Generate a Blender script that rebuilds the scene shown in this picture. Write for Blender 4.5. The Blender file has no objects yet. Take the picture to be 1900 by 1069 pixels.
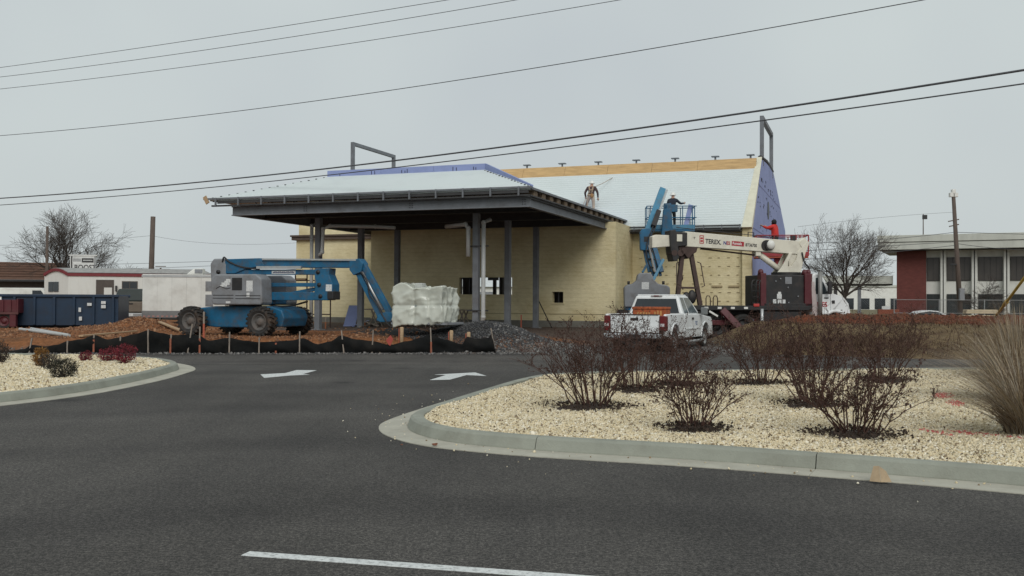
import bpy, bmesh, math, random
import numpy as np
from mathutils import Vector, Matrix, noise

# ---------------------------------------------------------------- camera, sky, sun, exposure
scene = bpy.context.scene
R = math.radians
FPX, PITCH, ROLL, EYE = 1800.0, math.atan(25.5 / 1800.0), 0.005, 1.6
cam_data = bpy.data.cameras.new('camera')
cam_data.sensor_width = 36.0
cam_data.lens = 36.0 * FPX / 1900.0
cam_data.clip_start = 0.1
cam_data.clip_end = 6000.0
cam = bpy.data.objects.new('camera', cam_data)
scene.collection.objects.link(cam)
cam.matrix_world = Matrix.Translation((0, 0, EYE)) @ Matrix.Rotation(math.pi / 2 + PITCH, 4, 'X') @ Matrix.Rotation(ROLL, 4, 'Z')
scene.camera = cam

SUN_EL, SUN_AZ = R(38), R(172)      # azimuth the light comes from, clockwise from +Y
world = bpy.data.worlds.new('World')
scene.world = world
world.use_nodes = True
wn = world.node_tree
wn.nodes.clear()
w_out = wn.nodes.new('ShaderNodeOutputWorld')
w_bg = wn.nodes.new('ShaderNodeBackground')
w_sky = wn.nodes.new('ShaderNodeTexSky')
w_sky.sky_type = 'NISHITA'
w_sky.sun_disc = False
w_sky.sun_elevation = SUN_EL
w_sky.sun_rotation = SUN_AZ
w_sky.dust_density = 4.0
w_sky.air_density = 1.2
w_mix = wn.nodes.new('ShaderNodeMix')
w_mix.data_type = 'RGBA'
w_mix.inputs[0].default_value = 0.93
w_noise = wn.nodes.new('ShaderNodeTexNoise')
w_noise.inputs['Scale'].default_value = 2.2
w_noise.inputs['Detail'].default_value = 3.0
w_ramp = wn.nodes.new('ShaderNodeValToRGB')
w_ramp.color_ramp.elements[0].position = 0.35
w_ramp.color_ramp.elements[0].color = (5.45, 5.92, 6.10, 1)
w_ramp.color_ramp.elements[1].position = 0.68
w_ramp.color_ramp.elements[1].color = (6.20, 6.75, 6.68, 1)
wn.links.new(w_noise.outputs['Fac'], w_ramp.inputs[0])
wn.links.new(w_sky.outputs[0], w_mix.inputs[6])
wn.links.new(w_ramp.outputs[0], w_mix.inputs[7])
wn.links.new(w_mix.outputs[2], w_bg.inputs[0])
w_bg.inputs[1].default_value = 0.1
wn.links.new(w_bg.outputs[0], w_out.inputs[0])

sun_data = bpy.data.lights.new('sun', 'SUN')
sun_data.energy = 1.5
sun_data.angle = R(35)
sun_data.color = (1.0, 0.98, 0.95)
sun = bpy.data.objects.new('sun', sun_data)
scene.collection.objects.link(sun)
sdir = Vector((math.sin(SUN_AZ) * math.cos(SUN_EL), math.cos(SUN_AZ) * math.cos(SUN_EL), math.sin(SUN_EL)))
sun.rotation_euler = sdir.to_track_quat('Z', 'Y').to_euler()

scene.view_settings.view_transform = 'Standard'
scene.view_settings.look = 'None'
scene.view_settings.exposure = 0.0
scene.view_settings.gamma = 1.0

# ---------------------------------------------------------------- helpers
C = scene.collection
random.seed(7)
rng = np.random.default_rng(11)


def lerp(a, b, t):
    return a + (b - a) * t


def sm(a, b, x):
    t = min(1.0, max(0.0, (x - a) / (b - a)))
    return t * t * (3 - 2 * t)


_cm = cam.matrix_world.to_3x3()


def ray(px, py):
    v = _cm @ Vector(((px - 950) / FPX, -(py - 534.5) / FPX, -1))
    return v / v.y


def at(px, py, Y):
    """world point seen at a photo pixel, Y metres ahead"""
    return Vector((0, 0, EYE)) + ray(px, py) * Y


def gp(px, py, z=0.0):
    v = ray(px, py)
    return Vector((0, 0, EYE)) + v * ((z - EYE) / v.z)


def tag(o, label=None, cat=None, group=None, kind=None):
    if label: o['label'] = label
    if cat: o['category'] = cat
    if group: o['group'] = group
    if kind: o['kind'] = kind
    return o


def thing(name, label, cat, loc=(0, 0, 0), rz=0.0, group=None):
    o = bpy.data.objects.new(name, None)
    o.empty_display_size = 0.3
    o.location = loc
    o.rotation_euler = (0, 0, rz)
    C.objects.link(o)
    return tag(o, label, cat, group)


MATS = {}


def mat(name, col, rough=0.6, metal=0.0, var=0.18, scale=4.0, bump=0.0, bscale=40.0, dirt=None, dirt_amt=0.5, dscale=3.0,
        stretch=None, spec=0.5):
    """base colour broken up by two noises, optional stain colour and fine relief"""
    if name in MATS: return MATS[name]
    m = bpy.data.materials.new(name)
    m.use_nodes = True
    nt = m.node_tree
    b = nt.nodes['Principled BSDF']
    b.inputs['Roughness'].default_value = rough
    b.inputs['Metallic'].default_value = metal
    b.inputs['Specular IOR Level'].default_value = spec
    tc = nt.nodes.new('ShaderNodeTexCoord')
    mp = nt.nodes.new('ShaderNodeMapping')
    if stretch: mp.inputs['Scale'].default_value = stretch
    nt.links.new(tc.outputs['Object'], mp.inputs['Vector'])
    n1 = nt.nodes.new('ShaderNodeTexNoise')
    n1.inputs['Scale'].default_value = scale
    n1.inputs['Detail'].default_value = 6
    n1.inputs['Roughness'].default_value = 0.65
    nt.links.new(mp.outputs[0], n1.inputs['Vector'])
    r = nt.nodes.new('ShaderNodeValToRGB')
    r.color_ramp.elements[0].position = 0.3
    r.color_ramp.elements[1].position = 0.7
    c0 = [max(0, c * (1 - var)) for c in col]
    c1 = [min(1, c * (1 + var)) for c in col]
    r.color_ramp.elements[0].color = (*c0, 1)
    r.color_ramp.elements[1].color = (*c1, 1)
    nt.links.new(n1.outputs['Fac'], r.inputs[0])
    last = r.outputs[0]
    if dirt:
        n2 = nt.nodes.new('ShaderNodeTexNoise')
        n2.inputs['Scale'].default_value = dscale
        n2.inputs['Detail'].default_value = 8
        n2.inputs['Roughness'].default_value = 0.7
        nt.links.new(mp.outputs[0], n2.inputs['Vector'])
        r2 = nt.nodes.new('ShaderNodeValToRGB')
        r2.color_ramp.elements[0].position = 0.48
        r2.color_ramp.elements[1].position = 0.72
        r2.color_ramp.elements[0].color = (0, 0, 0, 1)
        r2.color_ramp.elements[1].color = (dirt_amt,) * 3 + (1,)
        nt.links.new(n2.outputs['Fac'], r2.inputs[0])
        mx = nt.nodes.new('ShaderNodeMix')
        mx.data_type = 'RGBA'
        nt.links.new(r2.outputs[0], mx.inputs[0])
        nt.links.new(last, mx.inputs[6])
        mx.inputs[7].default_value = (*dirt, 1)
        last = mx.outputs[2]
    nt.links.new(last, b.inputs['Base Color'])
    if bump:
        n3 = nt.nodes.new('ShaderNodeTexNoise')
        n3.inputs['Scale'].default_value = bscale
        n3.inputs['Detail'].default_value = 4
        nt.links.new(mp.outputs[0], n3.inputs['Vector'])
        bp = nt.nodes.new('ShaderNodeBump')
        bp.inputs['Strength'].default_value = bump
        bp.inputs['Distance'].default_value = 0.02
        nt.links.new(n3.outputs['Fac'], bp.inputs['Height'])
        nt.links.new(bp.outputs[0], b.inputs['Normal'])
    MATS[name] = m
    return m


def glass(name, col=(0.02, 0.025, 0.03), rough=0.08):
    return mat(name, col, rough, 0.0, 0.2, 1.5, spec=0.6)


class MB:
    """collects simple solids into one mesh"""

    def __init__(s):
        s.v, s.f, s.mi = [], [], []

    def add(s, verts, faces, mi=0):
        o = len(s.v)
        s.v += [tuple(p) for p in verts]
        for f in faces:
            s.f.append(tuple(i + o for i in f))
            s.mi.append(mi)
        return s

    def box(s, x0, x1, y0, y1, z0, z1, mi=0):
        vs = [(x, y, z) for z in (z0, z1) for y in (y0, y1) for x in (x0, x1)]
        return s.add(vs, [(0, 2, 3, 1), (4, 5, 7, 6), (0, 1, 5, 4), (2, 6, 7, 3), (0, 4, 6, 2), (1, 3, 7, 5)], mi)

    def hexa(s, a, b, mi=0):
        """two quads (bottom, top) joined"""
        return s.add(list(a) + list(b), [(3, 2, 1, 0), (4, 5, 6, 7), (0, 1, 5, 4), (1, 2, 6, 5), (2, 3, 7, 6), (3, 0, 4, 7)], mi)

    def bar(s, p, q, w, h, up=(0, 0, 1), mi=0):
        """rectangular bar from p to q; w across, h along up"""
        p, q, up = Vector(p), Vector(q), Vector(up)
        d = (q - p).normalized()
        sd = d.cross(up)
        if sd.length < 1e-4: sd = d.cross(Vector((1, 0, 0)))
        sd.normalize()
        u = sd.cross(d).normalized()
        a = [p + sd * (w / 2 * i) + u * (h / 2 * j) for i, j in ((-1, -1), (1, -1), (1, 1), (-1, 1))]
        b = [q + sd * (w / 2 * i) + u * (h / 2 * j) for i, j in ((-1, -1), (1, -1), (1, 1), (-1, 1))]
        return s.hexa(a, b, mi)

    def tube(s, pts, rad, n=8, mi=0, cap=True):
        """round tube along pts, rad a number or list"""
        pts = [Vector(p) for p in pts]
        rs = rad if isinstance(rad, (list, tuple)) else [rad] * len(pts)
        o = len(s.v)
        ref = None
        for i, p in enumerate(pts):
            d = (pts[min(i + 1, len(pts) - 1)] - pts[max(i - 1, 0)])
            if d.length < 1e-9: d = Vector((0, 0, 1))
            d.normalize()
            if ref is None:
                ref = d.orthogonal().normalized()
            a = (ref - d * ref.dot(d))
            a = a.normalized() if a.length > 1e-5 else d.orthogonal().normalized()
            ref = a
            b = d.cross(a)
            for k in range(n):
                t = 2 * math.pi * k / n
                s.v.append(tuple(p + (a * math.cos(t) + b * math.sin(t)) * rs[i]))
        for i in range(len(pts) - 1):
            for k in range(n):
                k2 = (k + 1) % n
                s.f.append((o + i * n + k, o + i * n + k2, o + (i + 1) * n + k2, o + (i + 1) * n + k))
                s.mi.append(mi)
        if cap:
            s.f.append(tuple(o + k for k in reversed(range(n))))
            s.f.append(tuple(o + (len(pts) - 1) * n + k for k in range(n)))
            s.mi += [mi, mi]
        return s

    def prism(s, poly, axis, a, b, mi=0):
        """2-D polygon extruded along axis ('x': poly=(y,z); 'y': (x,z); 'z': (x,y))"""
        n = len(poly)
        f = {'x': lambda p, t: (t, p[0], p[1]), 'y': lambda p, t: (p[0], t, p[1]), 'z': lambda p, t: (p[0], p[1], t)}[axis]
        vs = [f(p, a) for p in poly] + [f(p, b) for p in poly]
        fs = [tuple(range(n)), tuple(range(2 * n - 1, n - 1, -1))]
        fs += [(i, i + n, (i + 1) % n + n, (i + 1) % n) for i in range(n)]
        return s.add(vs, fs, mi)

    def lathe(s, prof, axis='y', n=20, o=(0, 0, 0), mi=0):
        """profile (radius, along) spun about an axis; closed loop of profile points"""
        o = Vector(o)
        b = len(s.v)
        m = len(prof)
        for k in range(n):
            t = 2 * math.pi * k / n
            c, d = math.cos(t), math.sin(t)
            for r_, h in prof:
                s.v.append(tuple(o + Vector({'y': (r_ * c, h, r_ * d), 'z': (r_ * c, r_ * d, h), 'x': (h, r_ * c, r_ * d)}[axis])))
        for k in range(n):
            k2 = (k + 1) % n
            for i in range(m - 1):
                s.f.append((b + k * m + i, b + k * m + i + 1, b + k2 * m + i + 1, b + k2 * m + i))
                s.mi.append(mi)
        return s

    def ell(s, c, r, nu=12, nv=8, mi=0):
        c = Vector(c)
        vs, fs = [], []
        for j in range(nv + 1):
            ph = math.pi * j / nv
            for i in range(nu):
                t = 2 * math.pi * i / nu
                vs.append((c.x + r[0] * math.sin(ph) * math.cos(t), c.y + r[1] * math.sin(ph) * math.sin(t), c.z + r[2] * math.cos(ph)))
        for j in range(nv):
            for i in range(nu):
                i2 = (i + 1) % nu
                fs.append((j * nu + i, (j + 1) * nu + i, (j + 1) * nu + i2, j * nu + i2))
        return s.add(vs, fs, mi)

    def mesh(s, name):
        me = bpy.data.meshes.new(name)
        me.from_pydata(s.v, [], s.f)
        return me

    def build(s, name, m, parent=None, loc=None, rot=None, smooth=False, bevel=0.0, seg=2, fix=True):
        me = s.mesh(name)
        mats = m if isinstance(m, (list, tuple)) else [m]
        for k in mats: me.materials.append(k)
        if len(mats) > 1: me.polygons.foreach_set('material_index', s.mi)
        if fix:
            bm = bmesh.new()
            bm.from_mesh(me)
            bmesh.ops.recalc_face_normals(bm, faces=bm.faces)
            bm.to_mesh(me)
            bm.free()
        return obj(name, me, parent, loc, rot, smooth, bevel, seg)


def obj(name, me, parent=None, loc=None, rot=None, smooth=False, bevel=0.0, seg=2):
    o = bpy.data.objects.new(name, me)
    C.objects.link(o)
    if parent: o.parent = parent
    if loc is not None: o.location = loc
    if rot is not None: o.rotation_euler = rot
    if smooth:
        me.polygons.foreach_set('use_smooth', [True] * len(me.polygons))
    if bevel:
        b = o.modifiers.new('edge', 'BEVEL')
        b.width = bevel
        b.segments = seg
        b.limit_method = 'ANGLE'
        b.angle_limit = R(35)
        b.harden_normals = False
    return o


def copy_tree(o, parent=None):
    c = o.copy()
    C.objects.link(c)
    if parent: c.parent = parent
    for ch in list(o.children):
        copy_tree(ch, c)
    return c


def np_mesh(name, verts, faces, m, mi=None, parent=None):
    """big mesh from numpy arrays; faces (n,k) with a constant k"""
    me = bpy.data.meshes.new(name)
    verts = np.asarray(verts, dtype=np.float32)
    faces = np.asarray(faces, dtype=np.int32)
    n, k = faces.shape
    me.vertices.add(len(verts))
    me.vertices.foreach_set('co', verts.ravel())
    me.loops.add(n * k)
    me.loops.foreach_set('vertex_index', faces.ravel())
    me.polygons.add(n)
    me.polygons.foreach_set('loop_start', np.arange(0, n * k, k, dtype=np.int32))
    for q in (m if isinstance(m, (list, tuple)) else [m]): me.materials.append(q)
    if mi is not None: me.polygons.foreach_set('material_index', np.asarray(mi, dtype=np.int32))
    me.update(calc_edges=True)
    o = bpy.data.objects.new(name, me)
    C.objects.link(o)
    if parent: o.parent = parent
    return o


def text_mesh(name, body, size, m, parent, loc, rot, extrude=0.004, bold=0.0, sx=1.0, align='LEFT'):
    cu = bpy.data.curves.new(name, 'FONT')
    cu.body = body
    cu.size = size
    cu.extrude = extrude
    cu.offset = bold
    cu.align_x = align
    cu.resolution_u = 3
    t = bpy.data.objects.new(name + '_tmp', cu)
    C.objects.link(t)
    bpy.context.view_layer.update()
    me = bpy.data.meshes.new_from_object(t.evaluated_get(bpy.context.evaluated_depsgraph_get()))
    bpy.data.objects.remove(t)
    bpy.data.curves.remove(cu)
    me.name = name
    me.materials.clear()
    me.materials.append(m)
    for v in me.vertices: v.co.x *= sx
    o = obj(name, me, parent, loc, rot)
    return o


def smooth_closed(pts, per=6, closed=False):
    """Catmull-Rom through 2-D points"""
    out = []
    n = len(pts)
    rngi = range(n if closed else n - 1)
    for i in rngi:
        p0 = Vector(pts[(i - 1) % n] if closed or i > 0 else pts[0])
        p1, p2 = Vector(pts[i]), Vector(pts[(i + 1) % n])
        p3 = Vector(pts[(i + 2) % n] if closed or i + 2 < n else pts[-1])
        for k in range(per):
            t = k / per
            out.append(0.5 * ((2 * p1) + (p2 - p0) * t + (2 * p0 - 5 * p1 + 4 * p2 - p3) * t * t + (3 * p1 - p0 - 3 * p2 + p3) * t ** 3))
    if not closed: out.append(Vector(pts[-1]))
    return out


def offset_line(pts, d):
    """shift an open polyline to its left by d"""
    out = []
    for i, p in enumerate(pts):
        t = (pts[min(i + 1, len(pts) - 1)] - pts[max(i - 1, 0)]).normalized()
        out.append(p + Vector((-t.y, t.x)) * d)
    return out


# shared materials
white_paint = mat('white_vehicle_paint', (0.72, 0.74, 0.74), 0.28, 0, 0.05, 2, dirt=(0.30, 0.25, 0.20), dirt_amt=0.35, dscale=1.4)
off_white = mat('off_white_metal', (0.70, 0.70, 0.66), 0.5, 0, 0.06, 2, dirt=(0.35, 0.31, 0.26), dirt_amt=0.4, dscale=1.2)
cream_paint = mat('cream_crane_paint', (0.66, 0.63, 0.53), 0.45, 0, 0.06, 2, dirt=(0.30, 0.26, 0.2), dirt_amt=0.45, dscale=1.8)
lift_blue = mat('lift_blue_paint', (0.006, 0.098, 0.20), 0.55, 0, 0.25, 2.5, dirt=(0.085, 0.062, 0.045), dirt_amt=0.75, dscale=3.2)
lift_blue_light = mat('sky_blue_boom_paint', (0.05, 0.20, 0.32), 0.5, 0, 0.15, 2.5, dirt=(0.10, 0.09, 0.08), dirt_amt=0.5, dscale=2.0)
lift_grey = mat('lift_grey_cover', (0.21, 0.22, 0.235), 0.55, 0, 0.12, 2.0, dirt=(0.11, 0.09, 0.075), dirt_amt=0.65, dscale=2.4)
silver = mat('bare_silver_metal', (0.45, 0.46, 0.46), 0.4, 0.6, 0.12, 6)
steel_grey = mat('primer_grey_steel', (0.15, 0.16, 0.175), 0.6, 0, 0.16, 3, dirt=(0.07, 0.06, 0.055), dirt_amt=0.5, dscale=2)
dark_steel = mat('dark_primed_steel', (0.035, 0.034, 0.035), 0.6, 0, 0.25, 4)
black_metal = mat('black_metal', (0.015, 0.015, 0.016), 0.55, 0, 0.3, 4, dirt=(0.07, 0.05, 0.04), dirt_amt=0.4)
rubber = mat('tyre_rubber', (0.022, 0.021, 0.020), 0.85, 0, 0.25, 6, dirt=(0.14, 0.085, 0.05), dirt_amt=0.65, dscale=3.0, bump=0.2)
maroon = mat('maroon_paint', (0.085, 0.010, 0.016), 0.5, 0, 0.2, 3, dirt=(0.06, 0.045, 0.04), dirt_amt=0.5)
bright_red = mat('red_paint', (0.38, 0.035, 0.03), 0.5, 0, 0.15, 3)
orange_paint = mat('marker_orange', (0.36, 0.09, 0.05), 0.75, 0, 0.15, 6)
wood = mat('raw_wood', (0.42, 0.29, 0.17), 0.75, 0, 0.25, 6, stretch=(1, 1, 8), dirt=(0.2, 0.13, 0.08), dirt_amt=0.5)
grey_wood = mat('weathered_wood', (0.24, 0.20, 0.165), 0.85, 0, 0.3, 6, stretch=(4, 4, 1))
dark_glass = glass('dark_window_glass')
bark = mat('winter_bark', (0.060, 0.048, 0.040), 0.9, 0, 0.3, 5)

# ---------------------------------------------------------------- ground
def edge_y(x):
    """far edge of the asphalt"""
    return 29.75 + 0.1 * max(-60, min(x, 8)) - 0.42 * sm(7, 13, x) * 6.2


BUMPS = [(-1.35, 32.0, 0.44, 1.35), (-0.1, 31.9, 0.22, 1.2), (-14.9, 38.6, 0.42, 1.0), (-13.6, 38.0, 0.22, 1.3), (-16.6, 39.6, 0.15, 1.2),
         (-3.9, 33.2, 0.25, 1.3), (-17.5, 34.5, 0.1, 2.5), (-5.2, 34.2, 0.12, 0.8)]


def H(x, y):
    e = edge_y(x)
    w = sm(-0.2, 3.0, x)
    left = 0.40 * sm(e - 0.1, e + 1.5, y)
    right = 0.06 * sm(e - 0.1, e + 1.0, y) + 0.34 * sm(34.0, 46.0, y)
    z = lerp(left, right, w)
    for bx, by, h, r_ in BUMPS:
        d2 = ((x - bx) ** 2 + (y - by) ** 2) / (r_ * r_)
        if d2 < 9: z += h * math.exp(-d2)
    g = sm(6.7, 9.4, x)
    if g > 0:
        z += g * 0.80 * sm(e - 0.2, 32.6, y) * (1 - sm(36.3, 37.9, y))
        z += sm(9.2, 11.5, x) * 0.26 * sm(33.0, 35.4, y) * (1 - sm(36.3, 37.9, y))
    z -= 0.75 * sm(15, 20, x) * sm(40, 48, y) * (1 - sm(78, 86, y))
    amp = 0.05 * sm(e, e + 1.2, y) * (1 - sm(60, 90, y)) + 0.06 * g * sm(e, e + 1.2, y) * (1 - sm(38, 40, y))
    if amp > 0:
        z += amp * noise.fractal(Vector((x * 0.9, y * 0.9, 3.1)), 1.0, 2.0, 4)
    return z - 0.06 * (1 - sm(e - 0.6, e + 0.25, y))


ORANGE, GREY, DARK, TAN, BROWN, REDD, FAR = ((0.225, 0.095, 0.040), (0.10, 0.094, 0.088), (0.045, 0.044, 0.043), (0.150, 0.108, 0.060),
                                              (0.080, 0.050, 0.030), (0.14, 0.044, 0.022), (0.16, 0.14, 0.085))


def mixc(a, b, t):
    return tuple(lerp(p, q, t) for p, q in zip(a, b))


def ground_col(x, y):
    n = noise.fractal(Vector((x * 0.45, y * 0.45, 0)), 1.0, 2.0, 4)
    n2 = noise.fractal(Vector((x * 1.7, y * 1.7, 8)), 1.0, 2.0, 3)
    e = edge_y(x)
    c = ORANGE
    c = mixc(c, BROWN, sm(0.0, 0.8, n + 0.3 * n2) * 0.7)
    # gravel spilled at the asphalt edge and the gravel drive
    c = mixc(c, GREY, (1 - sm(e + 0.25, e + 0.7, y + 0.4 * n2)) * 0.9)
    drive = sm(-0.6, 1.4, x + 0.8 * n2) * (1 - sm(36.0, 39.0, y + 0.8 * n))
    c = mixc(c, GREY, drive)
    orange_patch = math.exp(-(((x - 1.1) / 1.6) ** 2 + ((y - 36.8) / 2.6) ** 2))
    c = mixc(c, ORANGE, min(1, orange_patch * 1.4))
    # dark stone heap behind the silt fence
    d = math.exp(-(((x + 1.35) / 2.0) ** 2 + ((y - 32.1) / 1.9) ** 2)) + 0.9 * math.exp(-(((x + 4.0) / 1.7) ** 2 + ((y - 33.6) / 1.7) ** 2))
    c = mixc(c, DARK, sm(0.25, 0.55, d + 0.12 * n2))
    # slab area under the canopy roof
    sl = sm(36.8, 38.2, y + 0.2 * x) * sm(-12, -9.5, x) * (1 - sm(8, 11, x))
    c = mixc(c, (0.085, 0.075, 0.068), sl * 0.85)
    # the overgrown bank on the right
    g = sm(6.4, 8.2, x) * (1 - sm(37.2, 38.2, y))
    bank = mixc(BROWN, TAN, sm(-0.35, 0.55, n2 * 0.8 + n * 0.5 + 0.55 * sm(30.0, 33.0, y) + 0.3 * sm(12, 15, x)))
    bank = mixc(bank, REDD, sm(9.0, 10.5, x) * sm(32.9, 33.7, y + 0.35 * n2))
    c = mixc(c, bank, g)
    c = mixc(c, FAR, sm(55, 75, y))
    return c


def axis_vals(lo, hi, step, far_lo, far_hi, grow=1.35):
    v = list(np.arange(lo, hi + 1e-6, step))
    s, p = step, hi
    while p < far_hi:
        s *= grow
        p += s
        v.append(p)
    s, p = step, lo
    while p > far_lo:
        s *= grow
        p -= s
        v.insert(0, p)
    return v


xs = axis_vals(-24, 22, 0.28, -2500, 2500)
ys = [y for y in axis_vals(26.0, 46, 0.26, 25.9, 4000)]
V, F, COL = [], [], []
for y in ys:
    for x in xs:
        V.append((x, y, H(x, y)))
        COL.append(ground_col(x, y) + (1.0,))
nx = len(xs)
for j in range(len(ys) - 1):
    for i in range(nx - 1):
        a = j * nx + i
        F.append((a, a + 1, a + nx + 1, a + nx))
gm = bpy.data.materials.new('site_soil')
gm.use_nodes = True
nt = gm.node_tree
b = nt.nodes['Principled BSDF']
b.inputs['Roughness'].default_value = 0.95
b.inputs['Specular IOR Level'].default_value = 0.15
ca = nt.nodes.new('ShaderNodeVertexColor')
ca.layer_name = 'soil'
tc = nt.nodes.new('ShaderNodeTexCoord')
n1 = nt.nodes.new('ShaderNodeTexNoise')
n1.inputs['Scale'].default_value = 7.0
n1.inputs['Detail'].default_value = 9
n1.inputs['Roughness'].default_value = 0.75
nt.links.new(tc.outputs['Object'], n1.inputs['Vector'])
rp = nt.nodes.new('ShaderNodeValToRGB')
rp.color_ramp.elements[0].position = 0.3
rp.color_ramp.elements[0].color = (0.45, 0.45, 0.45, 1)
rp.color_ramp.elements[1].position = 0.72
rp.color_ramp.elements[1].color = (1.6, 1.6, 1.6, 1)
nt.links.new(n1.outputs['Fac'], rp.inputs[0])
mx = nt.nodes.new('ShaderNodeMix')
mx.data_type = 'RGBA'
mx.blend_type = 'MULTIPLY'
mx.inputs[0].default_value = 1.0
nt.links.new(ca.outputs[0], mx.inputs[6])
nt.links.new(rp.outputs[0], mx.inputs[7])
nt.links.new(mx.outputs[2], b.inputs['Base Color'])
bp = nt.nodes.new('ShaderNodeBump')
bp.inputs['Strength'].default_value = 0.9
bp.inputs['Distance'].default_value = 0.06
nt.links.new(n1.outputs['Fac'], bp.inputs['Height'])
nt.links.new(bp.outputs[0], b.inputs['Normal'])
ground = np_mesh('ground', V, F, gm)
la = ground.data.color_attributes.new('soil', 'FLOAT_COLOR', 'POINT')
la.data.foreach_set('color', np.array(COL, dtype=np.float32).ravel())
ground.data.polygons.foreach_set('use_smooth', [True] * len(F))
tag(ground, kind='structure')


# asphalt
def asphalt_mat(name, c, bright):
    m = bpy.data.materials.new(name)
    m.use_nodes = True
    nt = m.node_tree
    b = nt.nodes['Principled BSDF']
    b.inputs['Roughness'].default_value = 0.9
    b.inputs['Specular IOR Level'].default_value = 0.25
    tc = nt.nodes.new('ShaderNodeTexCoord')

    def nz(scale, det, rough):
        n = nt.nodes.new('ShaderNodeTexNoise')
        n.inputs['Scale'].default_value = scale
        n.inputs['Detail'].default_value = det
        n.inputs['Roughness'].default_value = rough
        nt.links.new(tc.outputs['Object'], n.inputs['Vector'])
        return n

    def ramp(n, p0, c0, p1, c1):
        r = nt.nodes.new('ShaderNodeValToRGB')
        r.color_ramp.elements[0].position = p0
        r.color_ramp.elements[1].position = p1
        r.color_ramp.elements[0].color = (*c0, 1)
        r.color_ramp.elements[1].color = (*c1, 1)
        nt.links.new(n.outputs['Fac'], r.inputs[0])
        return r

    def mul(a, b2):
        x = nt.nodes.new('ShaderNodeMix')
        x.data_type = 'RGBA'
        x.blend_type = 'MULTIPLY'
        x.inputs[0].default_value = 1
        nt.links.new(a, x.inputs[6])
        nt.links.new(b2, x.inputs[7])
        return x.outputs[2]

    big = nz(0.28, 5, 0.6)
    mid = nz(9, 6, 0.8)
    fine = nz(85, 3, 0.8)
    r1 = ramp(big, 0.35, tuple(k * 0.76 for k in c), 0.68, tuple(k * 1.22 for k in c))
    r2 = ramp(mid, 0.3, (0.72,) * 3, 0.7, (1.28, 1.27, 1.25))
    g2 = nz(34, 2, 0.6)
    r4 = ramp(g2, 0.42, (0.66,) * 3, 0.60, (1.36, 1.35, 1.33))
    mp = nt.nodes.new('ShaderNodeMapping')
    mp.inputs['Scale'].default_value = (0.9, 0.16, 1)
    mp.inputs['Rotation'].default_value = (0, 0, 0.25)
    nt.links.new(tc.outputs['Object'], mp.inputs['Vector'])
    tr_ = nz(1.0, 4, 0.55)
    nt.links.new(mp.outputs[0], tr_.inputs['Vector'])
    r5 = ramp(tr_, 0.36, (0.87, 0.87, 0.875), 0.62, (1.08, 1.075, 1.06))
    r3 = ramp(fine, 0.40, (0.45,) * 3, 0.62, (bright,) * 3)
    out = mul(mul(mul(mul(r1.outputs[0], r2.outputs[0]), r3.outputs[0]), r4.outputs[0]), r5.outputs[0])
    # oil drips and old tyre arcs
    vo = nt.nodes.new('ShaderNodeTexVoronoi')
    vo.inputs['Scale'].default_value = 0.55
    wob = nt.nodes.new('ShaderNodeMix')
    wob.data_type = 'RGBA'
    wob.inputs[0].default_value = 0.12
    nt.links.new(tc.outputs['Object'], wob.inputs[6])
    nt.links.new(mid.outputs['Color'], wob.inputs[7])
    nt.links.new(wob.outputs[2], vo.inputs['Vector'])
    rv = nt.nodes.new('ShaderNodeValToRGB')
    rv.color_ramp.elements[0].position = 0.05
    rv.color_ramp.elements[0].color = (0.55, 0.55, 0.56, 1)
    rv.color_ramp.elements[1].position = 0.16
    rv.color_ramp.elements[1].color = (1, 1, 1, 1)
    nt.links.new(vo.outputs['Distance'], rv.inputs[0])
    wv = nt.nodes.new('ShaderNodeTexWave')
    wv.wave_type = 'RINGS'
    wv.rings_direction = 'Z'
    wv.inputs['Scale'].default_value = 0.085
    wv.inputs['Distortion'].default_value = 2.5
    wv.inputs['Detail'].default_value = 4
    nt.links.new(tc.outputs['Object'], wv.inputs['Vector'])
    rt = nt.nodes.new('ShaderNodeValToRGB')
    rt.color_ramp.elements[0].position = 0.0
    rt.color_ramp.elements[0].color = (0.84, 0.84, 0.85, 1)
    rt.color_ramp.elements[1].position = 0.3
    rt.color_ramp.elements[1].color = (1, 1, 1, 1)
    nt.links.new(wv.outputs['Fac'], rt.inputs[0])
    out = mul(mul(out, rv.outputs[0]), rt.outputs[0])
    nt.links.new(out, b.inputs['Base Color'])
    bp = nt.nodes.new('ShaderNodeBump')
    bp.inputs['Strength'].default_value = 0.7
    bp.inputs['Distance'].default_value = 0.006
    nt.links.new(fine.outputs['Fac'], bp.inputs['Height'])
    nt.links.new(bp.outputs[0], b.inputs['Normal'])
    return m


asph = asphalt_mat('dark_asphalt', (0.068, 0.0645, 0.061), 1.75)
asph2 = asphalt_mat('older_asphalt', (0.088, 0.082, 0.077), 1.5)
ax = list(np.linspace(-60, 60, 161))
ax = [-500, -200, -100] + ax + [100, 200, 500]
m = MB()
vs = [(x, -60, 0.0) for x in ax] + [(x, edge_y(x) + 0.10 * noise.noise(Vector((x * 1.3, 0, 0))), 0.0) for x in ax]
n = len(ax)
m.add(vs, [(i, i + 1, i + 1 + n, i + n) for i in range(n - 1)])
tag(m.build('asphalt_lot', asph), kind='structure')
m = MB()
lx = list(np.linspace(-60, 60, 121))
vs = [(x, 24.6 + 0.06 * x + 0.03 * math.sin(x * 1.7), 0.004) for x in lx] + [(x, edge_y(x) - 0.06 + 0.07 * noise.noise(Vector((x * 1.3, 0, 0))), 0.004) for x in lx]
n = len(lx)
m.add(vs, [(i, i + 1, i + 1 + n, i + n) for i in range(n - 1)])
tag(m.build('road', asph2), kind='structure')

# painted markings
road_white = mat('road_paint', (0.62, 0.64, 0.63), 0.7, 0, 0.08, 8, dirt=(0.10, 0.10, 0.10), dirt_amt=0.85, dscale=26)


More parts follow.
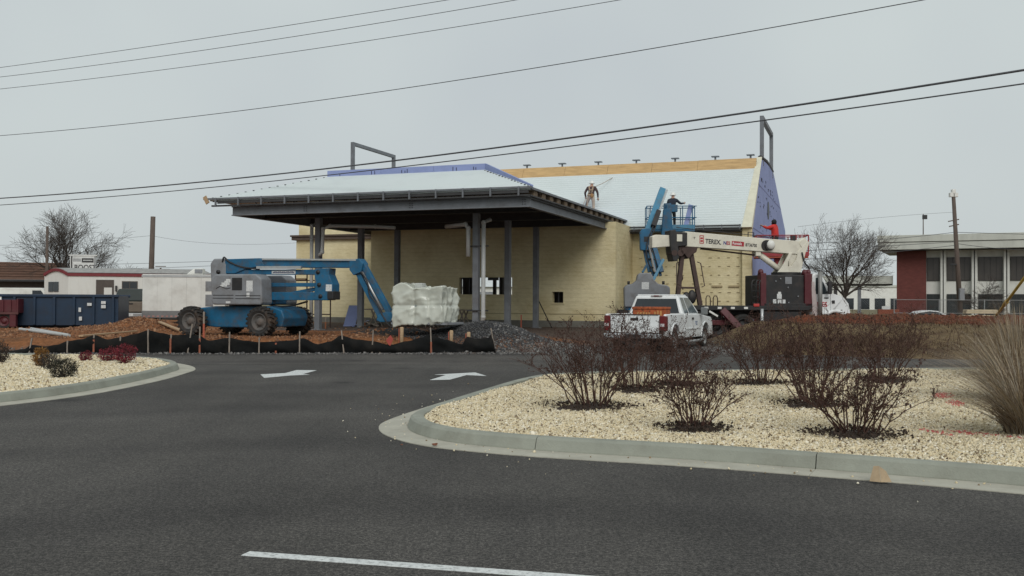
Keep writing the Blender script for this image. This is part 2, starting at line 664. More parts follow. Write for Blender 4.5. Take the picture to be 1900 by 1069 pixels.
def paint(name, poly, label):
    m = MB()
    z0 = 0.0012
    n = len(poly)
    m.add([(x, y, 0.004) for x, y in poly] + [(x, y, z0) for x, y in poly],
          [tuple(range(n))] + [(i, (i + 1) % n, (i + 1) % n + n, i + n) for i in range(n)])
    return tag(m.build(name, road_white), label, 'road marking')


paint('lane_arrow', [(-5.43, 21.0), (-5.11, 20.07), (-4.73, 20.74), (-4.37, 21.01), (-4.55, 21.12), (-4.48, 22.32), (-4.95, 22.36), (-4.99, 21.41)],
      'white painted lane arrow pointing left, beside the left planting island')
paint('lane_arrow', [(-1.66, 19.73), (-1.26, 19.86), (-0.98, 21.11), (-0.54, 20.89), (-0.82, 21.89), (-1.68, 21.19), (-1.42, 21.08)],
      'white painted lane arrow pointing right, beside the right planting island')
paint('painted_line', [(-1.69, 6.10), (-1.66, 6.20), (1.2, 5.51), (1.19, 5.41)], 'white painted stripe on the asphalt at the bottom edge of the picture')

# ---------------------------------------------------------------- planting islands
concrete = mat('kerb_concrete', (0.27, 0.28, 0.235), 0.85, 0, 0.14, 2.2, bump=0.3, bscale=60, dirt=(0.18, 0.175, 0.14), dirt_amt=0.6, dscale=1.7)
concrete_lt = mat('gutter_concrete', (0.40, 0.385, 0.32), 0.85, 0, 0.12, 2.5, bump=0.3, bscale=60, dirt=(0.25, 0.23, 0.19), dirt_amt=0.6, dscale=2.3)
bedm = mat('crushed_stone_bed', (0.27, 0.21, 0.125), 0.95, 0, 0.5, 30, bump=0.8, bscale=45)
stone_mats = [mat('pale_chip', (0.70, 0.61, 0.43), 0.9, 0, 0.1, 3), mat('yellow_chip', (0.63, 0.53, 0.34), 0.9, 0, 0.12, 3),
              mat('white_chip', (0.80, 0.74, 0.60), 0.9, 0, 0.08, 3), mat('brown_chip', (0.24, 0.18, 0.11), 0.95, 0, 0.2, 3),
              mat('red_sprayed_chip', (0.58, 0.15, 0.13), 0.85, 0, 0.2, 3)]


def point_in(poly, x, y):
    """vectorised even-odd test"""
    inside = np.zeros(len(x), bool)
    n = len(poly)
    for i in range(n):
        x1, y1 = poly[i]
        x2, y2 = poly[(i + 1) % n]
        if y1 == y2: continue
        c = ((y1 > y) != (y2 > y)) & (x < (x2 - x1) * (y - y1) / (y2 - y1) + x1)
        inside ^= c
    return inside


SPRAY = []


def bed_z(x, y):
    return 0.115 + 0.05 * noise.noise(Vector((x * 0.35, y * 0.35, 2)))


def island(name, pts, close, dens_fn, size, seglen, seed, limit):
    """pts: open outline of the gutter's outer edge, island on its left"""
    root = bpy.data.objects.new(name, None)
    C.objects.link(root)
    tag(root, kind='structure')
    line = smooth_closed(pts, 8)
    # equalise
    dist = [0]
    for i in range(1, len(line)): dist.append(dist[-1] + (line[i] - line[i - 1]).length)
    N = int(dist[-1] / 0.22)
    L = []
    for k in range(N + 1):
        d = dist[-1] * k / N
        i = max(1, next(q for q in range(len(dist)) if dist[q] >= d - 1e-9))
        t = (d - dist[i - 1]) / max(1e-9, dist[i] - dist[i - 1])
        L.append(line[i - 1].lerp(line[i], t))
    g1 = offset_line(L, 0.36)
    k1 = offset_line(L, 0.40)
    k2 = offset_line(L, 0.54)
    k3 = offset_line(L, 0.57)
    step = max(2, int(seglen / (dist[-1] / N)))
    for s0 in range(0, N, step):
        s1 = min(N, s0 + step)
        idx = list(range(s0, s1 + 1))

        def strip(rows, gap):
            m = MB()
            vs = []
            for i in idx:
                for (l, z) in rows:
                    p = l[i]
                    q = p
                    if i == s0: q = p.lerp(l[i + 1], gap / 0.22)
                    if i == s1: q = p.lerp(l[i - 1], gap / 0.22)
                    vs.append((q.x, q.y, z))
            k = len(rows)
            fs = []
            for a in range(len(idx) - 1):
                for r_ in range(k):
                    fs.append((a * k + r_, (a + 1) * k + r_, (a + 1) * k + (r_ + 1) % k, a * k + (r_ + 1) % k))
            fs += [tuple(range(k)), tuple(len(vs) - k + q for q in reversed(range(k)))]
            return m.add(vs, fs)

        strip([(L, -0.05), (L, 0.008), (g1, 0.012), (g1, -0.05)], 0.002).build('gutter_slab', concrete_lt, root)
        strip([(g1, -0.04), (g1, 0.02), (k1, 0.125), (offset_line(L, 0.43), 0.148), (k2, 0.15), (k3, 0.14), (k3, -0.04)], 0.005).build('kerb_segment', concrete, root)
    poly = [tuple(p) for p in offset_line(L, 0.56)] + close
    xs_, ys_ = [p[0] for p in poly], [p[1] for p in poly]
    # bed surface
    gx = np.arange(min(xs_), max(xs_), 0.3)
    gy = np.arange(min(ys_), max(ys_), 0.3)
    m = MB()
    m.add([(x, y, 0.10) for x, y in poly], [tuple(range(len(poly)))])
    m.build('bed_base', bedm, root)
    # loose stones
    rg = np.random.default_rng(seed)
    area = (max(xs_) - min(xs_)) * (max(ys_) - min(ys_))
    n = int(area * dens_fn(0, 0, True))
    x = rg.uniform(min(xs_), max(xs_), n)
    y = rg.uniform(min(ys_), max(ys_), n)
    keep = point_in(poly, x, y) & (np.abs(x) < limit * y + 0.6)
    keep &= rg.uniform(0, 1, n) < dens_fn(x, y, False)
    x, y = x[keep], y[keep]
    n = len(x)
    z = 0.115 + 0.03 * np.sin(x * 1.9 + 1) * np.cos(y * 1.6) + rg.uniform(-0.012, 0.016, n)
    s = size * rg.lognormal(0, 0.28, n)
    base = np.array([(1, 0, 0), (-1, 0, 0), (0, 1, 0), (0, -1, 0), (0, 0, 1), (0, 0, -1)], float)
    sc = np.stack([s * rg.uniform(0.8, 1.25, n), s * rg.uniform(0.5, 0.85, n), s * rg.uniform(0.35, 0.7, n)], 1)
    P = base[None] * sc[:, None, :] * rg.uniform(0.8, 1.2, (n, 6, 1)) + rg.normal(0, 0.12, (n, 6, 3)) * s[:, None, None]
    q = rg.normal(0, 1, (n, 4)) * np.array([1, 0.35, 0.35, 1])
    q /= np.linalg.norm(q, axis=1, keepdims=True)
    w_, a_, b_, c_ = q.T
    M3 = np.stack([np.stack([1 - 2 * (b_ * b_ + c_ * c_), 2 * (a_ * b_ - c_ * w_), 2 * (a_ * c_ + b_ * w_)], 1),
                   np.stack([2 * (a_ * b_ + c_ * w_), 1 - 2 * (a_ * a_ + c_ * c_), 2 * (b_ * c_ - a_ * w_)], 1),
                   np.stack([2 * (a_ * c_ - b_ * w_), 2 * (b_ * c_ + a_ * w_), 1 - 2 * (a_ * a_ + b_ * b_)], 1)], 1)
    P = np.einsum('nij,nkj->nki', M3, P) + np.stack([x, y, z], 1)[:, None, :]
    tri = np.array([(0, 2, 4), (2, 1, 4), (1, 3, 4), (3, 0, 4), (2, 0, 5), (1, 2, 5), (3, 1, 5), (0, 3, 5)])
    Fc = (np.arange(n)[:, None, None] * 6 + tri[None]).reshape(-1, 3)
    kind = rg.choice(4, n, p=[0.44, 0.32, 0.14, 0.10])
    for sx, sy, rx, ry, an in SPRAY:
        dx, dy = x - sx, y - sy
        ca_, sa_ = math.cos(an), math.sin(an)
        d = ((dx * ca_ + dy * sa_) / rx) ** 2 + ((-dx * sa_ + dy * ca_) / ry) ** 2
        kind[(d < 1) & (rg.uniform(0, 1, n) < 0.75 * (1 - 0.5 * d))] = 4
    st = np_mesh('landscape_stones', P.reshape(-1, 3), Fc, stone_mats, np.repeat(kind, 8), root)
    tag(st, kind='stuff')
    return root, L


RI = [(10.2, 4.7), (7.4, 6.35), (4.9, 7.8), (4.31, 8.18), (3.81, 8.47), (3.24, 8.76), (1.84, 9.43), (0.28, 10.0), (-0.45, 10.37), (-0.88, 10.66), (-1.22, 11.06), (-1.5, 11.58), (-1.66, 12.17),
      (-1.68, 12.81), (-1.46, 13.94), (-0.89, 16.16), (-0.2, 18.6), (0.5, 20.0), (1.9, 20.9), (5.43, 21.72), (10.09, 22.6), (14.5, 23.4), (17.5, 23.9)]
RI.reverse()
for px, py, rx, ry, an in ((1750, 736, 0.16, 0.48, -0.45), (1772, 747, 0.13, 0.42, -0.4), (1736, 800, 0.08, 0.42, 0.05), (1790, 801, 0.08, 0.36, 0.1), (1843, 806, 0.08, 0.48, 0.3)):
    p = gp(px, py, 0.13)
    SPRAY.append((p.x, p.y, rx, ry, an))


def dens_r(x, y, top):
    if top: return 4200.0
    return np.clip((11.5 / np.maximum(y, 8)) ** 1.6, 0.18, 1.0)


def dens_l(x, y, top):
    if top: return 1300.0
    return np.ones_like(x)


isl_r, RLINE = island('planting_island', RI, [(10.6, 5.3), (17, 8), (17, 23)], dens_r, 0.0185, 3.0, 5, 0.70)
LI = [(-14.1, 26.76), (-11.63, 26.21), (-9.95, 25.63), (-8.74, 24.82), (-7.83, 23.64), (-7.28, 22.36), (-7.11, 21.2), (-6.96, 19.32), (-7.02, 16.89), (-7.29, 15.49), (-7.64, 14.52), (-8.6, 11.8)]
LI.insert(0, (-18, 27.2))
LI.reverse()
isl_l, LLINE = island('planting_island', LI, [(-18, 26.6), (-18, 12), (-9.2, 11.9)], dens_l, 0.028, 3.0, 6, 0.58)

# ---------------------------------------------------------------- the building under construction
BO = Vector((-8.02, 40.17, 0.40))
BR = R(-20)
bld = thing('unfinished_building', 'tan unfinished building with drive-through canopy, metal roof deck and lavender gable end', 'building', BO, BR)


def foam_mat():
    m = bpy.data.materials.new('tan_spray_foam')
    m.use_nodes = True
    nt = m.node_tree
    b = nt.nodes['Principled BSDF']
    b.inputs['Roughness'].default_value = 0.9
    b.inputs['Specular IOR Level'].default_value = 0.2
    tc = nt.nodes.new('ShaderNodeTexCoord')
    mp = nt.nodes.new('ShaderNodeMapping')
    mp.inputs['Scale'].default_value = (1.0, 1.0, 1.9)
    nt.links.new(tc.outputs['Object'], mp.inputs['Vector'])
    n1 = nt.nodes.new('ShaderNodeTexNoise')
    n1.inputs['Scale'].default_value = 3.0
    n1.inputs['Detail'].default_value = 8
    n1.inputs['Roughness'].default_value = 0.7
    nt.links.new(mp.outputs[0], n1.inputs['Vector'])
    r = nt.nodes.new('ShaderNodeValToRGB')
    r.color_ramp.elements[0].position = 0.30
    r.color_ramp.elements[0].color = (0.64, 0.56, 0.345, 1)
    r.color_ramp.elements[1].position = 0.66
    r.color_ramp.elements[1].color = (0.76, 0.68, 0.45, 1)
    nt.links.new(n1.outputs['Fac'], r.inputs[0])
    n2 = nt.nodes.new('ShaderNodeTexNoise')
    n2.inputs['Scale'].default_value = 0.6
    n2.inputs['Detail'].default_value = 5
    nt.links.new(tc.outputs['Object'], n2.inputs['Vector'])
    r2 = nt.nodes.new('ShaderNodeValToRGB')
    r2.color_ramp.elements[0].position = 0.4
    r2.color_ramp.elements[0].color = (1, 1, 1, 1)
    r2.color_ramp.elements[1].position = 0.7
    r2.color_ramp.elements[1].color = (0.80, 0.76, 0.68, 1)
    nt.links.new(n2.outputs['Fac'], r2.inputs[0])
    mx = nt.nodes.new('ShaderNodeMix')
    mx.data_type = 'RGBA'
    mx.blend_type = 'MULTIPLY'
    mx.inputs[0].default_value = 1
    nt.links.new(r.outputs[0], mx.inputs[6])
    nt.links.new(r2.outputs[0], mx.inputs[7])
    wv = nt.nodes.new('ShaderNodeTexWave')
    wv.bands_direction = 'Z'
    wv.inputs['Scale'].default_value = 1.55
    wv.inputs['Distortion'].default_value = 1.2
    wv.inputs['Detail'].default_value = 3
    wv.inputs['Detail Scale'].default_value = 1.5
    nt.links.new(tc.outputs['Object'], wv.inputs['Vector'])
    rw = nt.nodes.new('ShaderNodeValToRGB')
    rw.color_ramp.elements[0].position = 0.0
    rw.color_ramp.elements[0].color = (0.84, 0.83, 0.80, 1)
    rw.color_ramp.elements[1].position = 0.22
    rw.color_ramp.elements[1].color = (1, 1, 1, 1)
    nt.links.new(wv.outputs['Fac'], rw.inputs[0])
    m2 = nt.nodes.new('ShaderNodeMix')
    m2.data_type = 'RGBA'
    m2.blend_type = 'MULTIPLY'
    m2.inputs[0].default_value = 0.4
    nt.links.new(mx.outputs[2], m2.inputs[6])
    nt.links.new(rw.outputs[0], m2.inputs[7])
    nt.links.new(m2.outputs[2], b.inputs['Base Color'])
    bp = nt.nodes.new('ShaderNodeBump')
    bp.inputs['Strength'].default_value = 0.6
    bp.inputs['Distance'].default_value = 0.05
    nt.links.new(n1.outputs['Fac'], bp.inputs['Height'])
    nt.links.new(bp.outputs[0], b.inputs['Normal'])
    return m


foam = foam_mat()
lavender = mat('lavender_sheathing', (0.25, 0.30, 0.52), 0.75, 0, 0.10, 1.2, dirt=(0.205, 0.245, 0.44), dirt_amt=0.6, dscale=0.8)
ink = mat('ink_marks', (0.02, 0.022, 0.05), 0.8)
deckm = mat('galvanised_deck', (0.62, 0.672, 0.672), 0.45, 0.1, 0.06, 0.7, dirt=(0.50, 0.56, 0.56), dirt_amt=0.35, dscale=0.7)
foundation = mat('foundation_concrete', (0.15, 0.145, 0.125), 0.9, 0, 0.2, 2)
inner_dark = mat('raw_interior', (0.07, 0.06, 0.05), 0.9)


def ply_mat():
    m = mat('plywood_sheet', (0.50, 0.33, 0.15), 0.7, 0, 0.22, 3.0, stretch=(0.5, 1, 6), dirt=(0.34, 0.20, 0.085), dirt_amt=0.7, dscale=2.6)
    return m


ply = ply_mat()


def wall_y(name, x0, x1, z0, z1, y0, y1, holes, m):
    """wall along x with rectangular openings, cut into cells"""
    mb = MB()
    X = sorted({x0, x1, *[h[0] for h in holes], *[h[1] for h in holes]})
    Z = sorted({z0, z1, *[h[2] for h in holes], *[h[3] for h in holes]})
    for i in range(len(X) - 1):
        for j in range(len(Z) - 1):
            cx, cz = (X[i] + X[i + 1]) / 2, (Z[j] + Z[j + 1]) / 2
            if any(h[0] < cx < h[1] and h[2] < cz < h[3] for h in holes): continue
            mb.box(X[i], X[i + 1], y0, y1, Z[j], Z[j + 1])
    return mb.build(name, m, bld)


# front room wall behind the canopy columns
W_A, W_B = (2.49, 5.26, 1.55, 2.38), (7.31, 7.84, 1.16, 1.68)
wall_y('front_wall', -2.4, 10.38, 0.32, 4.95, 9.0, 9.3, [W_A, W_B], foam)
m = MB(); m.box(10.08, 10.38, 9.3, 12.5, 0.32, 4.95); m.build('return_wall', foam, bld)
m = MB(); m.box(-2.40, -2.1, 9.3, 12.5, 0.32, 4.95); m.build('return_wall', foam, bld)
m = MB(); m.box(-2.45, 10.43, 8.93, 9.3, -0.3, 0.32); m.build('foundation', foundation, bld, bevel=0.02)
m = MB(); m.box(-9.1, -2.4, 12.43, 12.8, -0.3, 0.30); m.build('foundation', foundation, bld, bevel=0.02)
m = MB(); m.box(10.38, 16.1, 12.43, 12.8, -0.3, 0.30); m.build('foundation', foundation, bld, bevel=0.02)
# main wall left and right of it
wall_y('main_wall', -9.05, -2.4, 0.30, 4.78, 12.5, 12.8, [], foam)
wall_y('main_wall', 10.38, 16.02, 0.30, 4.80, 12.5, 12.8, [], foam)
# rear wall with the openings seen through the front window
RH = [(-8.3, -7.75, 0.4, 2.9), (-7.5, -7.25, 0.4, 2.9), (-6.3, -4.9, 0.4, 3.1), (-4.7, -4.3, 0.4, 3.1), (-4.1, -3.0, 0.4, 3.1)]
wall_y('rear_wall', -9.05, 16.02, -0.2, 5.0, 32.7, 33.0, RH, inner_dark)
m = MB(); m.box(-9.05, -8.75, 12.8, 32.7, -0.2, 4.8); m.build('side_wall', foam, bld)
m = MB(); m.box(-9, 16.1, 12.9, 32.6, -0.25, -0.02); m.build('floor_slab', foundation, bld)
# studs standing in the window opening and the small opening
for x in (2.62, 2.95, 3.12, 3.45, 4.55, 4.78, 4.92):
    m = MB(); m.box(x, x + 0.06, 9.12, 9.22, W_A[2], W_A[3]); m.build('window_stud', dark_steel, bld)
m = MB(); m.box(3.95, 4.5, 9.14, 9.2, 2.24, 2.38); m.build('window_header', dark_steel, bld)
m = MB(); m.box(7.55, 7.60, 9.12, 9.2, W_B[2], W_B[3]); m.build('window_stud', dark_steel, bld)
for (a, b2, c, d) in (W_A, W_B):
    m = MB(); m.box(a - 0.05, b2 + 0.05, 8.96, 9.0, d, d + 0.05); m.build('window_trim', foam, bld)
    m = MB(); m.box(a - 0.05, b2 + 0.05, 8.96, 9.0, c - 0.05, c); m.build('window_trim', foam, bld)
# expansion lines and shelf angles on the shaded wall
m = MB(); m.box(-2.4, 10.38, 8.985, 9.0, 0.62, 0.645); m.build('base_flashing', mat('flashing', (0.30, 0.25, 0.15), 0.8), bld)

# dark coping on the left wall end
m = MB(); m.box(-9.25, -2.4, 12.3, 12.9, 4.62, 4.86); m.box(-9.3, -2.4, 12.22, 12.3, 4.80, 4.90)
m.build('coping_beam', mat('brown_coping', (0.085, 0.06, 0.045), 0.7), bld, bevel=0.01)
m = MB(); m.box(-9.05, -4.0, 12.75, 13.1, 4.86, 5.68); m.build('upper_wall', foam, bld)

# brick ties and scars in rows on the right wall: small, many
m = MB()
random.seed(3)
for row in range(9):
    z = 0.85 + row * 0.42
    for k in range(13):
        x = 10.75 + k * 0.43 + random.uniform(-0.05, 0.05)
        if random.random() < 0.2: continue
        m.box(x, x + random.uniform(0.08, 0.16), 12.47, 12.5, z, z + 0.03)
for (x, z) in ((14.3, 1.95), (15.1, 1.95)):
    m.box(x, x + 0.5, 12.44, 12.5, z, z + 0.09)
tag(m.build('brick_tie_rows', mat('tie_metal', (0.36, 0.29, 0.17), 0.7, 0.2), bld), kind='stuff')

# ---- main roof
ROOF = lambda y: 4.85 + (y - 12.0) * 0.7875


def deck(name, quad_fn, x0, x1, s0, s1, rib, hgt, m):
    """ribbed sheet: ribs run along x; quad_fn(s) -> (y, z); x limits may be functions of s"""
    mb = MB()
    n = int((s1 - s0) / rib)
    rows = []
    for i in range(n):
        for f, h in ((0.0, 0), (0.45, 0), (0.55, hgt), (0.9, hgt)):
            rows.append((s0 + (i + f) * (s1 - s0) / n, h))
    rows.append((s1, 0))
    vs = []
    for s, h in rows:
        y, z = quad_fn(s)
        xa = x0(s) if callable(x0) else x0
        xb = x1(s) if callable(x1) else x1
        for x in (xa, xb):
            vs.append((x, y, z + h))
    k = len(rows)
    for s, h in rows:
        y, z = quad_fn(s)
        xa = x0(s) if callable(x0) else x0
        xb = x1(s) if callable(x1) else x1
        for x in (xa, xb):
            vs.append((x, y + 0.02, z - 0.06))
    fs = [(2 * i, 2 * i + 1, 2 * i + 3, 2 * i + 2) for i in range(k - 1)] + [(2 * k + 2 * i, 2 * k + 2 * i + 2, 2 * k + 2 * i + 3, 2 * k + 2 * i + 1) for i in range(k - 1)]
    fs += [(2 * i, 2 * i + 2, 2 * k + 2 * i + 2, 2 * k + 2 * i) for i in range(k - 1)] + [(2 * i + 1, 2 * k + 2 * i + 1, 2 * k + 2 * i + 3, 2 * i + 3) for i in range(k - 1)]
    fs += [(0, 2 * k, 2 * k + 1, 1), (2 * k - 2, 2 * k - 1, 4 * k - 1, 4 * k - 2)]
    mb.add(vs, fs)
    return mb.build(name, m, bld, fix=False)


deck('roof_deck', lambda s: (s, ROOF(s)), -8.9, -4.0, 13.15, 16.08, 0.165, 0.075, deckm)
deck('roof_deck', lambda s: (s, ROOF(s)), -4.0, lambda s: 15.76 + (s - 12.0) * 0.045, 12.0, 16.08, 0.165, 0.075, deckm)
# plywood kick-up at the ridge, sheet by sheet
xs_p = [-9.0, -6.55, -4.1, -1.66, 0.78, 3.22, 5.66, 8.1, 10.54, 12.98, 16.0]
for i in range(len(xs_p) - 1):
    m = MB()
    dz = random.uniform(-0.012, 0.012)
    m.hexa([(xs_p[i] + 0.006, 16.02, 7.93 + dz), (xs_p[i + 1] - 0.006, 16.02, 7.93 + dz), (xs_p[i + 1] - 0.006, 16.05, 7.93 + dz), (xs_p[i] + 0.006, 16.05, 7.93 + dz)],
           [(xs_p[i] + 0.006, 16.5, 8.72 + dz), (xs_p[i + 1] - 0.006, 16.5, 8.72 + dz), (xs_p[i + 1] - 0.006, 16.53, 8.72 + dz), (xs_p[i] + 0.006, 16.53, 8.72 + dz)])
    m.build('plywood_sheet', ply, bld)
# flat top and far slope
m = MB()
m.hexa([(-8.9, 16.54, 8.55), (16.0, 16.54, 8.55), (16.0, 24.0, 8.75), (-8.9, 24.0, 8.75)], [(-8.9, 16.54, 8.68), (16.0, 16.54, 8.68), (16.0, 24.0, 8.88), (-8.9, 24.0, 8.88)])
m.hexa([(-8.9, 24.02, 8.74), (16.0, 24.02, 8.74), (16.0, 33.3, 5.05), (-8.9, 33.3, 5.05)], [(-8.9, 24.02, 8.86), (16.0, 24.02, 8.86), (16.0, 33.3, 5.17), (-8.9, 33.3, 5.17)])
m.build('rear_roof', deckm, bld)
# tee posts along the ridge
for x in (3.12, 5.22, 7.32, 9.47, 11.61, 13.76, 15.6):
    m = MB()
    m.tube([(x, 17.3, 8.6), (x, 17.3, 8.98)], 0.055, 6)
    m.box(x - 0.20, x + 0.20, 17.15, 17.45, 8.98, 9.03)
    m.build('ridge_tee_post', steel_grey, bld)

# gable end: lavender board face, cream foam rake, round window slot
GAB = [(12.45, 0.25), (12.45, 4.95), (16.85, 8.68), (17.2, 8.80), (23.6, 8.95), (24.4, 8.75), (33.0, 6.05), (33.4, 0.0)]
m = MB(); m.prism(GAB, 'x', 16.03, 16.20); m.build('gable_sheathing', lavender, bld)
# sheet joints in the gable: slim proud battens of tape
for z in (2.4, 4.8, 7.2):
    ya = 12.5 if z < 4.9 else 12.5 + (z - 4.95) / 3.73 * 4.4
    yb = 33.2 if z < 6 else 24.4 + (8.75 - z) / 2.7 * 8.6
    m = MB(); m.box(16.201, 16.206, ya + 0.1, yb - 0.1, z, z + 0.05); m.build('sheathing_tape', mat('tape', (0.11, 0.12, 0.28), 0.6), bld)
m = MB()
m.hexa([(15.74, 12.0, 4.80), (16.23, 12.0, 4.80), (16.23, 12.44, 4.72), (15.74, 12.44, 4.72)], [(15.95, 16.55, 8.52), (16.23, 16.55, 8.52), (16.23, 16.9, 8.82), (15.95, 16.9, 8.82)])
m.build('rake_board', mat('cream_foam', (0.62, 0.60, 0.48), 0.9, 0, 0.1, 3), bld)
m = MB(); m.box(15.75, 16.215, 12.2, 12.5, 0.30, 4.78); m.build('corner_foam', foam, bld, bevel=0.04)
m = MB(); m.tube([(16.12, 17.0, 8.80), (16.12, 20.3, 9.02), (16.12, 23.7, 8.93)], 0.13, 8); m.build('ridge_cap', dark_steel, bld, smooth=True)
# slot window
m = MB()
sl = [(20.6 + 0.55 * math.cos(t), 6.35 + 0.5 * math.sin(t)) for t in np.linspace(0, 2 * math.pi, 20, endpoint=False)]
m.prism(sl, 'x', 16.202, 16.22); m.build('slot_window', mat('slot_glass', (0.02, 0.025, 0.04), 0.5), bld)
# ink marks and fastener smudges on the sheathing
m = MB()
random.seed(9)
for (zc, n) in ((7.55, 22), (6.9, 10), (6.2, 18), (5.0, 10)):
    for k in range(n):
        y = random.uniform(14.8 if zc < 7 else 16.5, 29 if zc < 6.5 else 26)
        z = zc + random.uniform(-0.18, 0.18) - (y - 20) * 0.03
        if abs(y - 20.6) < 0.7 and abs(z - 6.35) < 0.75: continue
        w = random.uniform(0.12, 0.34)
        m.box(16.202, 16.208, y, y + w, z, z + random.uniform(0.05, 0.12))
tag(m.build('fastener_marks', ink, bld), kind='stuff')

# steel frames standing on both ends of the ridge
for x, (ya, yb, zt) in ((16.12, (17.9, 23.4, 10.95)), (-8.9, (18.6, 24.2, 10.95))):
    m = MB(); m.bar((x, ya, 8.5), (x, ya, zt), 0.2, 0.2, (1, 0, 0)); m.build('frame_post', steel_grey, bld)
    m = MB(); m.bar((x, yb, 8.5), (x, yb, zt), 0.2, 0.2, (1, 0, 0)); m.build('frame_post', steel_grey, bld)
    m = MB(); m.bar((x, ya - 0.1, zt + 0.1), (x, yb + 0.1, zt + 0.1), 0.2, 0.2); m.build('frame_beam', steel_grey, bld)

# main eave: gutter rails with brackets
for z, y, w in ((4.88, 11.82, 0.07), (4.70, 11.78, 0.06)):
    m = MB(); m.bar((10.2, y, z), (15.75, y, z), 0.06, w); m.build('eave_rail', dark_steel, bld)
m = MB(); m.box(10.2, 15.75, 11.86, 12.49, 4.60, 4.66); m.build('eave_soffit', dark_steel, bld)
for x in np.arange(10.6, 15.8, 0.85):
    m = MB(); m.bar((x, 11.80, 4.67), (x, 11.82, 4.93), 0.05, 0.05, (0, 1, 0)); m.build('eave_bracket', steel_grey, bld)

# ---- canopy
EX0, EX1, EY0, EY1, EZ = -3.72, 10.07, -2.25, 14.4, 5.28
RX0, RX1, RY0, RZ = -0.15, 7.0, 1.0, 6.42
slope = lambda s: (s, EZ + (s - EY0) * (RZ - EZ) / (RY0 - EY0))
fx0 = lambda s: lerp(EX0, RX0, (s - EY0) / (RY0 - EY0))
fx1 = lambda s: lerp(EX1, RX1, (s - EY0) / (RY0 - EY0))
deck('canopy_deck', slope, fx0, fx1, EY0, RY0, 0.165, 0.06, deckm)
m = MB()
m.hexa([(EX1, EY0, EZ - 0.06), (EX1, EY1, EZ - 0.06), (RX1, EY1, RZ - 0.06), (RX1, RY0, RZ - 0.06)], [(EX1, EY0, EZ), (EX1, EY1, EZ), (RX1, EY1, RZ), (RX1, RY0, RZ)])
m.build('canopy_side_slope', lavender, bld)
m = MB()
m.hexa([(EX0, EY0, EZ - 0.06), (EX0, EY1, EZ - 0.06), (RX0, EY1, RZ - 0.06), (RX0, RY0, RZ - 0.06)], [(EX0, EY0, EZ), (EX0, EY1, EZ), (RX0, EY1, RZ), (RX0, RY0, RZ)])
m.build('canopy_side_slope', deckm, bld)
m = MB(); m.box(RX0, RX1, RY0, EY1, RZ - 0.08, RZ - 0.01); m.build('canopy_flat_top', deckm, bld)
# lavender upstand along the top, in boards, and the tapering hip board
ub = [RX0 - 0.05, 2.35, 4.75, RX1 + 0.02]
for i in range(3):
    m = MB(); m.box(ub[i] + 0.005, ub[i + 1] - 0.005, RY0 - 0.03, RY0 + 0.04, RZ + 0.0, RZ + 0.30); m.build('upstand_board', lavender, bld)
m = MB()
m.hexa([(RX1 + 0.02, RY0 - 0.02, RZ), (EX1, EY0, EZ + 0.02), (EX1 + 0.06, EY0 + 0.04, EZ + 0.02), (RX1 + 0.06, RY0 + 0.06, RZ)],
       [(RX1 + 0.02, RY0 - 0.02, RZ + 0.30), (EX1, EY0, EZ + 0.10), (EX1 + 0.06, EY0 + 0.04, EZ + 0.10), (RX1 + 0.06, RY0 + 0.06, RZ + 0.30)])
m.build('hip_board', lavender, bld)
m = MB()
random.seed(21)
for x in (0.4, 1.9, 2.05, 3.3, 3.45, 3.55, 5.6, 5.75, 6.5, 6.6):
    m.box(x, x + 0.03, RY0 - 0.035, RY0 - 0.03, RZ + 0.06, RZ + random.uniform(0.14, 0.24))
tag(m.build('board_marks', ink, bld), kind='stuff')
# screw heads along the hips
m = MB()
for k in range(15):
    t = k / 15
    for a, b2 in ((EX1, RX1), (EX0, RX0)):
        x, y = lerp(a, b2, t), lerp(EY0, RY0, t)
        z = lerp(EZ, RZ, t) + 0.05
        dx = -0.16 if a > 0 else 0.10
        m.box(x + dx, x + dx + 0.06, y, y + 0.06, z, z + 0.035)
tag(m.build('deck_fasteners', dark_steel, bld), kind='stuff')

# double eave rail with brackets along the front
m = MB(); m.bar((EX0 - 0.25, EY0 - 0.06, EZ + 0.02), (EX1 + 0.05, EY0 - 0.06, EZ + 0.02), 0.07, 0.07); m.build('eave_rail', steel_grey, bld)
m = MB(); m.bar((EX0 + 0.4, EY0 - 0.02, EZ - 0.13), (EX1 - 0.1, EY0 - 0.02, EZ - 0.13), 0.06, 0.10); m.build('eave_rail', dark_steel, bld)
m = MB(); m.bar((EX0 + 0.1, EY0 + 0.02, EZ - 0.26), (EX1 - 0.05, EY0 + 0.02, EZ - 0.26), 0.10, 0.06); m.build('eave_rail', dark_steel, bld)
for x in np.linspace(EX0 + 0.35, EX1 - 0.45, 13):
    m = MB(); m.bar((x, EY0 - 0.09, EZ - 0.28), (x, EY0 - 0.09, EZ + 0.06), 0.06, 0.06, (0, 1, 0)); m.build('eave_bracket', steel_grey, bld)
m = MB(); m.bar((EX0 - 0.02, EY0 - 0.1, EZ - 0.16), (EX0 - 0.18, EY0 - 0.1, EZ + 0.12), 0.05, 0.16, (1, 0, 0)); m.build('wood_blocking', wood, bld)


# perimeter beams (I sections)
def ibeam(p, q, h, w, name='beam', m_=steel_grey):
    p, q = Vector(p), Vector(q)
    mb = MB()
    up = Vector((0, 0, 1))
    mb.bar(p + up * (h - 0.02), q + up * (h - 0.02), w, 0.04)
    mb.bar(p + up * 0.02, q + up * 0.02, w, 0.04)
    mb.bar(p + up * h / 2, q + up * h / 2, 0.03, h - 0.08)
    return mb.build(name, m_, bld)


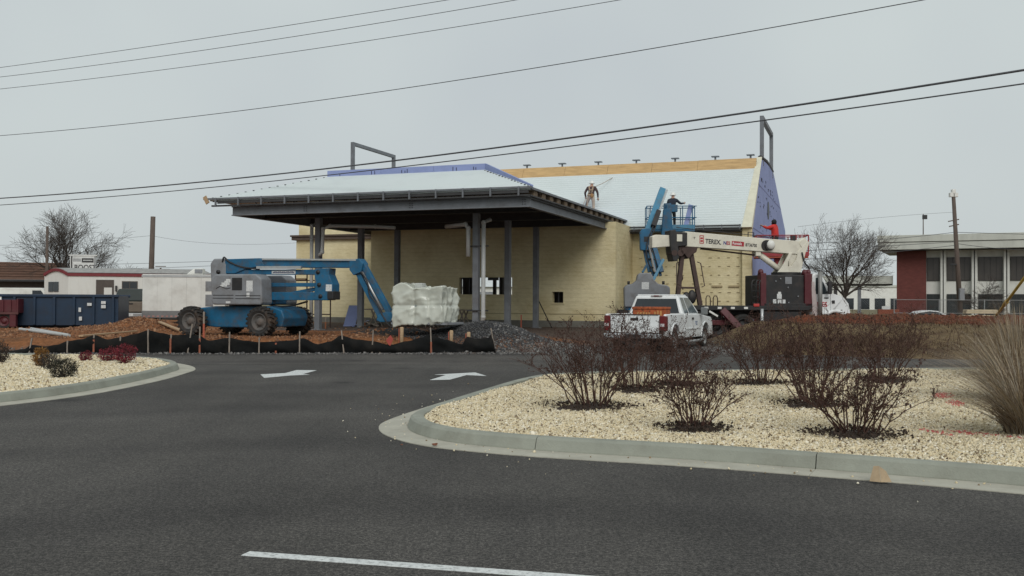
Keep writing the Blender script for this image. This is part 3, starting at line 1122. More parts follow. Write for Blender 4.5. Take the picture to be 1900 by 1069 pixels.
BX0, BX1, BY0, BZ = -2.8, 9.95, -1.98, 4.62
ibeam((BX0, BY0, BZ), (BX1, BY0, BZ), 0.38, 0.18)
ibeam((BX1 - 0.09, BY0 + 0.1, BZ), (BX1 - 0.09, 12.4, BZ), 0.38, 0.18)
ibeam((BX0 + 0.09, BY0 + 0.1, BZ), (BX0 + 0.09, 12.4, BZ), 0.38, 0.18)
for yy in (0, 3.6, 7.2):
    ibeam((BX0 + 0.2, yy, BZ + 0.02), (BX1 - 0.2, yy, BZ + 0.02), 0.34, 0.16, 'cross_beam', dark_steel)
for x in (0.6, 5.2, 9.7):
    m = MB()
    for dx in (-0.05, 0.05):
        for dz in (0.11, 0.19, 0.27):
            m.tube([(x + dx, BY0 - 0.015, BZ + dz), (x + dx, BY0 - 0.04, BZ + dz)], 0.02, 6)
    tag(m.build('bolt_group', dark_steel, bld), kind='stuff')
# side eave: rafters poking out beyond the side beam, plus thin fascia
m = MB(); m.bar((EX1 + 0.02, EY0 - 0.05, EZ - 0.02), (EX1 + 0.02, EY1, EZ - 0.02), 0.06, 0.08); m.build('eave_rail', steel_grey, bld)
m = MB(); m.bar((EX1 - 0.04, EY0, EZ - 0.27), (EX1 - 0.04, EY1, EZ - 0.27), 0.06, 0.05); m.build('eave_rail', dark_steel, bld)
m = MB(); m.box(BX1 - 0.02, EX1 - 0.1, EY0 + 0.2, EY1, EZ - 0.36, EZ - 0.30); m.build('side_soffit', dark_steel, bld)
tailm = mat('rafter_tail_wood', (0.16, 0.115, 0.075), 0.8, 0, 0.3, 5)
for y in np.arange(EY0 + 0.35, EY1, 0.95):
    m = MB(); m.box(BX1 - 0.3, EX1 - 0.02, y, y + 0.42, EZ - 0.24, EZ - 0.07); m.build('rafter_tail', tailm, bld)
# bar joists under the deck
for y in np.arange(-1.4, 12.2, 1.5):
    m = MB()
    z1 = 5.38
    z0 = z1 - 0.40
    xa, xb = BX0 + 0.4, BX1 - 0.4
    m.bar((xa, y, z1), (xb, y, z1), 0.08, 0.05)
    m.bar((xa, y, z0), (xb, y, z0), 0.08, 0.05)
    xsj = np.arange(xa, xb, 0.6)
    for i, x in enumerate(xsj[:-1]):
        m.tube([(x, y, z0 if i % 2 else z1), (xsj[i + 1], y, z1 if i % 2 else z0)], 0.015, 4, cap=False)
    m.build('bar_joist', dark_steel, bld)
# the same deck seen from below closes the eaves
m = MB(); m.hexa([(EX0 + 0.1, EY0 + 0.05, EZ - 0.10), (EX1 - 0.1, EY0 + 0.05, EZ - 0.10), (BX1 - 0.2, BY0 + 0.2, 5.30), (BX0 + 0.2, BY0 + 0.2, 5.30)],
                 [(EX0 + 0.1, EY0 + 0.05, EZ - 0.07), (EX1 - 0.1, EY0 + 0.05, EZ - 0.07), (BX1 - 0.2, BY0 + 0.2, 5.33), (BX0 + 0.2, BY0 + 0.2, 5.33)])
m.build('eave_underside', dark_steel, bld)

# columns with base plates
for cx, rows in ((0.0, (0, 3.6, 7.2)), (7.05, (0, 3.55, 7.3))):
    for cy in rows:
        m = MB()
        m.box(cx - 0.12, cx + 0.12, cy - 0.12, cy + 0.12, -0.05, 4.64)
        m.box(cx - 0.22, cx + 0.22, cy - 0.22, cy + 0.22, -0.06, 0.03)
        m.build('column', steel_grey, bld, bevel=0.015)
pvc = mat('pale_pvc_pipe', (0.42, 0.43, 0.42), 0.5, 0, 0.08, 3, dirt=(0.25, 0.24, 0.22), dirt_amt=0.5)


def pipe(pts, r_, name='drain_pipe', m_=pvc):
    mb = MB()
    mb.tube(pts, r_, 10)
    for p in pts[1:-1]: mb.ell(p, (r_ * 1.25,) * 3, 8, 6)
    return mb.build(name, m_, bld, smooth=True)


pipe([(-0.27, -0.1, 0.1), (-0.27, -0.1, 4.30), (-0.15, 0.2, 4.45)], 0.075)
pipe([(0.17, -0.25, 3.05), (0.32, -0.25, 3.2), (0.36, -0.25, 4.15), (0.6, -0.1, 4.28), (2.2, 0.8, 4.28), (3.2, 0.6, 4.2)], 0.075)
pipe([(7.38, -0.18, 0.42), (7.42, -0.18, 0.6), (7.42, -0.18, 4.25), (7.5, 0.3, 4.4)], 0.085)
pipe([(6.78, -0.18, 2.95), (6.78, -0.18, 4.05), (6.65, -0.15, 4.2), (5.5, 0.6, 4.2)], 0.085)
for z in (0.85, 3.35):
    m = MB(); m.bar((6.75, -0.16, z), (7.62, -0.16, z), 0.05, 0.05); m.build('pipe_clamp', dark_steel, bld)

# ---------------------------------------------------------------- wheels
def wheel(parent, loc, r_, w, side, rim_m=None, lug=False, n=24):
    """tyre with a rim as sub-part; axle along local y, side=-1 shows outward to -y"""
    m = MB()
    ri = r_ * (0.60 if lug else 0.62)
    h = w / 2
    m.lathe([(ri, -h * 0.75), (r_ * 0.82, -h), (r_ * 0.95, -h * 0.9), (r_, -h * 0.55), (r_, h * 0.55), (r_ * 0.95, h * 0.9), (r_ * 0.82, h), (ri, h * 0.75), (ri, -h * 0.75)], 'y', n)
    if lug:
        for k in range(20):
            a = 2 * math.pi * k / 20
            for sgn in (-1, 1):
                a2 = a + (math.pi / 20 if sgn > 0 else 0)
                c, s = math.cos(a2), math.sin(a2)
                c3, s3 = math.cos(a2 + 0.13), math.sin(a2 + 0.13)
                m.bar((r_ * 1.005 * c, sgn * h * 0.02, r_ * 1.005 * s), (r_ * 0.97 * c3, sgn * h * 0.97, r_ * 0.97 * s3), 0.075 * r_ / 0.47, 0.085 * r_ / 0.47, (c, 0, s))
    t = m.build('wheel', rubber, parent, loc, smooth=not lug)
    if lug:
        t.data.polygons.foreach_set('use_smooth', [False] * len(t.data.polygons))
    m = MB()
    y = side * h
    m.lathe([(ri * 1.02, side * h * 0.85), (ri * 0.95, side * h * 0.9), (ri * 0.86, side * h * 0.45), (ri * 0.5, side * h * 0.35), (ri * 0.42, side * h * 0.75), (ri * 0.2, side * h * 0.85), (0.0, side * h * 0.85)], 'y', n)
    for k in range(6):
        a = 2 * math.pi * k / 6
        m.tube([(ri * 0.66 * math.cos(a), side * h * 0.36, ri * 0.66 * math.sin(a)), (ri * 0.66 * math.cos(a), side * h * 0.5, ri * 0.66 * math.sin(a))], ri * 0.07, 6)
    m.build('rim', rim_m or lift_grey, t, smooth=True)
    return t


def poly_box(name, poly, axis, a, b, m_, parent, bevel=0.02, seg=2):
    m = MB()
    m.prism(poly, axis, a, b)
    return m.build(name, m_, parent, bevel=bevel, seg=seg)


def bars(name, segs, m_, parent, bevel=0.0):
    m = MB()
    for p, q, w, h in segs: m.bar(p, q, w, h)
    return m.build(name, m_, parent, bevel=bevel)


def hose(name, pts, r_, parent, m_=None):
    m = MB()
    P = [Vector(p) for p in pts]
    out = []
    for i in range(len(P) - 1):
        for k in range(6):
            t = k / 6
            p0, p1, p2, p3 = P[max(0, i - 1)], P[i], P[i + 1], P[min(len(P) - 1, i + 2)]
            out.append(0.5 * ((2 * p1) + (p2 - p0) * t + (2 * p0 - 5 * p1 + 4 * p2 - p3) * t * t + (3 * p1 - p0 - 3 * p2 + p3) * t ** 3))
    out.append(P[-1])
    m.tube(out, r_, 6)
    return m.build(name, m_ or black_metal, parent, smooth=True)


decal = mat('white_decal', (0.62, 0.63, 0.62), 0.5, 0, 0.1, 20, dirt=(0.25, 0.27, 0.3), dirt_amt=0.7, dscale=18)

# ---------------------------------------------------------------- blue boom lift in front of the canopy, stowed
LX, LY = -9.25, 33.7
lift = thing('boom_lift', 'blue articulated boom lift with grey engine cover, folded, platform wrapped in white plastic', 'boom lift', (LX, LY, 0.42), R(-20))
for x in (-1.37, 1.42):
    for y in (-1.1, 1.1):
        wheel(lift, (x, y, 0.47), 0.47, 0.40, -1 if y < 0 else 1, mat('muddy_rim', (0.10, 0.095, 0.09), 0.7, 0, 0.2, 4, dirt=(0.12, 0.07, 0.04), dirt_amt=0.7), True)
poly_box('chassis', [(-1.75, 0.35), (-1.75, 0.78), (-1.55, 0.90), (-0.7, 0.98), (1.55, 0.98), (1.95, 0.86), (2.05, 0.6), (1.95, 0.30), (0.7, 0.26), (-0.7, 0.26)], 'y', -0.74, 0.74, lift_blue, lift, 0.04)
bars('axle', [((-1.37, -0.95, 0.47), (-1.37, 0.95, 0.47), 0.22, 0.22)], black_metal, lift)
bars('axle', [((1.42, -0.95, 0.47), (1.42, 0.95, 0.47), 0.22, 0.22)], black_metal, lift)
m = MB(); m.lathe([(0, 0.95), (0.55, 0.95), (0.55, 1.1), (0, 1.1)], 'z', 20); m.build('turntable_ring', black_metal, lift)
m = MB(); m.box(-0.85, 1.35, -0.62, 0.62, 1.06, 1.3); m.build('turntable', lift_blue, lift, bevel=0.03)
for s_ in (-1, 1):
    y0, y1 = (-1.08, -0.45) if s_ < 0 else (0.45, 1.08)
    cov = poly_box('engine_cover', [(-0.55, 1.03), (-0.62, 1.15), (-0.62, 1.92), (-0.48, 2.06), (1.15, 2.06), (1.36, 1.90), (1.40, 1.12), (1.36, 1.03)], 'y', y0, y1, lift_grey, lift, 0.05, 3)
    yy = y0 if s_ < 0 else y1
    d = 0.004 * s_
    if s_ < 0:
        m = MB(); m.box(0.22, 0.62, y0 - 0.012, y0 + 0.02, 1.52, 1.94); m.build('control_recess', black_metal, cov, bevel=0.01)
        m = MB(); m.box(0.79, 1.04, y0 - 0.006, y0 + 0.01, 1.48, 1.84); m.build('notice_plate', decal, cov)
        m = MB(); m.box(0.80, 0.92, y0 - 0.006, y0 + 0.01, 1.30, 1.44); m.build('notice_plate', decal, cov)
        for zz in (1.24, 1.34):
            m = MB(); m.box(-0.55, 0.28, y0 - 0.006, y0 + 0.01, zz, zz + 0.022); m.build('cover_groove', black_metal, cov)
            m = MB(); m.box(0.36, 1.34, y0 - 0.006, y0 + 0.01, zz - 0.01, zz + 0.012); m.build('cover_groove', black_metal, cov)
        # logo: stepped pale blocks above a swoosh
        m = MB()
        m.box(-0.20, 0.12, y0 - 0.006, y0 + 0.01, 1.70, 1.78); m.box(-0.08, 0.16, y0 - 0.006, y0 + 0.01, 1.78, 1.84); m.box(-0.02, 0.16, y0 - 0.006, y0 + 0.01, 1.84, 1.90); m.box(-0.26, 0.02, y0 - 0.006, y0 + 0.01, 1.64, 1.70)
        m.build('logo', decal, cov)
        m = MB()
        m.tube([(-0.42, y0 - 0.004, 1.58), (-0.25, y0 - 0.004, 1.66), (-0.02, y0 - 0.004, 1.57), (0.16, y0 - 0.004, 1.60)], 0.012, 5)
        m.build('logo_swoosh', black_metal, cov)
        m = MB(); m.box(-0.02, 0.16, y0 - 0.006, y0 + 0.01, 1.08, 1.15); m.build('notice_plate', decal, cov)
poly_box('counterweight', [(-1.05, 1.1), (-1.12, 2.45), (-0.98, 2.62), (-0.55, 2.62), (-0.45, 2.4), (-0.45, 1.1)], 'y', -0.5, 0.5, lift_grey, lift, 0.05, 3)
yb = -0.3
bars('riser_arm', [((0.2, yb, 1.33), (3.45, yb, 1.33), 0.30, 0.27)], lift_blue, lift, 0.015)
bars('riser_arm', [((-0.85, yb, 2.16), (3.30, yb, 2.13), 0.28, 0.17)], lift_blue, lift, 0.015)
bars('tension_link', [((0.5, yb, 1.72), (3.3, yb, 1.71), 0.14, 0.13)], lift_blue, lift, 0.01)
bars('tension_link', [((2.0, yb + 0.1, 1.42), (3.2, yb + 0.1, 1.62), 0.1, 0.12)], lift_blue, lift, 0.01)
poly_box('knuckle', [(3.05, 1.20), (3.05, 1.45), (3.12, 1.8), (3.05, 2.05), (3.12, 2.25), (3.62, 2.26), (3.60, 2.05), (3.76, 1.72), (3.76, 1.30), (3.60, 1.20)], 'y', yb - 0.22, yb + 0.22, lift_blue, lift, 0.02)
m = MB(); m.box(3.50, 3.72, yb - 0.235, yb - 0.2, 1.50, 1.72); m.build('notice_plate', decal, lift)
m = MB(); m.box(3.55, 3.78, yb - 0.24, yb + 0.24, 1.22, 1.5); m.build('bumper_pad', black_metal, lift, bevel=0.03)
for (x, z) in ((3.3, 1.33), (3.2, 2.13), (3.25, 1.71), (-0.75, 2.16)):
    m = MB(); m.tube([(x, yb - 0.26, z), (x, yb + 0.26, z)], 0.07, 10); m.build('pivot_pin', black_metal, lift, smooth=True)
bars('main_boom', [((-0.48, yb, 2.45), (4.55, yb, 2.40), 0.28, 0.27)], lift_blue, lift, 0.015)
poly_box('boom_root', [(-0.62, 2.1), (-0.5, 2.6), (0.9, 2.62), (1.1, 2.35), (0.4, 2.28), (-0.1, 2.1)], 'y', yb - 0.19, yb + 0.19, lift_blue, lift, 0.02)
bars('slide_tube', [((1.0, yb - 0.17, 2.58), (4.6, yb - 0.17, 2.52), 0.08, 0.055)], silver, lift)
bars('boom_cylinder', [((0.8, yb - 0.2, 2.30), (2.55, yb - 0.2, 2.29), 0.09, 0.09)], silver, lift)
m = MB(); m.box(1.35, 2.28, yb - 0.146, yb - 0.14, 2.085, 2.185); m.build('lettered_strip', decal, lift)
m = MB()
for k in range(16): m.box(1.40 + k * 0.053, 1.44 + k * 0.053, yb - 0.150, yb - 0.146, 2.11, 2.11 + (0.05 if k % 3 else 0.035))
tag(m.build('strip_lettering', mat('dark_blue_letters', (0.02, 0.03, 0.10), 0.5), lift), kind='stuff')
# boom elbow and jib pair down to the platform
poly_box('jib_elbow', [(4.35, 2.20), (4.35, 2.54), (4.72, 2.56), (4.85, 2.40), (4.78, 2.12), (4.5, 2.02)], 'y', yb - 0.2, yb + 0.2, lift_blue, lift, 0.02)
bars('jib_arm', [((4.45, yb, 2.35), (5.42, yb, 0.68), 0.20, 0.16)], lift_blue, lift, 0.012)
bars('jib_arm', [((4.72, yb, 2.45), (5.78, yb, 0.75), 0.20, 0.17)], lift_blue, lift, 0.012)
m = MB(); m.tube([(4.72, yb - 0.05, 2.2), (5.1, yb - 0.05, 1.55), (5.5, yb - 0.05, 0.9)], 0.05, 8); m.build('jib_cylinder', silver, lift, smooth=True)
poly_box('platform_mount', [(5.35, 0.56), (5.42, 0.72), (5.62, 0.82), (6.12, 0.82), (6.12, 0.52), (5.5, 0.5)], 'y', yb - 0.2, yb + 0.2, lift_blue, lift, 0.02)
hose('hose', [(4.6, yb - 0.16, 2.3), (5.0, yb - 0.2, 1.85), (5.1, yb - 0.18, 1.4), (5.4, yb - 0.2, 1.05), (5.6, yb - 0.2, 0.7), (5.9, yb - 0.2, 0.35), (6.3, yb, 0.4)], 0.025, lift)
hose('hose', [(-0.6, yb - 0.2, 2.5), (-0.5, yb - 0.25, 2.66), (-0.3, yb - 0.22, 2.5), (0.2, yb - 0.2, 2.32), (0.9, yb - 0.2, 2.25)], 0.03, lift)
for k in range(3):
    hose('hose', [(0.9, yb - 0.1 + 0.1 * k, 1.5), (1.2, yb - 0.1 + 0.1 * k, 1.05), (1.9, yb + 0.08 * k, 1.0), (2.6, yb + 0.06 * k, 1.15)], 0.022, lift)
# the wrapped platform: crumpled plastic over a box frame
plastic = mat('milky_plastic_sheet', (0.64, 0.66, 0.58), 0.22, 0, 0.09, 2.5, bump=0.25, bscale=6, dirt=(0.45, 0.44, 0.36), dirt_amt=0.5, dscale=2)

plastic.node_tree.nodes['Principled BSDF'].inputs['Alpha'].default_value = 0.80
plastic.node_tree.nodes['Principled BSDF'].inputs['Coat Weight'].default_value = 0.4


def plastic_wrap(x0, x1, y0, y1, z0, z1):
    m = bmesh.new()
    bmesh.ops.create_cube(m, size=1.0)
    bmesh.ops.subdivide_edges(m, edges=m.edges, cuts=27, use_grid_fill=True)
    for v in m.verts:
        p = Vector((lerp(x0, x1, v.co.x + 0.5), lerp(y0, y1, v.co.y + 0.5), lerp(z0, z1, v.co.z + 0.5)))
        c = Vector(((x0 + x1) / 2, (y0 + y1) / 2, (z0 + z1) / 2))
        k = 1 - 0.5 * (abs(v.co.x * 2) ** 8 * abs(v.co.z * 2) ** 8)
        d = (p - c).normalized()
        rg1 = 1 - abs(noise.noise(Vector((p.x * 2.2 + 0.6 * p.z, p.y * 2.2, p.z * 0.9)))) * 2
        rg2 = 1 - abs(noise.noise(Vector((p.x * 4.1 - 1.9 * p.z, p.y * 3.3, p.z * 2.4 + 5)))) * 2
        fold = 0.07 * max(0, rg1) ** 2 + 0.05 * max(0, rg2) ** 3 + noise.noise(p * 1.6) * 0.10
        strap = 0.10 * math.exp(-((p.x - 6.82) / 0.06) ** 2) + 0.10 * math.exp(-((p.x - 7.4) / 0.05) ** 2) + 0.05 * math.exp(-((p.z - 1.05) / 0.04) ** 2)
        p = p + d * (fold - 0.08 - strap)
        if v.co.z > 0.45:
            p.z += 0.16 * math.exp(-((p.x - 6.45) / 0.22) ** 2) - 0.05 * math.exp(-((p.x - 6.95) / 0.2) ** 2)
        if v.co.z < -0.45: p.z += 0.10 * noise.noise(Vector((p.x * 2.5, 0, 0))) + 0.06 * (p.x - 6.9)
        v.co = p
    me = bpy.data.meshes.new('platform_wrap')
    m.to_mesh(me)
    m.free()
    me.materials.append(plastic)
    return obj('platform_wrap', me, lift, smooth=True)


wrap = plastic_wrap(6.10, 7.84, -0.86, 0.50, 0.42, 1.64)
m = MB(); m.box(6.72, 6.98, -0.5, -0.2, 1.58, 1.76); m.build('control_box', mat('clear_box', (0.40, 0.41, 0.39), 0.4), wrap, bevel=0.02)
for y_ in (-0.68, 0.34):
    for z_ in (0.62, 1.02, 1.46):
        m = MB(); m.tube([(6.22, y_, z_), (7.72, y_, z_)], 0.028, 6); m.build('rail', lift_blue, lift)
    for x_ in (6.22, 6.72, 7.22, 7.72):
        m = MB(); m.tube([(x_, y_, 0.52), (x_, y_, 1.46)], 0.028, 6); m.build('rail_post', lift_blue, lift)
m = MB(); m.box(6.35, 7.0, -0.5, 0.2, 0.53, 1.25); m.build('packed_load', mat('pale_board_stack', (0.55, 0.52, 0.40), 0.8, 0, 0.1, 3), lift, bevel=0.03)
m = MB(); m.box(7.05, 7.6, -0.45, 0.2, 0.53, 1.05); m.build('packed_load', mat('pale_board_stack', (0.55, 0.52, 0.40), 0.8), lift, bevel=0.03)
bars('platform_floor', [((6.05, -0.15, 0.48), (8.0, -0.15, 0.48), 1.3, 0.07)], lift_grey, lift)

# ---------------------------------------------------------------- second boom lift, raised beside the wall
l2 = thing('boom_lift', 'raised blue boom lift with grey counterweight, seen from behind the white pickup truck', 'boom lift', (6.05, 43.6, 0.28), R(-4))
P2 = 43.6 / 1800.0


def q2(px, py, dy=0.0):
    """pixel to a local point dy metres beyond the lift's rear plane"""
    w = at(px, py, 43.6 + dy)
    return Matrix.Rotation(R(4), 3, 'Z') @ (w - Vector((6.05, 43.6, 0.28)))


def poly2(pts, y0, y1, name, m_, bevel=0.03, seg=3):
    a = [q2(*p) for p in pts]
    return poly_box(name, [(p.x, p.z) for p in a], 'y', y0, y1, m_, l2, bevel, seg)


cw = poly2([(1158, 570), (1157, 534), (1162, 529), (1172, 527), (1180, 521), (1182, 511), (1186, 507), (1206, 507), (1209, 512), (1212, 520), (1220, 527), (1236, 530), (1241, 534), (1242, 570)], -0.5, 0.35, 'counterweight', lift_grey, 0.05)
a = q2(1196, 531); m = MB(); m.box(a.x - 0.16, a.x + 0.16, -0.512, -0.49, a.z - 0.15, a.z + 0.17); m.build('notice_plate', decal, cw)
for px in (1166, 1230):
    a = q2(px, 526); m = MB(); m.tube([(a.x, -0.2, a.z - 0.05), (a.x, -0.2, a.z + 0.1)], 0.06, 8); m.build('lamp', black_metal, cw, smooth=True)
poly_box('turntable', [(-0.95, 0.95), (-0.95, 1.25), (0.95, 1.25), (0.95, 0.95)], 'y', -0.4, 1.6, lift_blue, l2)
poly_box('chassis', [(-0.85, 0.32), (-0.9, 0.9), (0.9, 0.9), (0.85, 0.32)], 'y', -1.2, 2.2, lift_blue, l2, 0.04)
for y in (-0.9, 1.9):
    for x in (-1.05, 1.05):
        w = wheel(l2, (x, y, 0.47), 0.47, 0.4, 1 if x > 0 else -1, lift_grey, True)
        w.rotation_euler = (0, 0, R(-90) if True else 0)
dk = lift_blue


def seg2(name, pa, pb, dya, dyb, w, h, m_, bevel=0.012):
    m = MB()
    m.bar(q2(*pa, dya), q2(*pb, dyb), w, h, (0, 1, 0))
    return m.build(name, m_, l2, bevel=bevel)


for k_, (o_, m_) in enumerate(((-7, lift_blue), (0, lift_blue_light), (7, lift_blue))):
    seg2('riser_arm', (1219 + o_, 512), (1203 + o_ * 0.8, 448), 0.3, 0.6, 0.11, 0.22, m_)
for t_ in (0.25, 0.5, 0.75):
    seg2('riser_crossplate', (lerp(1211, 1196, t_), lerp(512, 448, t_)), (lerp(1228, 1210, t_), lerp(512, 448, t_) + 3), 0.28, 0.5, 0.06, 0.16, dark_steel)
for o_ in (-2, 3):
    hose('hose', [q2(1218 + o_, 510, 0.1), q2(1206 + o_ * 3, 480, 0.1), q2(1203 + o_, 450, 0.25), q2(1212 + o_, 425, 0.3), q2(1222 + o_, 395, 0.9)], 0.025, l2)
seg2('riser_arm', (1206, 505), (1193, 446), 0.5, 0.7, 0.2, 0.2, lift_blue)
seg2('riser_arm', (1228, 505), (1212, 450), 0.1, 0.5, 0.2, 0.16, lift_blue)
seg2('tension_link', (1212, 520), (1231, 481), -0.05, 0.15, 0.13, 0.1, lift_blue_light)
seg2('tension_link', (1192, 506), (1203, 486), 0.4, 0.5, 0.1, 0.1, lift_blue)
seg2('riser_cylinder', (1216, 505), (1204, 455), 0.0, 0.3, 0.08, 0.08, lift_grey)
poly2([(1189, 463), (1188, 430), (1192, 424), (1206, 422), (1211, 428), (1211, 458), (1206, 465)], 0.35, 0.85, 'knuckle', lift_blue, 0.03)
a = q2(1199, 444, 0.35); m = MB(); m.box(a.x - 0.1, a.x + 0.1, 0.34, 0.36, a.z - 0.12, a.z + 0.12); m.build('knuckle_opening', black_metal, l2)
seg2('main_boom', (1201, 430), (1229, 352), 0.6, 2.3, 0.29, 0.30, lift_blue_light, 0.02)
seg2('boom_underside', (1212, 424), (1237, 354), 0.55, 2.2, 0.08, 0.2, silver)
seg2('boom_cylinder', (1212, 420), (1222, 392), 0.4, 1.0, 0.22, 0.2, black_metal)
seg2('jib', (1238, 378), (1240, 425), 2.3, 2.2, 0.34, 0.3, lift_blue)
poly2([(1238, 380), (1254, 379), (1256, 430), (1244, 436), (1234, 430)], 2.0, 2.4, 'platform_mast', lift_blue, 0.03)
# the platform: floor, toe board, posts and rails
fa, fb = q2(1200, 426, 2.4), q2(1288, 424, 2.4)
m = MB(); m.box(fa.x, fb.x, 2.3, 3.3, fa.z - 0.10, fa.z + 0.02); m.build('platform_floor', lift_blue, l2, bevel=0.01)
m = MB(); m.box(fa.x, fb.x, 2.28, 2.32, fa.z + 0.02, fa.z + 0.22); m.build('toe_board', lift_blue_light, l2)
for yy in (2.3, 3.3):
    for zz in (0.56, 1.1):
        m = MB(); m.tube([(fa.x - 0.02, yy, fa.z + zz), (fb.x + 0.08, yy, fa.z + zz)], 0.022, 6); m.build('rail', lift_blue, l2)
for xx in (fa.x, fb.x):
    for zz in (0.56, 1.1):
        m = MB(); m.tube([(xx, 2.3, fa.z + zz), (xx, 3.3, fa.z + zz)], 0.022, 6); m.build('rail', lift_blue, l2)
for px in (1200, 1207, 1266, 1284, 1288):
    p = q2(px, 424, 2.3)
    for yy in (2.3, 3.3):
        m = MB(); m.tube([(p.x, yy, fa.z), (p.x, yy, fa.z + 1.1)], 0.022, 6); m.build('rail_post', lift_blue, l2)
m = MB(); a, b2 = q2(1272, 422, 2.28), q2(1282, 380, 2.28); m.bar(a, b2, 0.22, 0.05, (0, 1, 0)); m.build('swing_gate', lavender, l2)
m = MB(); a = q2(1246, 386, 2.2); m.box(a.x - 0.27, a.x + 0.27, 2.1, 2.3, a.z - 0.2, a.z + 0.14); m.build('control_console', lift_blue, l2, bevel=0.02)
PLAT2 = l2.matrix_basis @ Vector((q2(1246, 400, 2.9).x, 2.85, fa.z + 0.02))

# ---------------------------------------------------------------- white pickup truck
pk = thing('pickup_truck', 'white extended-cab pickup truck parked with its tailgate towards the shrubs', 'pickup truck', (5.06, 32.65, 0.02), R(64))
ch = mat('grey_plastic_bumper', (0.06, 0.06, 0.06), 0.6)
tail_red = mat('tail_lamp_red', (0.13, 0.006, 0.008), 0.3, 0, 0.1, 4)
ARCH = lambda cx, r_, n=10: [(cx + r_ * math.cos(t), 0.40 + r_ * math.sin(t)) for t in np.linspace(math.pi * 1.02, -math.pi * 0.02, n)]
WR, WF = -1.80, 1.84
arm = [(x, max(z, 0.42)) for x, z in ARCH(WR, 0.50)]
for s_ in (-1, 1):
    y0, y1 = (-0.99, -0.90) if s_ < 0 else (0.90, 0.99)
    bed = poly_box('bed_side', [(-2.78, 0.55), (-2.82, 1.16), (-2.78, 1.22), (-0.80, 1.22), (-0.80, 0.50)] + list(reversed([(x, z) for x, z in arm])), 'y', y0, y1, white_paint, pk, 0.03, 3)
    # wheel arch lip
    m = MB()
    m.tube([(WR + 0.52 * math.cos(t), y0 if s_ < 0 else y1, 0.40 + 0.52 * math.sin(t)) for t in np.linspace(0.05, math.pi - 0.05, 12)], 0.03, 6)
    m.build('arch_lip', white_paint, bed, smooth=True)
m = MB(); m.box(-2.75, -0.85, -0.9, 0.9, 0.62, 0.70); m.build('bed_floor', ch, pk)
m = MB(); m.box(-0.88, -0.82, -0.9, 0.9, 0.7, 1.22); m.build('bed_front', white_paint, pk)
tg = MB(); tg.box(-2.88, -2.78, -0.79, 0.79, 0.64, 1.19)
tg = tg.build('tailgate', white_paint, pk, bevel=0.025, seg=3)
m = MB(); m.box(-2.90, -2.78, -0.78, 0.78, 1.185, 1.215); m.build('gate_cap', black_metal, tg, bevel=0.01)
m = MB(); m.box(-2.895, -2.87, -0.13, 0.13, 1.02, 1.10); m.build('handle', black_metal, tg, bevel=0.01)
m = MB(); m.box(-2.886, -2.87, -0.72, 0.72, 0.74, 0.90); m.build('gate_panel', white_paint, tg, bevel=0.006)
for s_ in (-1, 1):
    m = MB(); m.box(-2.90, -2.62, min(s_ * 0.80, s_ * 1.0), max(s_ * 0.80, s_ * 1.0), 0.70, 1.17); lt = m.build('tail_light', tail_red, pk, bevel=0.03)
    m = MB(); m.box(-2.908, -2.88, min(s_ * 0.83, s_ * 0.97), max(s_ * 0.83, s_ * 0.97), 0.84, 0.93); m.build('reverse_lens', mat('clear_lens', (0.55, 0.5, 0.5), 0.2), lt)
bp_ = MB(); bp_.box(-3.05, -2.80, -0.97, 0.97, 0.46, 0.62)
bp_ = bp_.build('rear_bumper', mat('chrome_bumper', (0.55, 0.56, 0.57), 0.25, 0.8, 0.1, 3), pk, bevel=0.04, seg=3)
m = MB(); m.box(-3.06, -2.98, -0.26, 0.26, 0.48, 0.60); m.build('plate_recess', black_metal, bp_)
m = MB(); m.box(-2.95, -2.7, -0.45, 0.45, 0.30, 0.46); m.build('hitch', black_metal, pk)
# cab lower body and front clip
arf = [(x, max(z, 0.42)) for x, z in ARCH(WF, 0.50)]
side = [(-0.79, 0.42), (-0.79, 1.16), (-0.74, 1.22), (1.32, 1.20), (1.5, 1.17), (2.62, 1.08), (2.80, 0.98), (2.86, 0.70), (2.86, 0.45), (WF + 0.5, 0.42)] + list(reversed(arf))[1:-1] + [(WF - 0.5, 0.42)]
poly_box('cab_body', side, 'y', -0.985, 0.985, white_paint, pk, 0.05, 3)
# greenhouse
gb = [(-0.78, -0.93, 1.20), (1.30, -0.93, 1.20), (1.30, 0.93, 1.20), (-0.78, 0.93, 1.20)]
gt = [(-0.62, -0.72, 1.80), (0.52, -0.72, 1.80), (0.52, 0.72, 1.80), (-0.62, 0.72, 1.80)]
m = MB(); m.hexa(gb, gt); gh = m.build('cab_top', white_paint, pk, bevel=0.05, seg=3)
m = MB(); m.box(-0.60, 0.48, -0.68, 0.68, 1.78, 1.845); m.build('roof', white_paint, gh, bevel=0.05, seg=4)


def face_panel(name, quad, ua, ub, va, vb, m_, parent, off=0.006):
    """panel on a bilinear quad (a,b bottom; c,d top), proud by off"""
    A, B, Cc, D = [Vector(p) for p in quad]

    def P(u, v): return (A.lerp(B, u)).lerp(D.lerp(Cc, u), v)
    nrm = (B - A).cross(D - A).normalized()
    pts = [P(ua[0], va), P(ub[0], va), P(ub[1], vb), P(ua[1], vb)]
    m = MB()
    m.hexa([p - nrm * 0.01 for p in pts], [p + nrm * off for p in pts])
    return m.build(name, m_, parent)


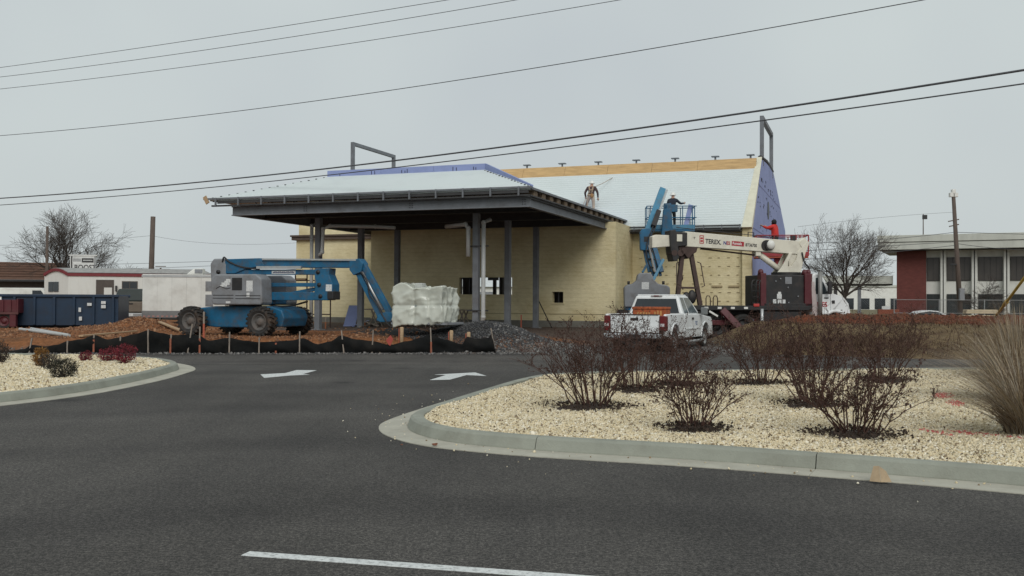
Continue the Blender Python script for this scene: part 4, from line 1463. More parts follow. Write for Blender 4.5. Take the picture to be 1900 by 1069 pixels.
rq = [gb[3], gb[0], gt[0], gt[3]]
face_panel('rear_window', rq, (0.06, 0.06), (0.94, 0.94), 0.06, 0.84, dark_glass, gh)
tint = glass('tinted_side_glass', (0.09, 0.115, 0.125), 0.06)
sq = [gb[0], gb[1], gt[1], gt[0]]
face_panel('side_window', sq, (0.10, 0.12), (0.34, 0.40), 0.06, 0.90, tint, gh)
face_panel('side_window', sq, (0.39, 0.46), (0.88, 0.93), 0.06, 0.90, tint, gh)
sq2 = [gb[2], gb[3], gt[3], gt[2]]
face_panel('side_window', sq2, (0.12, 0.07), (0.61, 0.54), 0.06, 0.90, tint, gh)
face_panel('side_window', sq2, (0.66, 0.60), (0.90, 0.88), 0.06, 0.90, tint, gh)
face_panel('windscreen', [gb[1], gb[2], gt[2], gt[1]], (0.05, 0.05), (0.95, 0.95), 0.06, 0.92, dark_glass, gh)
m = MB(); m.box(-0.665, -0.60, -0.19, 0.19, 1.775, 1.825); br = m.build('brake_lamp', mat('lamp_housing', (0.35, 0.34, 0.33), 0.3), gh, bevel=0.008)
m = MB(); m.box(-0.672, -0.66, -0.085, 0.085, 1.785, 1.815); m.build('brake_lens', tail_red, br)
# door seams, handles, mouldings, steps, mirrors
for s_ in (-1, 1):
    ys_ = s_ * 0.986
    door = MB(); door.box(0.02, 1.20, min(ys_, ys_ + s_ * 0.008), max(ys_, ys_ + s_ * 0.008), 0.50, 1.17)
    door = door.build('door', white_paint, pk, bevel=0.004)
    d2 = MB(); d2.box(-0.62, 0.0, min(ys_, ys_ + s_ * 0.006), max(ys_, ys_ + s_ * 0.006), 0.50, 1.17)
    d2.build('rear_door', white_paint, pk, bevel=0.004)
    m = MB(); yh = ys_ + s_ * 0.01; m.box(0.08, 0.26, min(yh, yh + s_ * 0.03), max(yh, yh + s_ * 0.03), 1.02, 1.09); m.build('handle', black_metal, door, bevel=0.01)
    m = MB(); yh = ys_ + s_ * 0.008; m.box(-0.6, 1.2, min(yh, yh + s_ * 0.02), max(yh, yh + s_ * 0.02), 0.70, 0.75); m.build('side_moulding', white_paint, door, bevel=0.006)
    m = MB(); m.tube([(-0.7, s_ * 1.02, 0.33), (-0.55, s_ * 1.06, 0.31), (1.15, s_ * 1.06, 0.31), (1.3, s_ * 1.02, 0.33)], 0.045, 8); m.build('step_bar', silver, pk, smooth=True)
    m = MB(); m.box(1.02, 1.16, min(s_ * 1.04, s_ * 1.26), max(s_ * 1.04, s_ * 1.26), 1.17, 1.42); mr = m.build('mirror', mat('mirror_shell', (0.16, 0.17, 0.17), 0.35), pk, bevel=0.03)
    m = MB(); m.bar((1.12, s_ * 0.93, 1.24), (1.1, s_ * 1.06, 1.27), 0.06, 0.05); m.build('mirror_arm', black_metal, mr)
    m = MB(); m.box(1.35, 1.38, min(s_ * 0.986, s_ * 0.992), max(s_ * 0.986, s_ * 0.992), 0.5, 1.1)
    for x in (WR, WF):
        wheel(pk, (x, s_ * 0.86, 0.385), 0.385, 0.26, s_, mat('alloy_rim', (0.34, 0.34, 0.33), 0.4, 0.5, 0.15, 4))
    m = MB(); m.tube([(WF + 0.52 * math.cos(t), s_ * 0.985, 0.40 + 0.52 * math.sin(t)) for t in np.linspace(0.05, math.pi - 0.05, 12)], 0.03, 6); m.build('arch_lip', white_paint, pk, smooth=True)
    m = MB()
    for (x, z, l_) in ((0.50, 0.93, 0.30), (0.52, 0.88, 0.24), (0.58, 0.83, 0.18)):
        yq = ys_ + s_ * 0.008
        m.box(x, x + l_, min(yq, yq + s_ * 0.003), max(yq, yq + s_ * 0.003), z, z + 0.03)
    tag(m.build('door_lettering', mat('faded_blue_letters', (0.16, 0.2, 0.3), 0.5), door), kind='stuff')
m = MB(); m.box(-2.6, 2.6, -0.6, 0.6, 0.32, 0.46); m.build('underbody', black_metal, pk)
m = MB(); m.box(2.80, 2.95, -0.97, 0.97, 0.42, 0.64); m.build('front_bumper', ch, pk, bevel=0.04)
# the toolbox riding in the bed
tb = thing('toolbox', 'rusty orange metal toolbox standing in the bed of the white pickup', 'toolbox', pk.matrix_basis @ Vector((-1.55, -0.12, 0.70)), R(64))
rust = mat('rusty_orange', (0.36, 0.085, 0.025), 0.8, 0, 0.35, 5, dirt=(0.10, 0.03, 0.018), dirt_amt=0.85, dscale=4)
m = MB(); m.box(-0.25, 0.25, -0.55, 0.55, 0.01, 0.66); bx_ = m.build('box', rust, tb, bevel=0.015)
m = MB(); m.box(-0.27, 0.27, -0.57, 0.57, 0.66, 0.74); m.build('lid', rust, tb, bevel=0.015)
m = MB()
random.seed(4)
for k in range(9):
    y = 0.40 - k * 0.095
    if k == 5: continue
    hh = random.uniform(0.10, 0.17)
    m.box(-0.262, -0.25, y - 0.06, y, 0.46, 0.46 + hh)
tag(m.build('worn_lettering', mat('worn_yellow', (0.5, 0.24, 0.08), 0.7), bx_), kind='stuff')

# ---------------------------------------------------------------- crane truck
ct = thing('crane_truck', 'white truck with flat deck and long cream crane boom resting on a rusty A-frame', 'crane truck', (8.28, 39.4, 0.17), R(10))
rust_frame = mat('rust_brown_steel', (0.055, 0.032, 0.026), 0.75, 0, 0.3, 4)
m = MB(); m.box(-3.0, 3.5, -1.18, 1.18, 1.14, 1.32); dk_ = m.build('deck', black_metal, ct, bevel=0.015)
for x in np.arange(-2.6, 1.2, 0.55):
    m = MB(); m.box(x, x + 0.16, -1.195, -1.18, 1.19, 1.27); m.build('deck_marker', off_white if random.random() < 0.35 else maroon, dk_)
m = MB(); m.box(-2.9, 4.6, -0.45, -0.28, 0.78, 1.13); m.build('frame_rail', black_metal, ct)
m = MB(); m.box(-2.9, 4.6, 0.28, 0.45, 0.78, 1.13); m.build('frame_rail', black_metal, ct)
for x in (-0.35, 0.75):
    for s_ in (-1, 1):
        wheel(ct, (x, s_ * 0.82, 0.50), 0.50, 0.52, s_, black_metal)
for s_ in (-1, 1):
    wheel(ct, (4.62, s_ * 1.0, 0.50), 0.50, 0.30, s_, silver)
m = MB(); m.box(1.5, 3.2, -1.1, -0.5, 0.55, 1.1); m.build('side_tank', black_metal, ct, bevel=0.04)
m = MB(); m.box(-1.9, -0.9, -1.1, -0.5, 0.62, 1.1); m.build('side_box', black_metal, ct, bevel=0.03)
# outrigger slanting down, jack leg, stripes
m = MB(); m.bar((-0.25, -1.24, 1.15), (0.62, -1.55, 0.16), 0.26, 0.30, (0, 1, 0)); og = m.build('outrigger', maroon, ct, bevel=0.02)
m = MB(); m.box(0.42, 0.82, -1.75, -1.38, 0.02, 0.10); m.build('foot_pad', silver, og)
m = MB(); m.bar((-0.2, -1.28, 0.92), (0.3, -1.30, 0.62), 0.03, 0.08, (0, 0, 1)); m.build('reflector_stripe', off_white, ct)
m = MB(); m.bar((-0.75, -1.2, 1.10), (-0.4, -1.2, 0.9), 0.03, 0.07, (0, 0, 1)); m.build('reflector_stripe', off_white, ct)
m = MB(); m.tube([(1.45, -1.2, 1.2), (1.45, -1.2, 0.2)], 0.07, 8); m.build('jack_leg', silver, ct, smooth=True)
m = MB(); m.box(-2.4, 0.1, -1.15, -0.6, 0.55, 0.75); m.build('maroon_skirt', maroon, ct, bevel=0.02)
# A-frame boom rest
afp = [((-1.86, -0.55, 1.32), (-1.52, -0.28, 3.55)), ((-0.88, -0.55, 1.32), (-1.20, -0.28, 3.55))]
for p, q in afp:
    m = MB(); m.bar(p, q, 0.17, 0.16, (0, 1, 0)); m.build('rest_leg', rust_frame, ct, bevel=0.01)
m = MB(); m.prism([(-1.70, 3.45), (-1.78, 3.70), (-0.95, 3.70), (-1.02, 3.45), (-1.2, 3.35), (-1.35, 3.18), (-1.5, 3.35)], 'y', -0.5, 0.0); m.build('rest_saddle', rust_frame, ct, bevel=0.01)
for z in (1.62, 2.02):
    m = MB(); m.bar((-1.80, -0.52, z), (-0.95, -0.52, z), 0.08, 0.08); m.build('rest_crossbar', rust_frame, ct)
for pts in ([(-1.80, -0.82, 2.1), (-1.96, -0.82, 2.2), (-1.88, -0.6, 3.0), (-1.74, -0.6, 3.05)], [(-0.92, -0.82, 2.05), (-0.80, -0.82, 2.1), (-0.88, -0.6, 3.0), (-1.02, -0.6, 3.05)]):
    m = MB(); m.tube(pts, 0.022, 6); m.build('grab_rail', rust_frame, ct)
m = MB(); m.ell((-1.52, -0.7, 1.62), (0.16, 0.14, 0.24), 10, 8); m.build('hose_reel', black_metal, ct, smooth=True)
m = MB(); m.ell((-1.28, -0.7, 1.66), (0.18, 0.12, 0.28), 10, 8); m.build('hose_reel', black_metal, ct, smooth=True)
for x in (-0.72, -0.42):
    m = MB(); m.tube([(x - 0.09, -1.0, 1.32), (x - 0.09, -1.0, 1.60), (x - 0.05, -1.0, 1.70), (x + 0.05, -1.0, 1.70), (x + 0.09, -1.0, 1.60), (x + 0.09, -1.0, 1.32)], 0.02, 6); m.build('deck_loop', rust_frame, ct, smooth=True)
# boom
BY = (-0.52, -0.02)
boom = poly_box('boom', [(-1.5, 3.67), (-1.5, 4.27), (1.9, 4.04), (3.35, 3.96), (3.62, 4.12), (3.72, 3.98), (3.60, 3.55), (3.3, 3.42), (2.0, 3.50)], 'y', BY[0], BY[1], cream_paint, ct, 0.02, 2)
poly_box('boom_tip', [(-2.85, 3.60), (-2.85, 4.05), (-2.7, 4.12), (-1.4, 4.10), (-1.4, 3.72)], 'y', -0.46, -0.08, cream_paint, ct, 0.02)
bh = poly_box('boom_head', [(-2.16, 4.30), (-1.92, 4.32), (-1.90, 4.24), (-1.44, 4.22), (-1.44, 3.70), (-1.82, 3.66), (-1.74, 3.30), (-1.86, 3.08), (-2.02, 3.08), (-2.12, 3.5)], 'y', -0.60, 0.06, black_metal, ct, 0.02)
m = MB(); m.box(-1.88, -1.66, -0.62, 0.08, 3.86, 4.14); m.build('head_window', cream_paint, bh)
for (x, z, r_) in ((-1.72, 3.40, 0.13), (-1.98, 3.40, 0.12), (-1.60, 3.48, 0.11)):
    m = MB(); m.tube([(x, -0.62, z), (x, 0.06, z)], r_, 14); m.build('sheave', rust_frame, bh, smooth=False)
for dx in (0.0, 0.09):
    m = MB(); m.tube([(-1.80 + dx, -0.3, 3.35), (-1.62 + dx * 0.5, -0.3, 2.55)], 0.014, 5); m.build('hoist_rope', black_metal, ct)
m = MB(); m.ell((-1.60, -0.3, 2.42), (0.10, 0.08, 0.16), 10, 8); hk = m.build('hook_block', rust_frame, ct, smooth=True)
m = MB(); m.tube([(-1.60, -0.3, 2.28), (-1.58, -0.3, 2.05), (-1.50, -0.3, 1.95)], 0.02, 6); m.build('hook', rust_frame, hk)
m = MB(); m.tube([(-0.78, -0.3, 3.60), (1.68, -0.3, 3.36)], 0.035, 8); m.build('under_boom_rod', rust_frame, ct, smooth=True)
m = MB(); m.box(1.52, 1.74, BY[0] + 0.05, BY[1] - 0.05, 3.33, 3.60); m.build('cylinder_lug', cream_paint, ct, bevel=0.02)
m = MB(); m.tube([(1.70, -0.27, 3.44), (2.72, -0.27, 2.72)], 0.12, 14); m.build('lift_cylinder', cream_paint, ct, smooth=True)
m = MB(); m.tube([(2.05, BY[0] - 0.12, 3.76), (2.05, BY[0] + 0.02, 3.76)], 0.2, 16); m.tube([(1.94, BY[0] - 0.05, 3.76), (1.94, BY[0] + 0.02, 3.76)], 0.22, 14); m.build('winch_motor', black_metal, ct)
m = MB(); m.ell((2.08, BY[0] - 0.12, 3.78), (0.17, 0.10, 0.19), 12, 8); m.build('winch_cap', off_white, ct, smooth=True)
# turret
poly_box('turret', [(2.42, 2.68), (2.62, 2.92), (2.92, 3.46), (3.05, 3.46), (2.88, 3.10), (2.86, 2.92), (3.0, 2.92), (3.22, 3.2), (3.30, 3.50), (3.72, 3.98), (3.80, 3.90), (3.62, 3.45), (3.50, 3.0), (3.42, 2.68)], 'y', -0.56, -0.48, cream_paint, ct, 0.012)
poly_box('turret', [(2.42, 2.68), (2.62, 2.92), (2.92, 3.46), (3.05, 3.46), (2.88, 3.10), (2.86, 2.92), (3.0, 2.92), (3.22, 3.2), (3.30, 3.50), (3.72, 3.98), (3.80, 3.90), (3.62, 3.45), (3.50, 3.0), (3.42, 2.68)], 'y', -0.06, 0.02, cream_paint, ct, 0.012)
m = MB(); m.box(2.95, 3.28, -0.47, -0.07, 2.7, 3.45); m.build('turret_core', cream_paint, ct)
m = MB(); m.lathe([(0, 2.56), (0.62, 2.56), (0.62, 2.68), (0, 2.68)], 'z', 24, (2.95, -0.25, 0)); m.build('slew_ring', black_metal, ct)
hose('hose', [(3.45, -0.6, 3.5), (3.55, -0.62, 3.1), (3.75, -0.62, 2.85), (3.7, -0.6, 2.6)], 0.03, ct)
# pedestal
m = MB(); m.box(1.62, 3.42, -1.05, 0.85, 1.32, 2.56); pd = m.build('pedestal', black_metal, ct, bevel=0.03)
m = MB(); m.box(1.56, 3.62, -1.16, -1.05, 1.18, 1.42); m.build('pedestal_step', black_metal, ct, bevel=0.01)
for x0, x1 in ((1.42, 1.66), (3.30, 3.62)):
    m = MB(); m.box(x0, x1, -1.16, -0.8, 1.30, 2.62); mc = m.build('outrigger_housing', maroon, ct, bevel=0.03)
    for k in (0.07, 0.22):
        if x0 < 2 and k > 0.1: continue
        m = MB(); m.ell((x0 + k, -0.98, 2.66), (0.11, 0.13, 0.13), 10, 8); m.build('housing_cap', maroon, mc, smooth=True)
m = MB(); m.box(2.50, 2.78, -1.062, -1.05, 2.20, 2.48); m.build('control_panel', lift_grey, pd)
for (x, z, w_, h_) in ((2.15, 1.60, 0.2, 0.20), (1.98, 1.42, 0.14, 0.16), (2.18, 1.40, 0.16, 0.17), (2.38, 1.42, 0.13, 0.15), (2.20, 1.80, 0.12, 0.08)):
    m = MB(); m.box(x, x + w_, -1.064, -1.05, z, z + h_); m.build('notice_plate', decal, pd)
for (x, z) in ((2.3, 2.4), (2.62, 2.05), (3.05, 1.7), (2.65, 1.45), (2.1, 2.3)):
    m = MB(); m.ell((x, -1.07, z), (0.03, 0.02, 0.035), 8, 6); m.build('gauge', lift_grey, pd, smooth=True)
for k in range(4):
    z = 1.42 + k * 0.24
    m = MB(); m.tube([(1.04, -1.15, z), (1.36, -1.15, z)], 0.02, 6); m.build('ladder_rung', black_metal, ct)
for x in (1.04, 1.22, 1.36):
    m = MB(); m.tube([(x, -1.15, 1.1), (x, -1.15, 2.2), (x + 0.05, -1.12, 2.32), (x + 0.18, -1.1, 2.34)], 0.024, 6); m.build('grab_rail', black_metal, ct, smooth=True)
m = MB(); m.box(1.10, 1.34, -1.22, -1.12, 1.28, 1.40); m.build('marker_lamp', bright_red, ct, bevel=0.02)
# cab
cabm = white_paint
cab = poly_box('cab', [(3.62, 0.72), (3.62, 2.50), (3.72, 2.64), (4.02, 2.62), (4.22, 2.35), (4.46, 1.82), (4.50, 1.0), (4.06, 0.72)], 'y', -1.08, 1.02, cabm, ct, 0.06, 3)
hd = poly_box('hood', [(4.44, 0.98), (4.44, 1.82), (4.62, 1.80), (5.0, 1.66), (5.2, 1.42), (5.28, 1.05), (5.3, 0.82), (5.12, 0.80)] + [(4.62 + 0.56 * math.cos(t), 0.55 + 0.56 * math.sin(t)) for t in np.linspace(0.45, math.pi - 1.2, 6)], 'y', -1.12, 1.06, cabm, ct, 0.07, 3)
m = MB(); m.tube([(4.62 + 0.60 * math.cos(t), -1.12, 0.52 + 0.60 * math.sin(t)) for t in np.linspace(-0.1, math.pi * 0.9, 14)], 0.07, 8); m.build('fender_flare', cabm, hd, smooth=True)
m = MB(); m.prism([(3.78, 1.80), (3.80, 2.45), (3.98, 2.45), (4.14, 2.25), (4.34, 1.80)], 'y', -1.09, -1.06); dr = m.build('side_window', glass('cab_glass', (0.03, 0.04, 0.045), 0.08), cab)
m = MB(); m.prism([(3.70, 0.95), (3.70, 1.76), (4.40, 1.76), (4.40, 1.05), (4.2, 0.9)], 'y', -1.092, -1.07); dr = m.build('door', cabm, ct, bevel=0.006)
m = MB(); m.box(4.16, 4.34, -1.11, -1.09, 1.62, 1.67); m.build('handle', black_metal, dr)
text_mesh('door_lettering', 'NES', 0.26, mat('red_letters', (0.36, 0.02, 0.03), 0.5), dr, (3.84, -1.094, 1.30), (math.pi / 2, 0, 0), 0.002, 0.008)
m = MB(); m.box(4.48, 4.60, -1.14, -1.11, 1.42, 1.55); m.build('side_vent', black_metal, hd)
m = MB(); m.box(4.18, 4.34, -1.42, -1.30, 1.80, 2.32); mi_ = m.build('mirror', black_metal, ct, bevel=0.03)
m = MB(); m.bar((4.25, -1.05, 1.85), (4.25, -1.34, 1.95), 0.03, 0.03); m.bar((4.25, -1.05, 2.25), (4.25, -1.34, 2.2), 0.03, 0.03); m.build('mirror_arm', black_metal, mi_)
m = MB(); m.box(5.22, 5.42, -1.1, 1.05, 0.50, 0.84); m.build('front_bumper', silver, ct, bevel=0.04)
m = MB(); m.box(5.16, 5.30, -1.0, -0.7, 1.02, 1.26); m.build('headlight', mat('clear_lens', (0.55, 0.5, 0.5), 0.2), hd, bevel=0.02)
m = MB(); m.tube([(3.90, -1.26, 0.75), (3.90, -1.26, 2.70)], 0.085, 10); m.build('exhaust_stack', mat('heat_grey_pipe', (0.22, 0.22, 0.21), 0.5, 0.3, 0.2, 3), ct, smooth=True)
m = MB(); m.prism([(3.62, 0.74), (3.62, 1.3), (3.55, 2.3), (3.7, 2.3), (3.85, 1.3), (3.85, 0.74)], 'y', -1.16, -1.10); m.build('cab_guard', mat('pale_guard', (0.42, 0.36, 0.35), 0.5), ct, bevel=0.01)
# boom lettering
ang = math.atan2(4.04 - 4.27, 3.4)
ry = (math.pi / 2, -ang, 0)


def bz(x): return 4.27 - (x + 1.5) * 0.0676


blk = mat('black_letters', (0.02, 0.02, 0.022), 0.5)
redl = MATS['red_letters']
blul = mat('blue_letters', (0.03, 0.04, 0.22), 0.5)
yb = BY[0] - 0.004


def boom_text(name, body, size, m_, x, dz, sx=1.0, bold=0.004):
    return text_mesh(name, body, size, m_, boom, (x, yb, bz(x) - dz), ry, 0.002, bold, sx)


boom_text('boom_lettering', 'TEREX.', 0.25, blk, -0.66, 0.40, 0.86, 0.007)
boom_text('boom_lettering', 'N', 0.19, blul, 0.10, 0.385, 0.9, 0.006)
boom_text('boom_lettering', 'ES', 0.19, redl, 0.23, 0.385, 0.9, 0.006)
m = MB(); m.bar((0.46, yb - 0.001, bz(0.46) - 0.31), (0.98, yb - 0.001, bz(0.98) - 0.31), 0.004, 0.19); m.build('rentals_panel', redl, boom)
text_mesh('boom_lettering', 'Rentals', 0.155, mat('white_letters', (0.75, 0.75, 0.74), 0.5), boom, (0.49, yb - 0.004, bz(0.49) - 0.355), ry, 0.002, 0.002, 0.86)
boom_text('boom_lettering', 'BT3670S', 0.17, blk, 1.04, 0.38, 0.80, 0.004)
# red square emblem: frame and two bars
for (a, b2, c, d) in ((-0.90, -0.72, 0.10, 0.13), (-0.90, -0.72, 0.40, 0.43), (-0.90, -0.875, 0.13, 0.40), (-0.745, -0.72, 0.13, 0.40), (-0.86, -0.76, 0.18, 0.25), (-0.86, -0.76, 0.29, 0.36)):
    m = MB(); m.box(a, b2, yb - 0.003, yb + 0.01, bz(-0.8) - d, bz(-0.8) - c); m.build('emblem_bar', redl, boom)
boom_text('boom_lettering', 'T', 0.12, blk, -1.16, 0.28, 1.0, 0.003)
for x in (1.18, 1.42):
    m = MB(); m.tube([(x, BY[0] + 0.05, bz(x) - 0.05), (x, BY[0] + 0.05, bz(x) + 0.20)], 0.02, 6); m.build('cable_guide', black_metal, boom)
m = MB(); m.tube([(1.18, BY[0] + 0.05, bz(1.18) + 0.2), (1.42, BY[0] + 0.05, bz(1.42) + 0.2)], 0.014, 6); m.build('cable_guide', black_metal, boom)
m = MB(); m.tube([(-1.8, -0.3, 4.44), (1.2, -0.3, 4.20), (3.2, -0.3, 4.02)], 0.014, 5); m.build('hoist_rope', black_metal, ct)
m = MB(); m.tube([(3.55, BY[0] - 0.03, 3.85), (3.55, BY[0] + 0.01, 3.85)], 0.16, 14); m.build('boom_pivot', cream_paint, boom)

# ---------------------------------------------------------------- red lift behind the crane boom
rl = thing('boom_lift', 'red work platform raised behind the crane boom at the lavender gable', 'boom lift', (12.7, 45.6, 0.33), R(-8))
redm = mat('platform_red', (0.27, 0.025, 0.03), 0.55, 0, 0.2, 3)
zf, zt = 3.45, 4.42
m = MB(); m.box(-1.25, 1.10, -0.6, 0.6, zf - 0.08, zf); m.build('platform_floor', mat('orange_red_floor', (0.36, 0.07, 0.035), 0.6), rl, bevel=0.01)
m = MB(); m.box(-1.25, 1.10, -0.63, -0.6, zf, zf + 0.2); m.build('toe_board', redm, rl)
for y in (-0.6, 0.6):
    for z in (zf + 0.5, zt):
        m = MB(); m.tube([(-1.25, y, z), (1.10, y, z)], 0.025, 6); m.build('rail', redm, rl)
for x in (-1.25, 1.10):
    for z in (zf + 0.5, zt):
        m = MB(); m.tube([(x, -0.6, z), (x, 0.6, z)], 0.025, 6); m.build('rail', redm, rl)
for x in (-1.25, -0.45, 0.35, 0.55, 0.72, 0.9, 1.10):
    for y in (-0.6, 0.6):
        m = MB(); m.tube([(x, y, zf), (x, y, zt)], 0.024 if x < 0.4 else 0.03, 6); m.build('rail_post', redm, rl)
m = MB(); m.box(0.32, 0.58, -0.62, -0.3, zt - 0.55, zt + 0.02); m.build('control_box', black_metal, rl, bevel=0.02)
m = MB(); m.box(-0.35, 0.15, -0.3, 0.3, 0.75, zf - 0.08); m.build('mast', redm, rl, bevel=0.02)
m = MB(); m.box(-1.2, 1.0, -0.75, 0.75, 0.30, 0.80); m.build('chassis', redm, rl, bevel=0.04)
for x in (-0.85, 0.7):
    for y in (-0.8, 0.8):
        wheel(rl, (x, y, 0.32), 0.32, 0.24, -1 if y < 0 else 1, black_metal)
RL = rl.matrix_basis @ Vector((-0.30, 0.15, zf))


# ---------------------------------------------------------------- people
def person(label, loc, rz, J, rad, zones, mats_, scale=1.0, extras=()):
    """J: joint name -> point; bones as edges; one skinned body. zones(p) -> material index"""
    bones = [('pelvis', 'spine'), ('spine', 'chest'), ('chest', 'neck'), ('neck', 'head'), ('head', 'crown')]
    for s_ in 'LR':
        bones += [('pelvis', 'hip' + s_), ('hip' + s_, 'knee' + s_), ('knee' + s_, 'ankle' + s_), ('ankle' + s_, 'toe' + s_),
                  ('chest', 'sho' + s_), ('sho' + s_, 'elb' + s_), ('elb' + s_, 'wri' + s_)]
    names = list(J)
    me = bpy.data.meshes.new('person')
    me.from_pydata([Vector(J[n]) * scale for n in names], [(names.index(a), names.index(b)) for a, b in bones], [])
    o = bpy.data.objects.new('person_tmp', me)
    C.objects.link(o)
    sk = o.modifiers.new('skin', 'SKIN')
    sk.use_smooth_shade = True
    for i, n in enumerate(names):
        v = me.skin_vertices[0].data[i]
        v.radius = tuple(r_ * scale for r_ in rad[n])
        v.use_root = (n == 'pelvis')
    ss = o.modifiers.new('sub', 'SUBSURF')
    ss.levels = ss.render_levels = 2
    bpy.context.view_layer.update()
    body = bpy.data.meshes.new_from_object(o.evaluated_get(bpy.context.evaluated_depsgraph_get()))
    bpy.data.objects.remove(o)
    body.name = 'body'
    body.materials.clear()
    for k in mats_: body.materials.append(k)
    for p in body.polygons:
        p.material_index = zones(p.center / scale)
        p.use_smooth = True
    root = thing('person', label, 'person', loc, rz)
    bo = obj('body', body, root)
    # hands: palm and five fingers, curled
    for s_ in 'LR':
        w, e = Vector(J['wri' + s_]) * scale, Vector(J['elb' + s_]) * scale
        d = (w - e).normalized()
        sd = d.cross(Vector((0, 1, 0.3))).normalized()
        nn = sd.cross(d)
        m = MB()
        m.hexa([w + sd * 0.038 * i + nn * 0.014 * j for i, j in ((-1, -1), (1, -1), (1, 1), (-1, 1))],
               [w + d * 0.09 + sd * 0.042 * i + nn * 0.013 * j for i, j in ((-1, -1), (1, -1), (1, 1), (-1, 1))])
        for k, ln in enumerate((0.065, 0.075, 0.07, 0.055)):
            b0 = w + d * 0.085 + sd * (-0.031 + 0.021 * k)
            m.tube([b0, b0 + d * ln * 0.6 + nn * 0.012, b0 + d * ln * 0.8 + nn * 0.045], [0.010, 0.009, 0.007], 6)
        t0 = w + d * 0.03 - sd * 0.036
        m.tube([t0, t0 - sd * 0.03 + d * 0.03, t0 - sd * 0.03 + d * 0.06 + nn * 0.02], [0.012, 0.010, 0.008], 6)
        m.build('hand', mats_[0], root, smooth=True)
    for nm, mb, mm in extras:
        mb.build(nm, mm, root, smooth=True)
    return root


BASE = dict(pelvis=(0, 0, 0.95), spine=(0, 0.0, 1.16), chest=(0, 0.0, 1.38), neck=(0, 0.01, 1.53), head=(0, 0.03, 1.62), crown=(0, 0.02, 1.74),
            hipL=(-0.10, 0, 0.90), kneeL=(-0.12, 0.03, 0.50), ankleL=(-0.13, 0, 0.10), toeL=(-0.14, 0.17, 0.045),
            hipR=(0.10, 0, 0.90), kneeR=(0.12, 0.03, 0.50), ankleR=(0.13, 0, 0.10), toeR=(0.14, 0.17, 0.045),
            shoL=(-0.19, 0, 1.43), elbL=(-0.28, 0.0, 1.16), wriL=(-0.29, 0.10, 0.92), shoR=(0.19, 0, 1.43), elbR=(0.28, 0.0, 1.16), wriR=(0.29, 0.10, 0.92))
RADB = dict(pelvis=(0.16, 0.13), spine=(0.155, 0.125), chest=(0.17, 0.13), neck=(0.065, 0.065), head=(0.088, 0.10), crown=(0.07, 0.08))
for s_ in 'LR':
    RADB.update({'hip' + s_: (0.105, 0.105), 'knee' + s_: (0.075, 0.075), 'ankle' + s_: (0.058, 0.058), 'toe' + s_: (0.05, 0.035),
                 'sho' + s_: (0.085, 0.085), 'elb' + s_: (0.062, 0.062), 'wri' + s_: (0.045, 0.04)})
RADBIG = {k: (v[0] * 1.22, v[1] * 1.22) if k not in ('head', 'crown', 'neck') else v for k, v in RADB.items()}
skin = mat('skin', (0.42, 0.25, 0.18), 0.6, 0, 0.08, 8)
flannel = mat('dark_plaid_jacket', (0.055, 0.03, 0.03), 0.9, 0, 0.5, 14, dirt=(0.25, 0.2, 0.17), dirt_amt=0.5, dscale=12)
khaki = mat('khaki_trousers', (0.42, 0.34, 0.26), 0.9, 0, 0.12, 6)
boots = mat('work_boots', (0.12, 0.08, 0.05), 0.8)
navy = mat('navy_jacket', (0.02, 0.025, 0.04), 0.9)
red_jkt = mat('red_jacket', (0.52, 0.03, 0.025), 0.8, 0, 0.15, 5)
blackw = mat('black_clothes', (0.015, 0.015, 0.017), 0.9)
helm = mat('white_helmet', (0.72, 0.72, 0.68), 0.35)


def helmet(J, m_=helm):
    h = Vector(J['head'])
    mb = MB()
    c = h + Vector((0, 0.0, 0.075))
    mb.lathe([(0.155, -0.02), (0.15, 0.0), (0.122, 0.0), (0.118, 0.05), (0.09, 0.105), (0.04, 0.13), (0.0, 0.135)], 'z', 16, c)
    mb.ell(c + Vector((0, 0.11, -0.005)), (0.08, 0.07, 0.012), 10, 6)
    return ('helmet', mb, m_)


def std_zones(waist=1.0, cuff=0.12, neck=1.52):
    def f(p):
        if p.z > neck and abs(p.x) < 0.14: return 0
        if p.z < cuff: return 3
        if p.z < waist and abs(p.x) < 0.24: return 2
        return 1
    return f


# roofer on the main roof slope, facing up the slope
J = dict(BASE)
J.update(hipL=(-0.11, 0.02, 0.92), kneeL=(-0.24, 0.12, 0.62), ankleL=(-0.27, 0.06, 0.26), toeL=(-0.28, 0.22, 0.30),
         kneeR=(0.12, 0.05, 0.50), ankleR=(0.13, 0, 0.10), toeR=(0.14, 0.15, 0.16), spine=(0.0, 0.05, 1.15), chest=(0.0, 0.10, 1.36), neck=(0.0, 0.17, 1.50), head=(0, 0.21, 1.58), crown=(0, 0.20, 1.69),
         shoL=(-0.19, 0.09, 1.41), elbL=(-0.33, 0.05, 1.16), wriL=(-0.32, 0.20, 0.95), shoR=(0.19, 0.09, 1.41), elbR=(0.33, 0.05, 1.15), wriR=(0.34, 0.12, 0.88))
har = MB()
for s_ in (-1, 1):
    har.bar((s_ * 0.05, -0.085, 1.12), (s_ * 0.11, 0.0, 1.47), 0.05, 0.015, (0, 1, 0))
har.bar((-0.16, -0.095, 1.02), (0.16, -0.095, 1.02), 0.03, 0.10)
har.bar((-0.09, -0.075, 1.28), (0.09, -0.075, 1.28), 0.015, 0.045)
pouch = MB(); pouch.ell((0.06, -0.13, 0.98), (0.09, 0.06, 0.12), 10, 8)
rp_ = bld.matrix_basis @ Vector((8.08, 13.03, ROOF(13.03) - 0.0))
